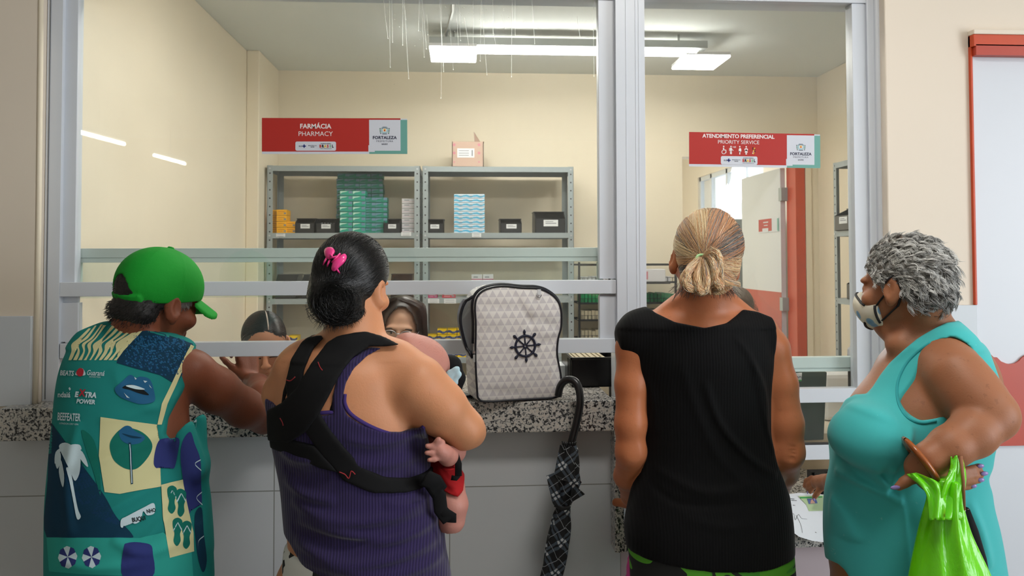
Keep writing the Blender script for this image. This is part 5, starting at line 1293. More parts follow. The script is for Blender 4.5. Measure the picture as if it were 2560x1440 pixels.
    nz = np.sin(X*210+np.sin(Z*150)*2)*np.sin(Z*230+np.sin(Y*170)*2)*np.sin(Y*190+X*60); h2.D = h2.D-.0022*nz.astype(np.float32)
    hm = hairmat('hair_dark_and_grey', 'FFFFFF', .55); gcol = lambda p: np.where((((p-hc)@R)[:, 1:2] > -.004), np.array([lin('7D7C7A')]), np.array([lin('0C0A0A')]))
    capo, hP, hF = h2.build('hair', hm, t, 1, cols=gcol); rg = np.random.default_rng(5)
    fc = hP[hF]; ar = np.arange(len(hF)); pick = rg.choice(ar, 4200); P0 = fc[pick].mean(1)+rg.normal(0, .0012, (4200, 3)); N0 = np.cross(fc[pick, 1]-fc[pick, 0], fc[pick, 3]-fc[pick, 0]); N0 /= np.linalg.norm(N0, axis=1, keepdims=True)+1e-9
    k = ((P0-hc)*N0).sum(1) > 0; P0, N0 = P0[k], N0[k]; n = len(P0); dn = np.array((0, 0, -1))*.5-R[:, 1]*.5
    zl_ = (P0-hc)@R; abv = (zl_[:, 2] > .004+.27*zl_[:, 1])[:, None, None]
    Ls = rg.uniform(.008, .018, (n, 1, 1))*np.where(abv, .22, 1); ph = rg.uniform(0, 6, (n, 1, 1)); s_ = np.linspace(0, 1, 7)[None, :, None]; T = np.cross(N0, dn)
    lines = P0[:, None]+Ls*(N0[:, None]*.35*s_+dn[None, None]*s_*.9)+.0022*np.sin(s_*7+ph)*T[:, None]*s_
    g = ((P0-hc)@R)[:, 1] > -.006
    strands('hair_strands', lines, .0005, hm, capo, np.where(g[:, None], np.array(lin('B9B9B8'))[None]*rg.uniform(.3, 1.1, (n, 1)), np.array(lin('141010'))[None]*rg.uniform(.6, 2, (n, 1))))
    # paper prescriptions he has laid on the counter
man()
def sheet(name, pts, lab, cat, marks=True, mt='paper', Ztop=SILL+.006, curl=.02):
    pass
# ------------------------------------------------------------------ woman with the baby carrier
def woman_carrier():
    Yc = 1.93; cx = q(900, 1200, Yc).x; t = thing('person', (cx, Yc, 0), 'woman in a purple ribbed tank top wearing a black baby carrier, low black bun', 'person')
    SK = skin('light_brown_skin', 'C48A64', spots=.03, rough=.48); J = lambda x, y, Y: np.array(q(x, y, Y))
    v = Vol((cx-.36, Yc-.26, -.01), (cx+.44, Yc+.42, 1.68), .0045)
    rows = rows_px([(850, 800, 935, 1.90, .060), (880, 745, 985, 1.90, .085), (930, 705, 1020, 1.90, .120), (1000, 684, 1035, 1.91, .138), (1060, 680, 1055, 1.92, .142), (1130, 692, 1068, 1.93, .140), (1210, 708, 1074, 1.93, .142), (1290, 716, 1098, 1.93, .150), (1370, 722, 1108, 1.93, .160), (1450, 716, 1118, 1.93, .168), (1560, 715, 1125, 1.93, .165)])
    v.loft(rows, 0, .045); tor = v.copy()
    v.chain([(J(985, 935, 1.885), .060), (J(1040, 965, 1.87), .066), (J(1100, 1020, 1.87), .058), (J(1158, 1072, 1.89), .043), (J(1176, 1080, 1.92), .037)], .03)
    v.chain([(J(1172, 1080, 1.94), .037), (J(1130, 1085, 2.06), .036), (J(1060, 1080, 2.16), .028)], .012); hand(v, J(1060, 1080, 2.16), (-.9, .2, -.1), (0, 1, 0), side=-1, curl=.5, s=.95)
    v.chain([(J(735, 930, 1.90), .050), (J(712, 985, 1.92), .048), (J(722, 1060, 2.02), .040), (J(800, 1120, 2.12), .030)], .02); hand(v, J(800, 1120, 2.12), (.9, .2, .1), (0, 1, 0), side=1, curl=.5, s=.95)
    v.cap(J(870, 860, 1.90), J(770, 895, 1.90), .045, .045, .04); v.cap(J(880, 862, 1.90), J(985, 905, 1.89), .050, .052, .04)
    v.chain([(J(872, 880, 1.91), .062), (J(892, 820, 1.93), .056), (J(893, 760, 1.94), .054)], .03)
    hc = J(880, 712, 1.955); R = frame(-22, 8, 6); L = head(v, hc, R, 1.0, ear_out=1.7)
    legs(v, cx, Yc, .72, .10, rt=.10); v.build('body', SK, t, 1)
    # top
    base = tor.D-.006
    c = tor.copy(np.minimum(tor.D, v.D)); fold = c.strokes([([(1060, 1090), (950, 1110), (860, 1090)], .004, .010), ([(1075, 1150), (960, 1165), (850, 1150)], .004, .012), ([(720, 1260), (860, 1300), (1090, 1280)], .008, .014), ([(1100, 1320), (960, 1345), (740, 1300)], .008, .013), ([(730, 1360), (880, 1400), (1100, 1370)], .009, .014), ([(1110, 1420), (960, 1430), (740, 1400)], .007, .012),
                      ([(690, 1130), (730, 1150), (800, 1150)], .007, .012), ([(700, 1210), (760, 1240), (840, 1250)], .006, .012), ([(1085, 1250), (1040, 1270), (960, 1262)], .006, .010), ([(700, 1180), (760, 1195), (820, 1190)], -.006, .009), ([(720, 1330), (860, 1350), (1000, 1330)], -.006, .010)], 1.79)*c.near(1.93)*1.9
    c.D = np.minimum(c.D-.006-fold, np.minimum(tor.D, v.D)-.003)
    reg = c.poly([(640, 1010), (672, 1020), (720, 1036), (780, 1034), (836, 1030), (836, 985), (846, 940), (868, 905), (895, 884), (920, 872), (950, 876), (915, 893), (886, 920), (868, 955), (860, 1000), (872, 1032), (905, 1056), (950, 1076), (1000, 1086), (1040, 1080), (1060, 1070), (1066, 1100), (1072, 1140), (1084, 1200), (1110, 1250), (1150, 1300), (1190, 1560), (900, 1540), (785, 1446), (735, 1402), (712, 1380), (640, 1360)], 1.80)
    nr = c.near(1.88, .02); front = c.D*0+np.where(c.ax[2] > q(900, 1000, 1.8).z, .5, -.5)[None, None, :]
    c.D = smax(c.D, (reg*nr+np.maximum(reg, front)*(1-nr)).astype(np.float32), .004)
    tr = NT('dark_purple_ribbed_cotton'); PUR = ribbed('dark_purple_ribbed_cotton', '30264F', '201838', .0065, rough=.9, stren=.5, sheen=.25)
    c.build('tank_top', PUR, t, 1)
    # purple edging round the neckline and armhole
    def edge(pts, r, m, nm, Y=1.70):
        bvv = bvh_c; o = Vector((0, 0, CAMZ)); out = []
        for x, y in smoothpts(pts, 5):
            h = bvv.ray_cast(o, (q(x, y, 2.0)-o).normalized()); 
            if h[0] is not None: out.append(h[0])
        b = MB(); b.tube(out, r, 8, True); return b.build(nm, m, t, smooth=True)
    Pb, Fb = v.mesh(1); bvh_c = bvh_of(Pb, Fb)
    hem = cloth('purple_binding', '3B2A66', sheen=.2)
    edge([(700, 1026), (760, 1034), (836, 1030)], .0045, hem, 'neckline_binding'); edge([(850, 1030), (842, 985), (852, 942), (874, 908), (900, 888), (922, 876)], .0045, hem, 'strap_binding'); edge([(862, 985), (862, 1010), (880, 1038), (930, 1068), (985, 1086), (1030, 1082), (1060, 1066)], .0045, hem, 'armhole_binding')
    # black carrier: crossing shoulder straps and waist belt
    K = cloth('black_carrier_webbing', '0A0A0C', sheen=.03); sc = v.copy()
    sc.D = smin(tor.D, v.D, .0)-.013
    def band(polys, nm, off=0):
        w = sc.copy(sc.D-off); r = None
        for p in polys:
            d = w.poly(p, 1.79); r = d if r is None else np.minimum(r, d)
        w.D = smax(smax(w.D, r.astype(np.float32), .005), (w.ax[1]-1.93)[None, :, None].astype(np.float32), .002)
        w.D = smax(w.D, -(sc.D-off+.014), .002); return w.build(nm, K, t, 1)
    band([[(738, 862), (752, 852), (788, 846), (796, 852), (772, 880), (757, 930), (758, 965), (790, 1005), (830, 1070), (868, 1120), (905, 1165), (960, 1195), (1020, 1207), (1100, 1204), (1100, 1243), (1010, 1242), (930, 1232), (860, 1200), (800, 1130), (748, 1050), (716, 1000), (708, 960), (716, 905)]], 'carrier_strap')
    band([[(868, 838), (905, 834), (945, 846), (995, 868), (960, 872), (918, 872), (880, 896), (852, 936), (825, 990), (800, 1035), (770, 1075), (720, 1110), (650, 1120), (650, 1040), (700, 1010), (745, 965), (775, 910), (808, 862), (835, 845)]], 'carrier_strap', .004)
    band([[(655, 1095), (720, 1100), (790, 1110), (850, 1180), (800, 1170), (720, 1140), (655, 1140)]], 'carrier_belt', .002)
    band([[(838, 1036), (822, 1034), (836, 985), (848, 925), (868, 908), (856, 950), (848, 990)]], 'bra_strap', -.010)
    band([[(712, 940), (726, 938), (712, 985), (704, 1030), (692, 1030), (698, 985)]], 'bra_strap', -.010)
    RD = mat('red_thread_mark', '8E1820', .7); sv = sc.copy(sc.D-.004); Ps, Fs = sv.mesh(1); bvh_c = bvh_of(Ps, Fs)
    edge([(848, 1180), (862, 1186), (872, 1196), (878, 1178), (888, 1186)], .0012, RD, 'stitched_mark'); edge([(795, 905), (800, 918), (806, 926)], .0011, RD, 'stitched_mark'); edge([(716, 950), (726, 952), (738, 942)], .0011, RD, 'stitched_mark'); edge([(700, 1045), (706, 1056), (708, 1064)], .0011, RD, 'stitched_mark')
    # pale trousers with a black geometric print
    tm = NT('white_trousers_black_print'); vv = tm.coord((26, 26, 26)); ck = tm.n('ShaderNodeTexVoronoi', distance='CHEBYCHEV'); ck.inputs['Scale'].default_value = 1; tm.l(vv, ck.inputs[0]); sp = tm.n('ShaderNodeSeparateColor'); tm.l(ck.outputs['Color'], sp.inputs[0])
    tm.bsdf(tm.ramp(sp.outputs[0], [(0, lin('101214')), (.42, lin('101214')), (.45, lin('D8D8D4')), (1, lin('D8D8D4'))], 'CONSTANT'), .85)
    low_garment('trousers', cx, Yc, rows_px([(1330, 714, 1108, 1.93, .160), (1440, 706, 1120, 1.93, .173), (1560, 700, 1135, 1.93, .178), (1660, 705, 1130, 1.93, .16)]), tm.m, t, w=.105, rt=.115)
    # hair: slick cap, side bun, clip
    hm = hairmat('slick_black_hair', '08080A', .32, spec=.5, attr=False)
    hv = Vol(hc-.20, hc+.20, .004); hv.ell(L(0, -.014, .032), (.082, .104, .092), R, 0); hv.ell(L(-.012, -.050, -.035), (.062, .056, .060), R, .03)
    X, Y, Z = hv.grid(); Xl = [R[0, i]*(X-hc[0])+R[1, i]*(Y-hc[1])+R[2, i]*(Z-hc[2]) for i in range(3)]
    lim = np.interp(Xl[2], [-.10, -.06, -.03, 0, .04, .08, .14], [-.045, -.038, -.024, .015, .055, .085, .11]); hv.D = smax(hv.D, (Xl[1]-lim).astype(np.float32), .004)
    hv.ell(J(843, 757, 1.865), (.056, .045, .050), None, .02); hv.ell(J(822, 735, 1.87), (.036, .035, .040), None, .02); hv.ell(J(870, 780, 1.885), (.036, .030, .026), None, .02)
    o, hP, hF = hv.build('hair', hm, t, 1); bv = bvh_of(hP, hF); rg = np.random.default_rng(11)
    n = 3600; th = rg.uniform(-PI, PI, n); st = np.array([R@np.array((.10*math.sin(a), .04+.05*max(0, math.cos(a))-.045*max(0, -math.cos(a)), .11*math.cos(a)-.008)) for a in th])
    bun = J(830, 738, 1.86)-hc; end = bun/np.linalg.norm(bun)+rg.normal(0, .16, (n, 3)); tt = np.linspace(rg.uniform(0, .1), 1, 18)
    D = slerp(st, end, tt); D = D+np.sin(tt*PI*3)[None, :, None]*rg.normal(0, .006, (n, 1, 3)); D = D+.05*np.sin(tt*PI)[None, :, None]*np.sin(th*9)[:, None, None]*np.array((1, 0, .3))[None, None]
    lines = drape(bv, hc, D, (.0003+.0022*(.5+.5*np.sin(th*31))[:, None]+rg.uniform(0, .0010, (n, 1)))*np.ones((1, 18)))
    strands('hair_strands', lines, rg.uniform(.0004, .0008, n), hm, o)
    LB = []
    for k in range(900):                     # strands wound round the bun, with loose ends
        c0 = J(842, 754, 1.86); a0 = rg.uniform(0, 6.28); c0 = c0+rg.normal(0, .009, 3)*(1, .3, 1); r = rg.uniform(.010, .046); sw = rg.uniform(.5, 1.6); y = -.035*math.sqrt(max(0, 1-(r/.062)**2))-.008
        LB.append([c0+np.array((r*1.05*math.cos(a0+sw*s_), y+rg.normal(0, .0002)+.003*s_, r*.92*math.sin(a0+sw*s_)+.004*math.sin(5*s_))) for s_ in np.linspace(0, 1, 14)])
    strands('bun_strands', LB, .0006, hm, o)
    LB = []
    for k in range(420):
        a = rg.uniform(2.2, 6.0); c0 = J(843, 757, 1.87); p = c0+np.array((.054*math.cos(a), rg.uniform(-.02, .02), .050*math.sin(a))); d = np.array((math.cos(a), -.2, math.sin(a)))*rg.uniform(.004, .016)+rg.normal(0, .004, 3)
        LB.append([p+d*s_+np.array((0, 0, -.004*s_*s_)) for s_ in np.linspace(0, 1, 6)])
    for k in range(200):
        x = rg.uniform(855, 955); y = 812-(x-855)*.75+rg.normal(0, 6); h = bv.ray_cast(Vector((0, 0, CAMZ)), (q(x, y, 2)-Vector((0, 0, CAMZ))).normalized()); p = np.array(h[0]) if h[0] is not None else None
        if p is None: continue
        d = np.array((rg.normal(.004, .004), -.004, -rg.uniform(.006, .018))); LB.append([p+d*s_ for s_ in np.linspace(0, 1, 6)])
    strands('loose_hair', LB, .0004, hm, o)
    # pink claw clip
    PK = mat('glossy_pink_plastic', 'F0408F', .22, var=.03); cl = thing('hair_clip', J(838, 650, 1.845), 'glossy pink claw clip in the black hair of the woman with the carrier', 'hair clip')
    def on(x, y, lf=.006):
        h = bv.ray_cast(Vector((0, 0, CAMZ)), (q(x, y, 2)-Vector((0, 0, CAMZ))).normalized()); return (h[0] if h[0] is not None else q(x, y, 1.87))+Vector((0, -lf, 0))
    def blade(ctrl, nm, th_=.0035, lf=.008):
        pts = smoothpts(ctrl, 5, True); cpt = (sum(p[0] for p in ctrl)/len(ctrl), sum(p[1] for p in ctrl)/len(ctrl)); b = MB(); n_ = len(pts); rings = []
        for s_, l_ in ((1, lf), (.97, lf+.003), (.6, lf+.006), (.15, lf+.007)): rings.append([on(cpt[0]+(p[0]-cpt[0])*s_, cpt[1]+(p[1]-cpt[1])*s_, l_) for p in pts])
        vs = [p+Vector((0, .005, 0)) for p in rings[0]]+[p for r_ in rings for p in r_]; m_ = 5
        fs = [[i*n_+j, i*n_+(j+1) % n_, (i+1)*n_+(j+1) % n_, (i+1)*n_+j] for i in range(m_-1) for j in range(n_)]+[list(range(n_))[::-1], [(m_-1)*n_+j for j in range(n_)]]
        b.add(vs, fs); return b.build(nm, PK, cl, smooth=True)
    blade([(812, 625), (820, 618), (832, 619), (838, 628), (834, 638), (824, 648), (814, 640)], 'finger_plate'); blade([(836, 652), (850, 640), (862, 634), (868, 641), (864, 654), (850, 668), (838, 678), (830, 672)], 'finger_plate', lf=.010)
    for (a, c_) in (((826, 646), (846, 640)), ((832, 656), (852, 634)), ((824, 632), (840, 648))):
        b = MB(); b.tube([on(*a, .010), on((a[0]+c_[0])/2, (a[1]+c_[1])/2, .016), on(*c_, .010)], .0022, 8); b.build('hinge_bar', PK, cl, smooth=True)
    for (a, c_) in (((819, 644), (808, 664)), ((826, 650), (818, 668)), ((842, 668), (850, 684))):
        b = MB(); b.tube([on(*a, .008), on((a[0]+c_[0])/2, (a[1]+c_[1])/2, .010), on(*c_, .001)], [.0026, .0024, .0014], 8); b.build('tooth', PK, cl, smooth=True)
    b = MB(); hx = [on(828+i*.55, 640+i*.35+2*math.sin(i*1.6), .012+.002*math.cos(i*1.6)) for i in range(24)]; b.tube(hx, .0007, 6); b.build('spring', mat('steel_spring', '8A8C90', .3, .9), cl, smooth=True)
woman_carrier()

# ------------------------------------------------------------------ the baby
def baby():
    J = lambda x, y, Y: np.array(q(x, y, Y)); c0 = J(1090, 1100, 2.0); t = thing('baby', tuple(c0), 'bald baby in red shorts held against the side of the woman with the carrier', 'baby')
    SK = skin('pink_baby_skin', 'B98276', spots=.02, rough=.5); v = Vol((c0[0]-.18, 1.74, .86), (c0[0]+.14, 2.20, 1.42), .0032)
    hc = J(1050, 905, 2.06); R = frame(-62, 25, 12); v.ell(hc, (.073, .080, .066), np.array(R), 0); v.ell(hc+R@np.array((0, .02, -.030)), (.052, .055, .042), R, .02); v.ell(hc+R@np.array((0, -.055, .012)), (.045, .03, .04), R, .03)
    for sx in (-1, 1):
        v.ell(hc+R@np.array((sx*.071, -.0, -.012)), (.006, .013, .019), R, .004); v.ell(hc+R@np.array((sx*.026, .072, -.010)), (.013, .008, .008), R, .006, '-'); v.ell(hc+R@np.array((sx*.026, .066, -.011)), (.010, .008, .007), R, .003)
        v.ell(hc+R@np.array((sx*.03, .052, -.042)), (.02, .02, .018), R, .012)
    v.ell(hc+R@np.array((0, .080, -.028)), (.009, .009, .008), R, .006); v.cap(hc+R@np.array((-.010, .070, -.050)), hc+R@np.array((.010, .070, -.050)), .005, .005, .004)
    v.chain([(hc+np.array((-.01, -.0, -.05)), .035), (J(1040, 1010, 2.06), .060), (J(1040, 1090, 2.05), .075), (J(1060, 1170, 2.02), .075)], .03)
    # arm: shoulder behind the mother's elbow, forearm comes out below it
    v.chain([(J(1050, 1020, 2.02), .030), (J(1120, 1090, 1.95), .030), (J(1136, 1128, 1.90), .025), (J(1120, 1140, 1.86), .022)], .012)
    v.chain([(J(1120, 1140, 1.86), .022), (J(1108, 1132, 1.835), .019), (J(1100, 1126, 1.825), .017)], .008)
    for (a, b_, c_, r) in (((1104, 1112), (1090, 1108), (1097, 1098), .0066), ((1098, 1122), (1082, 1116), (1068, 1115), .0068), ((1096, 1130), (1080, 1132), (1067, 1132), .0070), ((1100, 1142), (1086, 1148), (1073, 1150), .0065), ((1106, 1106), (1096, 1100), (1092, 1102), .0060)):
        v.chain([(J(*a, 1.825), r*1.15), (J(*b_, 1.815), r), (J(*c_, 1.812), r*.85)], .003)
    v.chain([(J(1085, 1190, 1.98), .050), (J(1115, 1215, 1.93), .042), (J(1128, 1262, 1.90), .038), (J(1128, 1300, 1.90), .030), (J(1114, 1335, 1.93), .022), (J(1100, 1352, 1.95), .020)], .012)
    v.cap(J(1100, 1352, 1.95), J(1104, 1358, 2.02), .019, .014, .01)
    for sx, Y in ((0, 2.10),): v.chain([(J(1020, 1190, 2.06), .048), (J(960, 1250, 2.1), .036), (J(960, 1320, 2.1), .026), (J(965, 1345, 2.14), .018)], .01)
    X, Y, Z = v.grid(); o, P, Fq = v.build('body', SK, t, 1)
    # fine downy hair on the scalp and the eyes
    hm = hairmat('baby_down', '9A6E60', .6, attr=False); rg = np.random.default_rng(8); LN = []
    for k in range(1600):
        d = rg.normal(0, 1, 3); d /= np.linalg.norm(d); l = R.T@d
        if l[1] > .35 or l[2] < -.25: continue
        h = bvh_of_cache(P, Fq).ray_cast(Vector(hc+d*.2), Vector(-d)); 
        if h[0] is None: continue
        p = np.array(h[0]); tdir = np.cross(d, R[:, 0]); LN.append([p+d*.0008+tdir*.007*s_ for s_ in np.linspace(0, 1, 5)])
    strands('downy_hair', LN, .00007, hm, o)
    v2 = v.copy(); s = v2.strokes([([(1090, 1170), (1120, 1200), (1150, 1225)], .005, .006), ([(1110, 1170), (1135, 1195), (1158, 1210)], .004, .005), ([(1085, 1200), (1110, 1225)], .004, .006)], 1.9)
    v2.D = v.D-.009-s; reg = v2.poly([(1060, 1155), (1100, 1158), (1138, 1158), (1150, 1178), (1162, 1200), (1158, 1222), (1145, 1232), (1120, 1224), (1098, 1212), (1060, 1230), (1000, 1240), (980, 1180)], 1.90); v2.D = smax(v2.D, reg.astype(np.float32), .003)
    v2.cap(J(1120, 1215, 1.93), J(1150, 1222, 1.93), .012, .010, .01)
    v2.D = smax(v2.D, (-(v2.ax[1]-1.84))[None, :, None].astype(np.float32), .002)
    v2.build('shorts', cloth('red_cotton', '9C1418', sheen=.1), t, 1)
    # light blue shirt collar at the neck
    v3 = Vol(J(1130, 950, 2.05)-.12, J(1130, 950, 2.05)+.12, .003)
    for pts, r in (([(1112, 985), (1122, 955), (1132, 930), (1144, 922)], .006), ([(1118, 990), (1130, 965), (1140, 945), (1148, 935)], .006), ([(1108, 975), (1114, 950), (1124, 930)], .006), ([(1126, 998), (1138, 985), (1148, 990)], .005), ([(1120, 962), (1132, 952), (1140, 958)], .005)):
        pp = smoothpts(pts, 4); v3.chain([(J(x, y, 2.03), r) for x, y in pp], .005)
    v3.build('shirt', cloth('pale_blue_cotton', 'A9C7D2'), t, 1)
_BC = {}
def bvh_of_cache(P, Fq):
    if id(P) not in _BC: _BC[id(P)] = bvh_of(P, Fq)
    return _BC[id(P)]
baby()
def carrier():
    J = lambda x, y, Y: np.array(q(x, y, Y)); c0 = J(1100, 1150, 2.0); t = thing('baby_carrier', tuple(c0), 'black padded panel and dangling straps of the baby carrier at the side of the woman', 'baby carrier')
    K = cloth('black_padded_cloth', '0B0B0D', sheen=.04)
    def lump(pts, nm, k=.01, h=.004):
        P = np.array([p for p, r in pts]); m = max(r for p, r in pts)+.02; v = Vol(P.min(0)-m, P.max(0)+m, h); v.chain(pts, k); v.build(nm, K, t, 1)
    lump([(J(1100, 905, 2.13), .022), (J(1128, 915, 2.10), .026), (J(1145, 945, 2.08), .018), (J(1130, 985, 2.08), .022), (J(1080, 1010, 2.11), .03)], 'hood')
    b = MB()
    def strap(pts, nm, w=.012, th=.2, Y=1.86):
        b = MB(); b.tube([J(x, y, Y_) for x, y, Y_ in pts], w, 8, True, th, up=Vector((0, 1, 0))); b.build(nm, K, t, smooth=True)
    strap([(1138, 1135, 1.86), (1146, 1160, 1.855), (1146, 1190, 1.86)], 'side_strap', .008); strap([(1146, 1188, 1.86), (1140, 1196, 1.86), (1128, 1194, 1.86)], 'side_strap', .006)
    strap([(1078, 1210, 1.83), (1098, 1240, 1.84), (1102, 1275, 1.84), (1122, 1300, 1.845)], 'hanging_strap', .016); strap([(1092, 1268, 1.84), (1112, 1282, 1.84), (1130, 1292, 1.845), (1128, 1306, 1.845)], 'strap_end', .012)
    strap([(1062, 1195, 1.80), (1085, 1205, 1.82), (1100, 1230, 1.84)], 'belt_end', .020)
carrier()
# ------------------------------------------------------------------ woman in turquoise at the right
def woman_turquoise():
    Yc = 1.96; cx = q(2270, 1200, Yc).x; t = thing('person', (cx, Yc, 0), 'grey-haired woman in a turquoise tank top and face mask, hand on her hip', 'person')
    SK = skin('tan_freckled_skin', '9E6A4B', spots=.12, rough=.5); J = lambda x, y, Y: np.array(q(x, y, Y))
    v = Vol((cx-.36, Yc-.36, -.01), (cx+.36, Yc+.64, 1.66), .0045)
    rows = rows_px([(828, 2300, 2395, 1.95, .060), (855, 2262, 2432, 1.95, .100), (900, 2222, 2460, 1.95, .140), (950, 2190, 2474, 1.95, .160), (1010, 2140, 2476, 1.95, .165), (1070, 2114, 2462, 1.95, .165), (1120, 2106, 2448, 1.95, .165), (1180, 2098, 2440, 1.95, .170), (1240, 2086, 2442, 1.95, .178), (1310, 2082, 2458, 1.95, .184), (1380, 2084, 2470, 1.95, .188), (1450, 2094, 2476, 1.95, .195), (1560, 2110, 2480, 1.95, .18)])
    v.loft(rows, 0, .04); tor = v.copy()
    # neck, trapezius
    v.cap(J(2345, 850, 1.95), J(2368, 900, 1.86), .060, .060, .04); v.cap(J(2300, 870, 2.0), J(2260, 920, 2.05), .05, .06, .04)
    v.chain([(J(2318, 880, 1.95), .068), (J(2300, 820, 1.96), .062), (J(2300, 760, 1.96), .060)], .03)
    v.cap(J(2250, 862, 1.94), J(2290, 880, 1.93), .034, .04, .03)
    core = v.D.copy()
    # near arm: shoulder, elbow out behind, hand on hip
    v.chain([(J(2368, 912, 1.83), .054), (J(2390, 938, 1.80), .060), (J(2425, 985, 1.77), .062), (J(2462, 1026, 1.74), .056), (J(2482, 1040, 1.73), .050)], .03)
    v.chain([(J(2482, 1042, 1.73), .050), (J(2430, 1085, 1.71), .050), (J(2375, 1118, 1.70), .044), (J(2325, 1148, 1.70), .035), (J(2300, 1168, 1.71), .031)], .015)
    # hand: palm on the hip, thumb towards the belly, fingers pointing back
    v.chain([(J(2300, 1170, 1.72), .030), (J(2330, 1190, 1.725), .034), (J(2370, 1195, 1.73), .032)], .012)
    for pts, r in (([(2360, 1180, 1.715), (2405, 1178, 1.708), (2432, 1172, 1.715), (2448, 1166, 1.725)], .0100), ([(2362, 1192, 1.71), (2410, 1192, 1.705), (2436, 1188, 1.712), (2455, 1184, 1.722)], .0100), ([(2362, 1204, 1.71), (2408, 1204, 1.705), (2432, 1202, 1.712), (2448, 1200, 1.72)], .0096), ([(2358, 1214, 1.715), (2400, 1218, 1.712), (2418, 1217, 1.718), (2430, 1215, 1.724)], .0086)):
        v.chain([(J(*p), r*(1-.08*i)) for i, p in enumerate(pts)], .0025)
    v.chain([(J(2318, 1182, 1.72), .016), (J(2285, 1192, 1.715), .0135), (J(2262, 1205, 1.715), .0120), (J(2246, 1217, 1.718), .0095)], .005)
    # far arm reaching to the paper
    v.chain([(J(2230, 960, 2.10), .050), (J(2170, 1080, 2.16), .042), (J(2120, 1180, 2.26), .034), (J(2080, 1205, 2.42), .025)], .02)
    w = J(2080, 1203, 2.42); wl = J(2045, 1205, 2.50)
    v.chain([(w, .024), (J(2062, 1206, 2.47), .024), (J(2045, 1205, 2.50), .022)], .01)
    for pts, r in (([(2050, 1200, 2.50), (2030, 1195, 2.53), (2016, 1202, 2.545), (2012, 1216, 2.55)], .0095), ([(2052, 1206, 2.50), (2034, 1204, 2.52), (2022, 1212, 2.53), (2019, 1224, 2.535)], .0095), ([(2055, 1212, 2.49), (2040, 1213, 2.51), (2030, 1221, 2.515), (2026, 1230, 2.52)], .009), ([(2058, 1212, 2.47), (2050, 1222, 2.47), (2042, 1234, 2.475), (2036, 1243, 2.48)], .0105)):
        v.chain([(J(*p), r*(1-.07*i)) for i, p in enumerate(pts)], .003)
    hc = J(2262, 712, 1.96); R = frame(34, 6, 0); L = head(v, hc, R, 1.02, ear_out=1.0, nose=1.0)
    v.ell(L(0, .045, -.105), (.04, .03, .03), R, .03)
    for k in range(4): v.cap(J(2250+k*6, 860+k*10, 1.87+.0*k), J(2300+k*4, 838+k*12, 1.875), .0022, .0018, .006, '-')
    legs(v, cx, Yc, .62, .10, rt=.10, foot=1); v.build('body', SK, t, 1)
    # nails
    NL = mat('lilac_nail_varnish', '9A86C8', .2)
    for (x, y, Y, dx) in ((2448, 1165, 1.713, .010), (2457, 1184, 1.710, .011), (2449, 1200, 1.709, .010), (2431, 1215, 1.713, .009), (2243, 1219, 1.708, -.013), (2036, 1246, 2.468, -.004), (2019, 1228, 2.525, -.002)):
        b = MB(); c0 = J(x, y, Y); n_ = 10; b.v = []; rings = []
        for s_, l_ in ((1, 0), (.8, -.0018), (.3, -.0026)):
            for k in range(n_):
                a = 2*PI*k/n_; b.v.append(tuple(c0+np.array((dx*.9*s_*math.cos(a)+dx*.3, l_, .0052*s_*math.sin(a)+(-.004 if abs(dx) < .006 else 0)))))
        b.f = [[i*n_+j, i*n_+(j+1) % n_, (i+1)*n_+(j+1) % n_, (i+1)*n_+j] for i in range(2) for j in range(n_)]+[[2*n_+j for j in range(n_)], list(range(n_))[::-1]]; b.mi = [0]*len(b.f); b.build('fingernail', NL, t, smooth=True)
    # tank top
    c = tor; c.cap(J(2340, 846, 1.95), J(2376, 884, 1.87), .064, .064, .03); c.cap(J(2300, 870, 2.0), J(2270, 915, 2.04), .05, .06, .03)
    c.ell(J(2178, 1095, 1.85), (.088, .10, .074), None, .06); c.ell(J(2168, 1100, 2.05), (.080, .10, .072), None, .05)
    fold = c.strokes([([(2098, 1130), (2125, 1165), (2180, 1190), (2250, 1192)], -.006, .014), ([(2150, 1215), (2200, 1235), (2265, 1262)], .007, .010), ([(2180, 1165), (2215, 1205), (2240, 1240)], .006, .009), ([(2225, 1160), (2240, 1200), (2246, 1230)], .005, .008), ([(2110, 1200), (2150, 1290), (2180, 1390)], .006, .016), ([(2090, 1250), (2100, 1330), (2110, 1400)], .005, .012),
                      ([(2262, 1230), (2268, 1320), (2272, 1430)], .002, .004), ([(2280, 1060), (2250, 1110), (2240, 1160)], .004, .010), ([(2420, 1250), (2450, 1330), (2475, 1420)], .006, .014), ([(2350, 1260), (2360, 1350), (2370, 1430)], .004, .015), ([(2130, 1010), (2180, 1030), (2240, 1050)], .003, .012)], 1.78)*c.near(1.95)*1.7
    c.D = np.minimum(np.minimum(c.D, core)-.007-fold, core-.003)
    reg = c.poly3([(2170, 985), (2202, 935), (2225, 906), (2262, 872), (2300, 841), (2340, 819), (2367, 806), (2404, 800), (2440, 830), (2475, 880), (2500, 950), (2510, 1010), (2510, 1120), (2470, 1200), (2500, 1280), (2530, 1350), (2540, 1520), (2140, 1520), (2118, 1418), (2085, 1406), (2030, 1378), (2020, 1280), (2030, 1180), (2050, 1080), (2090, 1010), (2140, 985)], 1.86, 1.70, 2.16)
    hole = c.poly3([(2330, 860), (2367, 841), (2397, 842), (2426, 868), (2442, 915), (2452, 960), (2460, 1010), (2430, 1040), (2385, 1030), (2340, 1046), (2305, 1052), (2272, 1040), (2250, 1005), (2247, 960), (2266, 917), (2298, 885)], 1.80, 1.60, 2.0)
    nr = c.near(1.86, .02); c.D = smax(c.D, reg.astype(np.float32), .004); c.D = smax(c.D, (-hole*nr-.5*(1-nr)).astype(np.float32), .004)
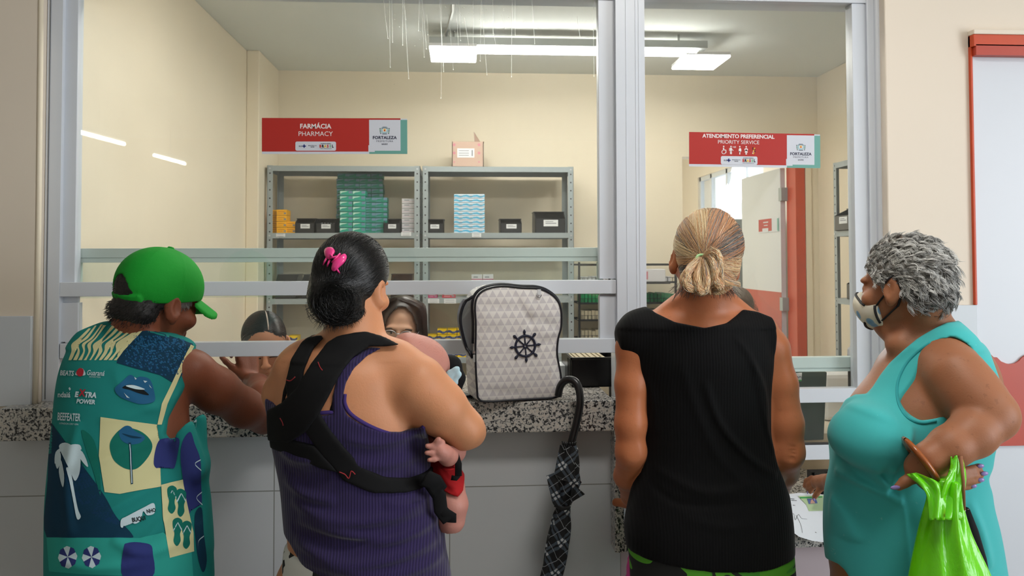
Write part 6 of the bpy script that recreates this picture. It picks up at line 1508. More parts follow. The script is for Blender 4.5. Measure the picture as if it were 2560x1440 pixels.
    TQ = NT('turquoise_jersey'); cc = TQ.mix(TQ.noise(6, 4), lin('3FB0B2'), lin('48BBBA')); n1 = TQ.noise(40, 4, .7, None, 1.2); m_ = TQ.math('MULTIPLY', TQ.math('GREATER_THAN', n1, .69), .25); cc = TQ.mix(m_, cc, lin('A8DCD8')); TQ.bsdf(cc, .85, 0, TQ.noise(500, 2), .2, .0006, spec=.25, Sheen_Weight=.12)
    _, P, Fq = c.build('tank_top', TQ.m, t, 1); bv = bvh_of(P, Fq); Pb, Fb = v.mesh(1); bb = bvh_of(Pb, Fb); o0 = Vector((0, 0, CAMZ))
    def run(pts, r, m, nm, bvv=bv, n=5, flat=None):
        out = []
        for x, y in smoothpts(pts, n):
            h = bvv.ray_cast(o0, (q(x, y, 2.0)-o0).normalized())
            if h[0] is not None: out.append(h[0]+Vector((0, -r*.3, 0)))
        b = MB(); b.tube(out, r, 8, True); return b.build(nm, m, t, smooth=True)
    BD = cloth('turquoise_binding', '38A4A8')
    run([(2326, 856), (2292, 881), (2262, 914), (2243, 960), (2246, 1008), (2268, 1044), (2303, 1057), (2340, 1051)], .0035, BD, 'armhole_binding')
    BR = cloth('pale_pink_bra_cloth', 'D9BFD0'); w_ = v.copy(); d = w_.poly([(2246, 965), (2262, 930), (2285, 900), (2300, 893), (2290, 915), (2268, 945), (2250, 985)], 1.80); w_.D = smax(np.minimum(v.D, tor.D+.007)-.0055, d.astype(np.float32), .003); w_.D = np.maximum(w_.D, (w_.ax[1]-1.93)[None, :, None]); w_.build('bra_side', BR, t, 1)
    low_garment('skirt', cx, Yc, rows_px([(1380, 2085, 2470, 1.95, .185), (1480, 2100, 2480, 1.95, .19), (1600, 2120, 2470, 1.95, .18)]), cloth('dark_skirt_cloth', '3A2A28'), t, hemz=.35, skirt=False)
    # wooden cuff bracelet
    b = MB(); A, B_ = np.array(J(2318, 1150, 1.70)), np.array(J(2292, 1138, 1.695)); ax = (J(2340, 1140, 1.70)-J(2290, 1172, 1.71)); ax /= np.linalg.norm(ax); e1_ = np.cross(ax, (0, 1, 0)); e1_ /= np.linalg.norm(e1_); e2_ = np.cross(ax, e1_); cc0 = J(2302, 1150, 1.70)
    b.tube([cc0+(e1_*math.cos(a)*.043+e2_*math.sin(a)*.041) for a in np.linspace(0, 2*PI, 28)], .017, 10, False, .45, up=Vector(ax)); b.build('bangle', mat('polished_brown_bangle', '9A5426', .18, var=.2, vs=20), t, smooth=True)
    # face mask with black edging and ear loops
    Lf = lambda x, y, z: Vector(L(x, y, z)); mv = Vol(np.array(L(0, .08, -.05))-.11, np.array(L(0, .08, -.05))+.11, .0032)
    mv.ell(L(0, .050, -.052), (.069, .078, .066), R, 0); mv.ell(L(0, .104, -.040), (.026, .030, .030), R, .03); X, Y, Z = mv.grid(); Xl = [R[0, i]*(X-hc[0])+R[1, i]*(Y-hc[1])+R[2, i]*(Z-hc[2]) for i in range(3)]
    up = Xl[2]+.008+.55*np.abs(Xl[0]); dn = -(Xl[2]+.112-.25*np.abs(Xl[0])); bk = -(Xl[1]-.042); mv.D = smax(smax(smax(mv.D, up.astype(np.float32), .004), dn.astype(np.float32), .004), bk.astype(np.float32), .004)
    MK = NT('printed_mask_cloth'); vor = MK.n('ShaderNodeTexVoronoi'); vor.inputs['Scale'].default_value = 26; MK.l(MK.coord(), vor.inputs[0]); cm = MK.ramp(vor.outputs['Distance'], [(0, lin('5F8FB8')), (.28, lin('7FA9C8')), (.34, lin('D9D3BE')), (1, lin('E2DFD2'))]); MK.bsdf(cm, .7)
    mk = thing('face_mask', tuple(L(0, .09, -.05)), 'patterned cloth face mask with black edging worn by the grey-haired woman', 'face mask')
    _, Pm, Fm = mv.build('mask_body', MK.m, mk, 1); bm_ = bvh_of(Pm, Fm)
    def onm(x, y, z, base): 
        p = Lf(x, y, z); c_ = Lf(0, .03, -.05); d = (p-c_).normalized(); h = base.ray_cast(c_+d*.25, -d); return (h[0] if h[0] is not None else p)+d*.002
    for sx in (-1, 1):
        b = MB(); b.tube([onm(sx*a, .13-a*.9, -.010-.55*a, bm_) for a in np.linspace(.0, .062, 12)], .0032, 8); b.build('edging', M['rubber'], mk, smooth=True)
        b = MB(); b.tube([onm(sx*a, .10, -.108+.25*a, bm_) for a in np.linspace(.0, .055, 10)], .0032, 8); b.build('edging', M['rubber'], mk, smooth=True)
        b = MB(); b.tube([onm(sx*.066, .046+.004*math.sin(a*3), -.046-a, bm_) for a in np.linspace(0, .050, 8)], .0034, 8); b.build('edging', M['rubber'], mk, smooth=True)
        for z0, z1, yb in ((-.046, .022, -.016), (-.094, -.052, -.018)):
            b = MB(); pts = []
            for s_ in np.linspace(0, 1, 10):
                pts.append(onm(sx*(.066+.014*s_), .044+(yb-.044)*s_, z0+(z1-z0)*s_, bb)+Vector(R[:, 0]*sx*.0015))
            b.tube(pts, .0036, 8, True, .5); b.build('ear_loop', M['rubber'], mk, smooth=True)
        b = MB(); b.tube([onm(sx*.088, -.024-.012*math.sin(PI*s_), .022-.074*s_, bb) for s_ in np.linspace(0, 1, 9)], .003, 8); b.build('ear_loop', M['rubber'], mk, smooth=True)
    # short curly grey hair
    hm = hairmat('curly_grey_hair', 'FFFFFF', .45); hv = Vol(hc-.20, hc+.20, .004)
    hv.ell(L(0, -.014, .032), (.083, .101, .090), R, 0); hv.ell(L(0, -.050, -.020), (.072, .058, .056), R, .03)
    X, Y, Z = hv.grid(); Xl = [R[0, i]*(X-hc[0])+R[1, i]*(Y-hc[1])+R[2, i]*(Z-hc[2]) for i in range(3)]
    lim = np.interp(Xl[2], [-.10, -.06, -.035, -.015, .015, .04, .08, .14], [-.060, -.045, -.036, -.02, .042, .066, .085, .11]); hv.D = smax(hv.D, (Xl[1]-lim).astype(np.float32), .006)
    nz = np.sin(X*120+np.sin(Z*90)*2)*np.sin(Z*130+np.sin(Y*100)*2); hv.D = hv.D-.004*nz.astype(np.float32)
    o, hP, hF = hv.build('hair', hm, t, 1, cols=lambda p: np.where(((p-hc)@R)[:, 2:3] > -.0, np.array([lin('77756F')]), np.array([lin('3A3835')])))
    bvv = bvh_of(hP, hF); rg = np.random.default_rng(21); LN = []; CO = []
    ctr = hP[hF].mean(1); N0 = np.cross(hP[hF[:, 1]]-hP[hF[:, 0]], hP[hF[:, 3]]-hP[hF[:, 0]]); N0 /= np.linalg.norm(N0, axis=1, keepdims=True)+1e-9
    ok = (((ctr-hc)*N0).sum(1) > .02) & (((ctr-hc)@R)[:, 1] < lim_at(((ctr-hc)@R)[:, 2])-.004); ids = np.where(ok)[0]
    for k in rg.choice(ids, 1250):
        p, n_ = ctr[k], N0[k]; l = (p-hc)@R
        down = np.array((0, 0, -1.)); back = -R[:, 1]; flow = back*(.9 if l[2] > .02 else .3)+down*(.4 if l[2] > .05 else 1.0); flow = flow-n_*flow.dot(n_); flow /= np.linalg.norm(flow)+1e-9; side = np.cross(n_, flow)
        Lk = rg.uniform(.024, .042); amp = rg.uniform(.0028, .006); fr = rg.uniform(4, 8); ph = rg.uniform(0, 6.28); s_ = np.linspace(0, 1, 14)[:, None]
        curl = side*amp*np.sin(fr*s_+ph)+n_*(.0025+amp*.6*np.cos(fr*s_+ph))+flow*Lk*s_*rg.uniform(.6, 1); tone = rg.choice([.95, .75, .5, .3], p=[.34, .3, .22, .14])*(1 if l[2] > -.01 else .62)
        for j in range(9):
            off = side*rg.normal(0, .0017)+n_*rg.normal(0, .0010); LN.append(p+off+curl*(1+.12*rg.normal())+side*rg.normal(0, .002)*s_); g = tone*rg.uniform(.8, 1.12); CO.append((g*.93, g*.92, g*.88))
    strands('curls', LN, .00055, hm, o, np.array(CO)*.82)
def lim_at(z): return np.interp(z, [-.10, -.06, -.035, -.015, .015, .04, .08, .14], [-.060, -.045, -.036, -.02, .042, .066, .085, .11])
woman_turquoise()
# ------------------------------------------------------------------ staff behind the glass
def staff():
    J = lambda x, y, Y: np.array(q(x, y, Y)); rg = np.random.default_rng(31); BK = cloth('black_uniform_cloth', '111116')
    def seated(nm_label, hc, R, s, sk, shirt_rows, seat_z=.45):
        t = thing('person', (hc[0], hc[1]+.05, 0), nm_label, 'person'); SK = sk
        v = Vol((hc[0]-.34, hc[1]-.30, -.01), (hc[0]+.34, hc[1]+.50, hc[2]+.16), .005); L = head(v, hc, R, s, ear_out=1.0)
        tz = hc[2]-.30; y = hc[1]+.10
        v.cap(L(0, -.04, -.05), (hc[0], y, tz+.10), .050, .055, .02)
        v.loft([(tz+.12, hc[0], y, .07, .06), (tz+.06, hc[0], y, .16, .09), (tz, hc[0], y+.01, .19, .11), (tz-.15, hc[0], y+.03, .17, .11), (tz-.32, hc[0], y+.05, .16, .11), (tz-.44, hc[0], y+.06, .17, .12)], .02, .04); tor = v.copy()
        for sx in (-1, 1):
            v.chain([((hc[0]+sx*.18, y, tz+.02), .052), ((hc[0]+sx*.20, y-.05, tz-.20), .040), ((hc[0]+sx*.10, y-.26, tz-.24), .030)], .02)
            v.chain([((hc[0]+sx*.09, y+.05, seat_z+.08), .085), ((hc[0]+sx*.10, y-.28 if False else y+.30, seat_z+.06), .062), ((hc[0]+sx*.10, y+.32, .08), .04)], .02)
        o, P, Fq = v.build('body', SK, t, 1)
        c = tor.copy(); 
        for sx in (-1, 1): c.chain([((hc[0]+sx*.18, y, tz+.02), .056), ((hc[0]+sx*.215, y-.04, tz-.13), .050)], .02)
        c.D = c.D-.008; Z = c.ax[2][None, None, :]; X = (c.ax[0]-hc[0])[:, None, None]; c.D = smax(c.D, (Z-(tz+.085)+.6*np.maximum(0, .06-np.abs(X))).astype(np.float32)*.8, .006); c.build('shirt', BK, t, 1)
        return t, L, v
    # left: head bent low over the counter, black hair parted
    hc = J(662, 864, 3.14); R = frame(194, 17, 6); SK1 = skin('staff_skin_light_brown', 'C08A6C', spots=.02)
    t, L, v = seated('pharmacy worker with parted black hair bending over papers behind the wide window', hc, R, 1.08, SK1, None)
    hm = hairmat('glossy_black_hair', '101216', .3, spec=.6, attr=False); hv = Vol(hc-.18, hc+.18, .0045); hv.ell(L(0, -.012, .034), (.082, .104, .094), R, 0)
    X, Y, Z = hv.grid(); Xl = [R[0, i]*(X-hc[0])+R[1, i]*(Y-hc[1])+R[2, i]*(Z-hc[2]) for i in range(3)]
    lim = np.where((Xl[0]/.070)**2+((Xl[2]+.028)/.112)**2 < 1, .0, .16); hv.D = smax(hv.D, (Xl[1]-lim).astype(np.float32), .004)
    hv.ell(L(0, -.110, .03), (.04, .035, .04), R, .01); o, hP, hF = hv.build('hair', hm, t, 1); bv = bvh_of(hP, hF)
    n = 1500; th = rg.uniform(-1, 1, n); st = np.stack([R@np.array((.02+.002*k, .07*math.cos(a*1.5)+.0, .11*math.cos(a*1.5))) for k, a in zip(rg.normal(0, 1, n), th)]); sgn = np.where(rg.random(n) < .5, -1, 1)
    st = np.array([R@np.array((-.022, .085-.15*abs(u_), .085+.02*u_)) for u_ in rg.uniform(0, 1, n)]); end = np.array([R@np.array((s_*.09, -.05-.03*rg.random(), rg.uniform(-.06, .03))) for s_ in sgn])
    D = slerp(st, end, np.linspace(0, 1, 12)); lines = drape(bv, hc, D, rg.uniform(.0003, .0016, (n, 1))*np.ones((1, 12))); strands('hair_strands', lines, .0007, hm, o)
    part = np.array([R@np.array((-.022+.012*u_, .088-.15*u_, .078+.036*math.sin(u_*2))) for u_ in np.linspace(0, .8, 12)])[None]; pl = drape(bv, hc, part, np.full((1, 12), .0012))
    strands('parting', pl, .0034, mat('pale_scalp_line', 'B9A79C', .6), o)
    b = MB(); b.tube([L(x, .091-abs(x)*.3, -.0655) for x in np.linspace(-.022, .022, 8)], [.0035, .006, .0072, .0075, .0075, .0072, .006, .0035], 8); b.build('lips', M['lip'], t, smooth=True)
    for sx in (-1, 1):
        b = MB(); b.tube([L(sx*x, .092-(x-.03)**2*8, .016-(x-.03)**2*9) for x in np.linspace(.012, .052, 8)], .0028, 6); b.build('eyebrow', hm, t, smooth=True)
        b = MB(); b.tube([L(sx*x, .094-(x-.03)**2*9, -.006-(x-.03)**2*6) for x in np.linspace(.014, .047, 8)], .0018, 6); b.build('eyelashes', hm, t, smooth=True)
    # right: long dark hair and rimless glasses
    hc = J(1003, 822, 3.18); R = frame(178, 6, -4); SK2 = skin('staff_skin_fair', 'CDA187', spots=.02)
    t, L, v = seated('pharmacy worker with long dark hair and rimless glasses facing the hatch', hc, R, .95, SK2, None)
    hm = hairmat('dark_brown_hair', '1E1613', .35, spec=.5, attr=False); hv = Vol(hc-(.19, .19, .34), hc+(.19, .19, .20), .005); hv.ell(L(0, -.012, .036), (.088, .106, .098), R, 0)
    for sx in (-1, 1): hv.chain([(L(sx*.076, .0, .03), .026), (L(sx*.092, .01, -.07), .026), (L(sx*.095, .02, -.17), .030), (L(sx*.09, .03, -.26), .024)], .02)
    X, Y, Z = hv.grid(); Xl = [R[0, i]*(X-hc[0])+R[1, i]*(Y-hc[1])+R[2, i]*(Z-hc[2]) for i in range(3)]
    lim = np.where(((Xl[0]+.004)/.064)**2+((Xl[2]+.028)/.125)**2 < 1, .0, .2); hv.D = smax(hv.D, (Xl[1]-lim).astype(np.float32), .004)
    o, hP, hF = hv.build('hair', hm, t, 1); bv = bvh_of(hP, hF); LN = []
    for k in range(900):
        sx = rg.choice((-1, 1)); a = rg.uniform(0, 1); x0, y0 = .015+sx*rg.uniform(.0, .02), .05-a*.12
        pts = smoothpts([(x0, y0, .132-.02*a), (sx*.078, y0+.01, .098), (sx*.100, y0*.4+.02, .01), (sx*.108, y0*.3+.02, -.08), (sx*.112, y0*.3+.02, -.2)], 4); jit = rg.normal(0, .003, 3)
        LN.append([L(*(p+jit)) for p in pts])
    strands('hair_strands', LN, .0009, hm, o)
    for sx in (-1, 1):
        b = MB(); b.lathe((0, 0, 0), [(.0005, .011), (.006, .0095), (.010, .005), (.0112, 0), (.009, -.006), (.0005, -.010)], 14); RM = Matrix([list(r) for r in R]) @ Matrix.Rotation(-PI/2, 3, 'X'); c_ = Vector(L(sx*.031, .0795, -.001)); b.v = [tuple(c_+RM@Vector(p)) for p in b.v]; b.build('eye', M['eyew'], t, smooth=True)
        b = MB(); b.lathe((0, 0, 0), [(.0053, 0), (.0045, .0022), (.0005, .0030)], 12); RM = Matrix([list(r) for r in R]) @ Matrix.Rotation(-PI/2, 3, 'X'); c_ = Vector(L(sx*.031, .0885, -.001)); b.v = [tuple(c_+RM@Vector(p)) for p in b.v]; b.build('iris', M['iris'], t, smooth=True)
        b = MB(); b.tube([L(sx*x, .092-(x-.03)**2*8, .018-(x-.03)**2*9) for x in np.linspace(.012, .052, 8)], .0026, 6); b.build('eyebrow', hm, t, smooth=True)
        b = MB(); b.tube([L(sx*x, .093-(x-.03)**2*9, .006-(x-.03)**2*12) for x in np.linspace(.014, .048, 8)], .0020, 6); b.build('eyelid', hm, t, smooth=True)
    g = thing('eyeglasses', tuple(L(0, .11, -.012)), 'rimless glasses worn by the pharmacy worker with long dark hair', 'glasses'); gm = M['sclera_frame']
    for sx in (-1, 1):
        b = MB(); b.tube([L(sx*(.034+.027*math.cos(a)), .108-.1*(.027*math.cos(a))**2, -.006+.019*math.sin(a)) for a in np.linspace(0, 2*PI, 24)], .0011, 6, False); b.build('lens_rim', gm, g, smooth=True)
        b = MB(); b.tube([L(sx*.061, .106, -.002), L(sx*.074, .085, .0), L(sx*.080, .0, .004)], .0016, 6); b.build('temple', gm, g, smooth=True)
        b = MB(); pts = [L(sx*(.034+.0265*math.cos(a)), .1075, -.006+.0185*math.sin(a)) for a in np.linspace(0, 2*PI, 21)[:-1]]; b.prism([Vector(p) for p in pts], Vector(R@np.array((0, .0012, 0)))); b.build('lens', M['glass'], g)
    b = MB(); b.tube([L(x, .109+.003*math.cos(x*180), .001) for x in np.linspace(-.008, .008, 5)], .0014, 6); b.build('bridge', gm, g, smooth=True)
    b = MB(); b.tube([L(x, .091, -.0655) for x in np.linspace(-.02, .02, 8)], [.003, .005, .006, .0065, .0065, .006, .005, .003], 8); b.build('lips', M['lip'], t, smooth=True)
    # third worker: only hair and a dark shoulder show beside the neck of the blonde woman
    hc = J(1842, 775, 4.25); R = frame(160, 10, 0); t, L, v = seated('pharmacy worker with loose greyish brown hair, half hidden behind the blonde woman', hc, R, .95, SK1, None)
    hm = hairmat('greyish_brown_hair', '6F6359', .5, attr=False); hv = Vol(hc-.20, hc+.20, .005); hv.ell(L(0, -.012, .03), (.090, .105, .098), R, 0); hv.ell(L(0, -.04, -.06), (.085, .06, .07), R, .03)
    X, Y, Z = hv.grid(); Xl = [R[0, i]*(X-hc[0])+R[1, i]*(Y-hc[1])+R[2, i]*(Z-hc[2]) for i in range(3)]; lim = np.interp(Xl[2], [-.15, .0, .04, .075, .14], [.02, .03, .05, .07, .12]); hv.D = smax(hv.D, (Xl[1]-lim).astype(np.float32), .004)
    o, hP, hF = hv.build('hair', hm, t, 1); LN = []
    for k in range(700):
        d = rg.normal(0, 1, 3); d /= np.linalg.norm(d); p = hc+d*(.085, .10, .10); LN.append([p+np.array((.012*math.sin(4*s_+k), 0, -.05*s_))+d*(.012+.012*s_) for s_ in np.linspace(0, 1, 8)])
    strands('hair_strands', LN, .0007, hm, o)
staff()

# ================================================================== THINGS ON AND NEAR THE COUNTER
def backpack():
    ct = SILL+.0055; A = q(1183, 1002, 2.475); ang = math.radians(13); U = Vector((math.cos(ang), math.sin(ang), 0)); N = Vector((math.sin(ang), -math.cos(ang), 0)); Zv = Vector((0, 0, 1))
    t = thing('backpack', (A.x+.13, A.y+.06, ct), 'grey and white triangle-print backpack with a navy ship wheel, standing on the counter', 'backpack')
    sc = 2.46/F; out = [(0, 8), (-4, 30), (-8, 110), (-7, 190), (-9, 235), (-2, 262), (20, 279), (60, 286), (110, 281), (150, 279), (178, 270), (203, 250), (214, 222), (214, 180), (206, 150), (203, 110), (212, 60), (214, 25), (206, 6), (190, -1), (100, -3), (20, -2)]
    P = smoothpts([(x*sc*1.02, max(y, 0)*sc+(.0 if y > 0 else .0)) for x, y in out], 5, True); n = len(P); c = np.mean(P, 0)
    W3 = lambda p, d: Vector((A.x, A.y, ct+.003))+U*p[0]+Zv*p[1]+N*d
    def body(layers, m, nm, bulge=None):
        b = MB(); vs = []
        for s_, d in layers:
            for p in P: 
                pp = c+(np.array(p)-c)*s_; vs.append(W3(pp, d))
        fs = [[i*n+j, i*n+(j+1) % n, (i+1)*n+(j+1) % n, (i+1)*n+j] for i in range(len(layers)-1) for j in range(n)]+[list(range(n))[::-1], [(len(layers)-1)*n+j for j in range(n)]]
        b.add(vs, fs); return b.build(nm, m, t, smooth=True)
    # printed cloth
    tm = NT('triangle_print_cloth'); s = tm.sep(tm.coord()); rowh = .0213; wd = .0245
    vz = tm.math('DIVIDE', s[2], rowh); fr = tm.math('FRACT', vz); row = tm.math('FLOOR', vz); hx = tm.math('ADD', tm.math('DIVIDE', s[0], wd*math.cos(ang)), tm.math('MULTIPLY', tm.math('MODULO', row, 2.0), .5))
    tri = tm.math('MULTIPLY', tm.math('ABSOLUTE', tm.math('SUBTRACT', tm.math('FRACT', tm.math('ADD', hx, 20.0)), .5)), 2.0); inside = tm.math('LESS_THAN', tri, tm.math('SUBTRACT', .96, fr))
    nz = tm.noise(9, 4); stain = tm.math('MULTIPLY', tm.math('GREATER_THAN', tm.noise(17, 5, .7), .66), .25)
    cc = tm.mix(inside, tm.mix(nz, lin('F1EEEC'), lin('F7F5F3')), tm.mix(nz, lin('D6D2D5'), lin('DEDBDE'))); cc = tm.mix(stain, cc, lin('B9A899')); tm.bsdf(cc, .6, 0, tm.noise(9, 3, .6, None, .6), .5, .008, spec=.3)
    # panel: a fine grid that bulges and creases inside the outline
    PP = np.array(P); x0, x1, z0, z1 = PP[:, 0].min(), PP[:, 0].max(), PP[:, 1].min(), PP[:, 1].max(); rings = 22; vs = []; fs = []
    def creas(x, z):
        fx, fz = (x-x0)/(x1-x0), (z-z0)/(z1-z0); h = 0
        for (ax, az, bx, bz, am, w_) in ((.45, .93, .62, .70, -.007, .05), (.62, .70, 1.0, .62, -.007, .05), (.50, .88, .70, .66, .006, .05), (.1, .82, .5, .80, -.004, .05), (.75, .50, 1.0, .52, -.004, .04), (.0, .60, .25, .62, -.003, .04), (.3, .99, .55, .95, .004, .04), (.1, .1, .5, .06, -.003, .04)):
            ex, ez = bx-ax, bz-az; t_ = min(1, max(0, ((fx-ax)*ex+(fz-az)*ez)/(ex*ex+ez*ez))); d = math.hypot(fx-ax-t_*ex, fz-az-t_*ez); h += am*math.exp(-(d/w_)**2)
        return h
    for i in range(rings+1):
        f = 1-i/rings*.98
        for p in P:
            pp = c+(np.array(p)-c)*f*.975; bul = .018*(1-f**4)+creas(*pp)*min(1, (1-f)*8); vs.append(W3(pp, .058+bul))
    for i in range(rings):
        for j in range(n): fs.append([i*n+j, i*n+(j+1) % n, (i+1)*n+(j+1) % n, (i+1)*n+j])
    fs.append([rings*n+j for j in range(n)]); b = MB(); b.add(vs, fs); b.build('front_panel', tm.m, t, smooth=True)
    body([(.96, -.062), (1.0, -.055), (1.0, .052), (.975, .058)], tm.m, 'bag_body')
    NV = mat('navy_zip_tape', '12141F', .35); 
    b = MB(); b.tube([W3(c+(np.array(p)-c)*.985, .060) for p in P]+[W3(c+(np.array(P[0])-c)*.985, .060)], .0032, 8, False); b.build('piping', NV, t, smooth=True)
    top = [p for p in P if p[1] > .135]; top.sort(key=lambda p: math.atan2(p[1]-.16, p[0]-.13), reverse=True)
    b = MB(); b.tube([W3(c+(np.array(p)-c)*1.012, .045) for p in top], .0055, 8, True); b.build('zip_band', NV, t, smooth=True)
    # open side gusset at the left with its clear grey lining
    g = [(-22, 250), (-34, 225), (-36, 195), (-26, 150), (-14, 118), (-8, 112), (-8, 190), (-9, 230), (-4, 252)]
    gp = smoothpts([(x*sc, y*sc) for x, y in g], 4, True); b = MB(); b.prism([W3(p, .040-(.06 if p[0] < -.012 else 0)) for p in gp], N*-.004); b.build('open_gusset', mat('grey_lining', '8C8F96', .3), t)
    b = MB(); ed = smoothpts([(10, 262), (-14, 256), (-31, 232), (-37, 200), (-30, 160), (-18, 122), (-10, 108)], 5); b.tube([W3((x*sc, y*sc), .042-(.02 if x < -20 else 0)) for x, y in ed], .0045, 8); b.build('zip_band', NV, t, smooth=True)
    ZP = mat('bright_zip_metal', 'B9BBBE', .25, .9)
    b = MB(); p0 = W3((-13*sc, 118*sc), .062); b.obox(p0, U*.006, Zv*-.022, N*.003); b.lathe(p0+Vector((.003, 0, .004)), [(.004, 0), (.004, .008)], 8); b.build('zip_puller', ZP, t)
    b = MB(); cD = W3((154*sc, 262*sc), .074); b.tube([cD+U*.0075*math.cos(a)+Zv*(.0085*math.sin(a)) for a in np.linspace(PI, 2*PI, 10)], .0016, 8); b.build('ring', ZP, t, smooth=True); b = MB(); b.obox(cD-U*.0055, U*.011, Zv*.016, N*.003); b.build('loop', M['paper'], t)
    # ship's wheel emblem, raised in navy thread
    EM = mat('navy_embroidery', '20243C', .6, bs=900, bstr=.3); cw = W3((117*sc, 136*sc), .078); R_ = .031; b = MB()
    th = math.radians(4)
    b.tube([cw+(U*math.cos(a)+Zv*math.sin(a))*R_ for a in np.linspace(0, 2*PI, 40)], .0038, 8, False)
    b.tube([cw+(U*math.cos(a)+Zv*math.sin(a))*.0055 for a in np.linspace(0, 2*PI, 16)], .0028, 8, False)
    for k in range(8):
        a = th+k*PI/4; d = U*math.cos(a)+Zv*math.sin(a); L_ = 1.0 if k % 2 == 0 else .98
        b.tube([cw+d*.005, cw+d*R_], .0021, 6); r = [.0024, .0042, .0024, .0040, .0046, .0026, .0010] if k % 2 == 0 else [.0024, .0028, .0026, .0036, .0048, .0046, .0014]
        b.tube([cw+d*(R_+x) for x in (.0, .003, .006, .0085, .0125, .0165, .0195)], r, 8)
    b.build('ship_wheel_emblem', EM, t, smooth=True)
backpack()

def umbrella():
    J = lambda x, y, Y: Vector(q(x, y, Y)); t = thing('umbrella', tuple(J(1420, 1100, 2.40)), 'folded black and white tartan umbrella hooked over the counter edge by its crook handle', 'umbrella')
    HM = mat('black_plastic_handle', '17181B', .3); b = MB()
    pts = smoothpts([(1396, 988), (1400, 968), (1411, 953), (1427, 949), (1441, 958), (1449, 980), (1450, 1010), (1443, 1050), (1434, 1085), (1426, 1116)], 5); n = len(pts)
    b.tube([J(x, y, 2.455-.05*min(1, i/n*1.6)) for i, (x, y) in enumerate(pts)], [.0118]*(n-1)+[.0105], 14); b.build('crook_handle', HM, t, smooth=True)
    # folded canopy: sections from px, with pleats wound round the shaft
    rows = [(1112, 1408, 1440), (1130, 1404, 1444), (1150, 1398, 1444), (1180, 1391, 1446), (1205, 1386, 1447), (1235, 1378, 1440), (1255, 1384, 1430), (1268, 1391, 1424), (1285, 1386, 1424), (1320, 1376, 1424), (1370, 1366, 1420), (1430, 1354, 1408), (1500, 1338, 1390), (1580, 1322, 1366), (1650, 1312, 1340), (1690, 1310, 1322)]
    R_ = np.array([p for p in smoothpts(rows, 5)]); m = 48; vs = []
    for i, (y, l, r) in enumerate(R_):
        c = J((l+r)/2, y, 2.405); rad = u((r-l)/2, 2.405)
        for k in range(m):
            a = 2*PI*k/m; f = 1+.13*math.sin(6*a+i*.22)*(1 if y > 1120 else .4)+.05*math.sin(13*a-i*.3); vs.append(c+Vector((rad*f*math.cos(a), rad*.9*f*math.sin(a), 0)))
    nr = len(R_); fs = [[i*m+k, i*m+(k+1) % m, (i+1)*m+(k+1) % m, (i+1)*m+k] for i in range(nr-1) for k in range(m)]+[list(range(m))[::-1], [(nr-1)*m+k for k in range(m)]]
    tm = NT('black_white_tartan'); mp = tm.n('ShaderNodeMapping'); tc = tm.n('ShaderNodeTexCoord'); tm.l(tc.outputs['Object'], mp.inputs[0]); mp.inputs['Rotation'].default_value = (0, math.radians(34), .3); s = tm.sep(mp.outputs[0])
    def bands(v, p, lo, hi): f = tm.math('FRACT', tm.math('ADD', tm.math('DIVIDE', v, p), 10.0)); return tm.math('MULTIPLY', tm.math('GREATER_THAN', f, lo), tm.math('LESS_THAN', f, hi))
    bx, bz = s[0], s[2]; wide = lambda v: tm.math('ADD', bands(v, .062, .10, .22), bands(v, .062, .30, .42)); thin = lambda v: bands(v, .062, .72, .745)
    g = tm.math('ADD', tm.math('MULTIPLY', wide(bx), .40), tm.math('MULTIPLY', wide(bz), .40)); g = tm.math('MAXIMUM', g, tm.math('MULTIPLY', tm.math('MAXIMUM', thin(bx), thin(bz)), .7))
    cc = tm.ramp(g, [(0, lin('07080C')), (.35, lin('3F4A56')), (.62, lin('555F6A')), (.80, lin('C3C6CA'))]); tm.bsdf(cc, .7)
    b = MB(); b.add(vs, fs); b.build('canopy', tm.m, t, smooth=True)
    def flap(P, nm):
        b = MB(); b.prism([J(*p) for p in P], Vector((.001, .004, 0))); b.build(nm, tm.m, t)
    flap([(1392, 1180, 2.38), (1366, 1190, 2.385), (1372, 1220, 2.38), (1384, 1262, 2.375), (1404, 1268, 2.37), (1400, 1225, 2.365)], 'canopy_fold'); flap([(1444, 1196, 2.39), (1454, 1206, 2.39), (1446, 1222, 2.38), (1462, 1236, 2.385), (1432, 1254, 2.37), (1424, 1262, 2.37), (1430, 1215, 2.368)], 'canopy_fold')
    flap([(1400, 1112, 2.385), (1392, 1150, 2.38), (1386, 1186, 2.375), (1404, 1200, 2.37), (1446, 1212, 2.372), (1446, 1200, 2.376), (1412, 1165, 2.37), (1410, 1120, 2.375)], 'canopy_fold')
    b = MB(); b.tube([J(1387, 1262, 2.378), J(1407, 1272, 2.368), J(1424, 1268, 2.38)], .006, 8, True, .4, up=Vector((0, 1, 0))); b.build('closing_strap', mat('black_strap', '0C0D10', .6), t, smooth=True)
    b = MB()
    for k in range(9):
        a = PI+PI*k/8; p = J(1423, 1112, 2.405)+Vector((.019*math.cos(a), .019*math.sin(a), 0)); b.tube([p, p+Vector((.002*math.cos(a), 0, .012))], .0022, 6)
    b.build('rib_tips', HM, t, smooth=True)
    b = MB(); b.tube([J(1316, 1690, 2.405), J(1312, 1730, 2.405)], .005, 8); b.build('ferrule', HM, t, smooth=True)
umbrella()

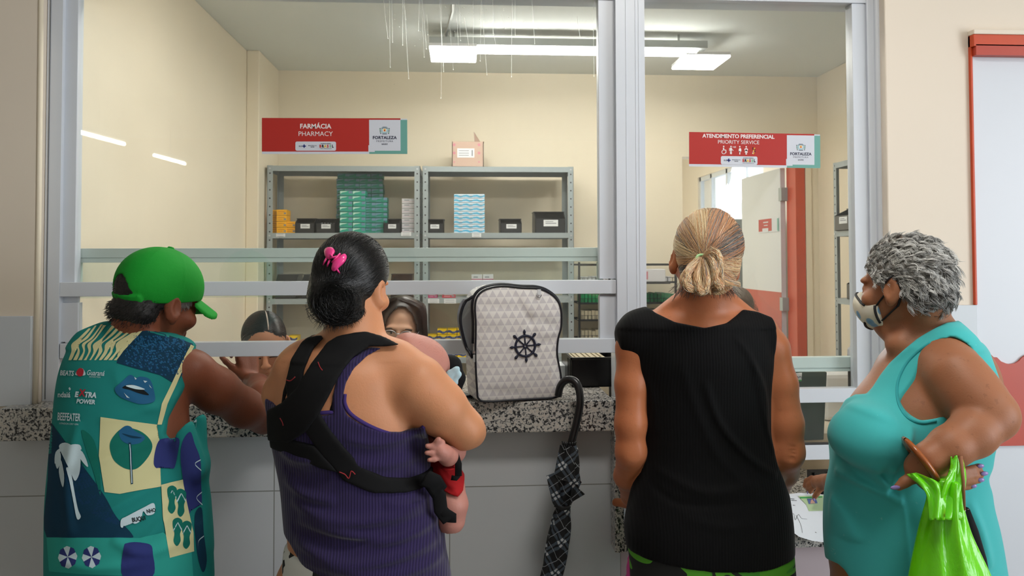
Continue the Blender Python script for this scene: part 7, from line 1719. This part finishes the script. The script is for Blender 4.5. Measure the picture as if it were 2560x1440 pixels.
def bag_and_small():
    J = lambda x, y, Y: Vector(q(x, y, Y)); t = thing('plastic_bag', tuple(J(2370, 1300, 1.68)), 'bright green plastic carrier bag hanging from the wrist of the woman in turquoise', 'bag')
    tm = NT('green_plastic_film'); cc = tm.mix(tm.noise(4, 3), lin('5FCB0C'), lin('74DC18')); tm.bsdf(cc, .22, 0, tm.noise(14, 4, .6, tm.coord((2.5, 1, .5)), .8), .6, .006, spec=.6, Subsurface_Weight=.15)
    rows = [(1196, 2330, 2402, .030), (1215, 2325, 2400, .034), (1250, 2322, 2400, .038), (1290, 2312, 2408, .045), (1330, 2302, 2420, .052), (1380, 2290, 2444, .060), (1430, 2278, 2470, .066), (1500, 2265, 2500, .070), (1590, 2262, 2520, .070), (1680, 2275, 2510, .062), (1720, 2290, 2490, .05)]
    R_ = [p for p in smoothpts(rows, 6)]; m = 64; vs = []
    for i, (y, l, r, dy) in enumerate(R_):
        c = J((l+r)/2, y, 1.67); rad = u((r-l)/2, 1.67); am = max(.05, .20-.0006*(y-1196))
        for k in range(m):
            a = 2*PI*k/m; f = 1+am*math.sin(7*a+.6*math.sin(i*.12))+.5*am*math.sin(11*a+i*.05); vs.append(c+Vector((rad*math.cos(a)*(1+.3*(f-1)), dy*f*math.sin(a), 0)))
    nr = len(R_); fs = [[i*m+k, i*m+(k+1) % m, (i+1)*m+(k+1) % m, (i+1)*m+k] for i in range(nr-1) for k in range(m)]+[list(range(m))[::-1], [(nr-1)*m+k for k in range(m)]]
    b = MB(); b.add(vs, fs); b.build('bag_body', tm.m, t, smooth=True)
    def film(pl, pr, nm, Y0=1.64, th=.003):
        A = smoothpts(pl, 6); B_ = smoothpts(pr, 6); n = min(len(A), len(B_)); k = 7; vs = []
        for s_ in (0, 1):
            for i in range(n):
                for j in range(k):
                    f = j/(k-1); x, y, Y = A[i]*(1-f)+B_[i]*f; p = J(x, y, Y+.006*math.sin(f*9+i*.3)); vs.append(p+Vector((0, th*s_, 0)))
        g = lambda s_, i, j: s_*n*k+i*k+j; fs = []
        for s_ in (0, 1):
            for i in range(n-1):
                for j in range(k-1): f = [g(s_, i, j), g(s_, i+1, j), g(s_, i+1, j+1), g(s_, i, j+1)]; fs.append(f if s_ == 0 else f[::-1])
        for i in range(n-1): fs += [[g(0, i, 0), g(1, i, 0), g(1, i+1, 0), g(0, i+1, 0)], [g(0, i, k-1), g(0, i+1, k-1), g(1, i+1, k-1), g(1, i, k-1)]]
        for j in range(k-1): fs += [[g(0, 0, j), g(0, 0, j+1), g(1, 0, j+1), g(1, 0, j)], [g(0, n-1, j), g(1, n-1, j), g(1, n-1, j+1), g(0, n-1, j+1)]]
        b = MB(); b.add(vs, fs); b.build(nm, tm.m, t, smooth=True)
    film([(2378, 1142, 1.655), (2376, 1170, 1.645), (2366, 1200, 1.635), (2352, 1245, 1.63), (2345, 1300, 1.62)], [(2404, 1136, 1.66), (2412, 1165, 1.655), (2416, 1200, 1.65), (2410, 1245, 1.64), (2405, 1300, 1.63)], 'handle')
    film([(2268, 1186, 1.66), (2278, 1196, 1.65), (2300, 1214, 1.64), (2318, 1240, 1.632), (2324, 1300, 1.62)], [(2292, 1182, 1.655), (2318, 1192, 1.645), (2345, 1206, 1.635), (2364, 1238, 1.628), (2362, 1300, 1.615)], 'handle')
    # coin-purse strap and a small folded umbrella carried with the bag
    b = MB(); b.tube([J(2402, 1140, 1.65), J(2408, 1200, 1.64), J(2410, 1275, 1.64)], .0035, 8); tag(b.build('wrist_strap', mat('brown_cord', '8E5A3A', .6), smooth=True), 'thin brown wrist strap hanging beside the green plastic bag', 'strap')
    k = thing('folding_umbrella', tuple(J(2420, 1300, 1.72)), 'short black folding umbrella hanging behind the green plastic bag', 'umbrella'); b = MB(); b.tube([J(2410, 1276, 1.70), J(2424, 1330, 1.72), J(2440, 1400, 1.75), J(2462, 1470, 1.78)], [.012, .018, .022, .015], 12); b.build('folded_canopy', cloth('black_nylon', '0D0E12'), k, smooth=True)
    for x in (2410, 2420): b = MB(); b.tube([J(x, 1272, 1.70), J(x+3, 1295, 1.70)], .0035, 8); b.build('steel_end', mat('chrome_end_'+str(x), 'C9CBD0', .2, .9), k, smooth=True)
    # documents on the low counter
    ZS = ZSL+.001; t2 = thing('document', tuple(J(2010, 1300, 2.47)), 'printed sheet with a green identity card on it, on the low counter', 'document')
    cor = [(1968, 1236), (2000, 1232), (2040, 1234), (2075, 1240), (2080, 1300), (2078, 1358), (2030, 1352), (1998, 1342), (1984, 1332), (1978, 1290)]
    def onc(x, y, lift=0):
        d = RC @ Vector(((x-PX)/F, -(y-PY)/F, -1.0)); f = max(0, (y-1320)/60); Yd = 2.43+.0*f
        k_ = (ZSL+.003+lift-CAMZ)/d.z; p = Vector((d.x*k_, d.y*k_, ZSL+.003+lift)); return p
    def tilt(x, y, lift=0):
        """the sheet is held up at a slope in the hand, its near edge hanging over the counter's edge"""
        f = (y-1232)/126; Y = 2.56-.16*f-lift; return Vector(q(x, y, Y))
    def sheet(cs, m, nm, lift, th=.0008):
        b = MB(); b.prism([tilt(x, y, lift) for x, y in cs], Vector((0, th, .0))); return b.build(nm, m, t2)
    sheet(cor, M['paper'], 'paper', 0); sheet([(1995, 1240), (2060, 1238), (2078, 1240), (2080, 1276), (2022, 1278), (2016, 1262)], mat('green_identity_card', 'B8CFA2', .4), 'identity_card', .003)
    sheet([(1999, 1243), (2056, 1241), (2056, 1243.5), (2001, 1246)], M['p_green'], 'card_border', .0045); sheet([(2018, 1247), (2040, 1246), (2044, 1258), (2022, 1260)], mat('portrait_photo_blue', '5A6AA0', .4), 'portrait', .0045); sheet([(2028, 1249), (2034, 1249), (2038, 1258), (2026, 1259)], mat('portrait_skin', 'C9A08A', .5), 'portrait_face', .0055)
    b = MB(); 
    for k in range(9):
        x = 2051+0*k; y0 = 1300+k*3.6; b.prism([tilt(x, y0, .0012), tilt(x+4, y0-.3, .0012), tilt(x+4, y0+1.4, .0012), tilt(x, y0+1.7, .0012)], Vector((0, .0003, 0)))
    for (x, y, w_) in ((1976, 1246, 10), (1978, 1250, 14), (1982, 1262, 6), (2042, 1290, 3), (2038, 1330, 3)): b.prism([tilt(x, y, .0012), tilt(x+w_, y+1, .0012), tilt(x+w_, y+2, .0012), tilt(x, y+1.2, .0012)], Vector((0, .0003, 0)))
    for P_ in ([(1976, 1292), (1984, 1284), (1988, 1300), (1996, 1286), (2004, 1296), (2018, 1298)], [(1990, 1288), (1998, 1302), (2004, 1318), (2006, 1332)], [(1980, 1300), (1984, 1310)]):
        b.tube([tilt(x, y, .0014) for x, y in smoothpts(P_, 4)], .0005, 5)
    b.build('handwriting', M['p_black'], t2)
    # dark holder, crate, papers on the main counter
    b = MB(); c = J(2055, 1190, 2.86); c.z = ZSL; b.lathe(c, [(.020, 0), (.020, .055), (.026, .057), (.026, .070), (.022, .071)], 18); b.box(c.x-.03, c.x+.05, c.y+.02, c.y+.06, ZSL, ZSL+.07); tag(b.build('pen_holder', M['rubber'], bv=.001), 'black holder standing on the low counter behind the hand', 'holder')
    ct = SILL+.0055; t3 = thing('plastic_crate', tuple(Vector((J(1480, 970, 2.70).x, 2.78, ct))), 'black open plastic crate on the granite counter beside the mullion', 'crate')
    x0, x1 = J(1432, 940, 2.68).x, J(1560, 940, 2.68).x; y0, y1 = 2.70, 2.98; zt = Z_(893, 2.70, 1480); b = MB(); th = .004
    b.box(x0, x1, y0, y0+th, ct, zt); b.box(x0, x1, y1-th, y1, ct, zt); b.box(x0, x0+th, y0, y1, ct, zt); b.box(x1-th, x1, y0, y1, ct, zt); b.box(x0, x1, y0, y1, ct, ct+th)
    b.box(x0-.006, x1+.006, y0-.006, y0, zt-.008, zt); b.box(x0-.006, x0, y0-.006, y1, zt-.008, zt); b.box(x0, x1, y1, y1+.006, zt-.008, zt)
    for k in range(3): b.box(x0-.004, x0, y0+.02+k*.03, y0+.03+k*.03, ct+.01, zt-.01)
    b.build('crate_body', mat('black_crate_plastic', '0E0F12', .3), t3, bv=.0012)
    for k in range(9):
        b = MB(); x = x0+.012+k*.0125; b.box(x, x+.010, y0+.03, y1-.03, ct+.005, zt-.012+.003*(k % 3)); tag(b.build('file_folder', M['beige']), 'pale file in the black crate, '+ORD[k].replace('bottom', 'first').replace('ninth', 'last')+' from the backpack side', 'file', 'pale files in the black crate')
    b = MB(); b.box(J(1385, 925, 2.9).x, J(1418, 925, 2.9).x, 2.88, 2.99, ct, Z_(912, 2.9, 1400)); tag(b.build('paper_pad', M['paper'], bv=.002), 'white paper pad on the counter between the backpack and the black crate', 'paper')
    # prescription papers between the man and the worker
    def curled(nm, pts, lab, Yn=2.62, Yf=2.80):
        b = MB(); n = 10; rows_ = []
        for i in range(n+1):
            f = i/n; y = Yn+(Yf-Yn)*f; rows_.append([(pts[0]+(pts[2]-pts[0])*f, y, ct+.002+pts[4]*math.sin(PI*f*.9)), (pts[1]+(pts[3]-pts[1])*f, y, ct+.002+pts[5]*math.sin(PI*f*.9+.3))])
        vs = []
        for s_ in (0, .0012):
            for r in rows_: 
                for j in range(7): f = j/6; a, c_ = r; vs.append((a[0]*(1-f)+c_[0]*f, a[1], a[2]*(1-f)+c_[2]*f+.012*math.sin(PI*f)+s_))
        g = lambda s_, i, j: s_*(n+1)*7+i*7+j
        fs = [[g(s_, i, j), g(s_, i, j+1), g(s_, i+1, j+1), g(s_, i+1, j)] for s_ in (0, 1) for i in range(n) for j in range(6)]+[[g(0, 0, j), g(0, 0, j+1), g(1, 0, j+1), g(1, 0, j)] for j in range(6)]+[[g(0, i, 6), g(0, i+1, 6), g(1, i+1, 6), g(1, i, 6)] for i in range(n)]
        b.add(vs, fs); b.cur = 1
        for k in range(6):
            f = (k+.8)/8; i = int(f*n); r = rows_[i]; a, c_ = r; b.tube([(a[0]*(1-s_)+c_[0]*s_, a[1]-.0, a[2]*(1-s_)+c_[2]*s_+.012*math.sin(PI*s_)+.002) for s_ in np.linspace(.12, .85-.1*(k % 2), 7)], .0005, 4)
        tag(b.build(nm, [M['paper'], M['p_grey']], smooth=True), lab, 'paper')
    xa = J(505, 930, 2.66).x; xb = J(590, 930, 2.66).x; curled('prescription_sheet', (xa, xb, xa+.02, xb+.02, .055, .045), 'curled white prescription sheets in front of the man at the hatch')
    curled('prescription_sheet', (xa-.16, xa-.02, xa-.13, xa+.0, .012, .010), 'flat white sheet on the counter behind the shoulder of the man in the cap', 2.62, 2.82)
    # small black phone lying against the crook of the carrier
    b = MB(); b.obox(J(1150, 1000, 2.50), (.045, .03, 0), (-.03, .05, 0), (0, 0, .009)); b.v = [(x, y, z-J(1150, 1000, 2.50).z+ct) for x, y, z in b.v]; tag(b.build('sunglasses_case', mat('dark_blue_case', '1B2233', .3), bv=.003), 'dark blue case on the counter at the left foot of the backpack', 'case')
    # pink cloth peeking out below the counter upright
    v = Vol(tuple(J(1580, 1420, 2.22)-Vector((.06, .06, .16))), tuple(J(1580, 1420, 2.22)+Vector((.06, .06, .08))), .004); v.chain([(np.array(J(1574, 1395, 2.22)), .006), (np.array(J(1578, 1420, 2.22)), .014), (np.array(J(1580, 1470, 2.22)), .024), (np.array(J(1578, 1520, 2.22)), .026)], .01)
    X, Y, Z = v.grid(); v.D = v.D-(.003*np.sin(X*420)*np.ones_like(Z)).astype(np.float32); pb = thing('pink_bag', tuple(J(1578, 1500, 2.22)), 'crumpled pink plastic bag held low beside the woman in black', 'bag'); v.build('bag_body', mat('pink_film', 'D8479A', .3), pb, 1)
    # behind the low hatch: green-black bin with a label, cream desk, white printer
    g0 = thing('office_bin', tuple(J(2010, 1100, 3.05)), 'dark green plastic box with a white label behind the narrow window', 'box'); b = MB(); A = [J(1930, 930, 3.06), J(2068, 930, 3.06), J(2060, 1100, 3.06), J(1935, 1104, 3.06)]; b.prism(A, (0, .30, 0)); b.build('box_body', mat('dark_green_plastic', '14332D', .25), g0, bv=.004)
    b = MB(); b.prism([J(1975, 934, 3.055), J(2005, 932, 3.055), J(2004, 952, 3.055), J(1975, 954, 3.055)], (0, .002, 0)); b.cur = 1; b.prism([J(1975, 951, 3.054), J(2004, 949, 3.054), J(2004, 953, 3.054), J(1975, 955, 3.054)], (0, .002, 0)); b.cur = 2; put2d(b, text2d('GB/APS', 8.2, .01, 'CENTER'), J(1992, 946, 3.0535), (u(1, 3.05), 0, 0), (0, 0, u(1, 3.05))); b.build('box_label', [M['labelw'], M['p_green'], M['ink']], g0)
    b = MB(); zt = Z_(1101, 3.1, 2030); b.box(J(1640, 1100, 3.04).x+.18, XPR-.35, 3.22, 3.85, zt-.03, zt-.001); b.box(J(1640, 1100, 3.04).x+.18, J(1640, 1100, 3.04).x+.2, 3.22, 3.85, 0, zt-.03); b.box(XPR-.4, XPR-.38, 3.22, 3.85, 0, zt-.03); b.box(1.2, 1.9, 3.021+.2, 3.25, zt-.2, zt-.03); 
    tag(b.build('desk', mat('cream_desk_laminate', 'D8CDB8', .5), bv=.002), 'cream desk behind the narrow window carrying the dark green box', 'desk')
    pr = thing('printer', tuple(J(2100, 960, 3.5)), 'white printer with a dark slot behind the right end of the narrow window', 'printer'); p0 = J(2070, 935, 3.45); p1 = J(2150, 1000, 3.45); b = MB(); b.box(p0.x-.02, p0.x+.40, 3.45, 3.80, zt, p0.z); b.build('printer_body', M['white'], pr, bv=.02); b = MB(); b.box(p0.x-.0, p0.x+.36, 3.44, 3.46, p0.z-.11, p0.z-.06); b.build('paper_slot', M['rubber'], pr, bv=.004)
bag_and_small()
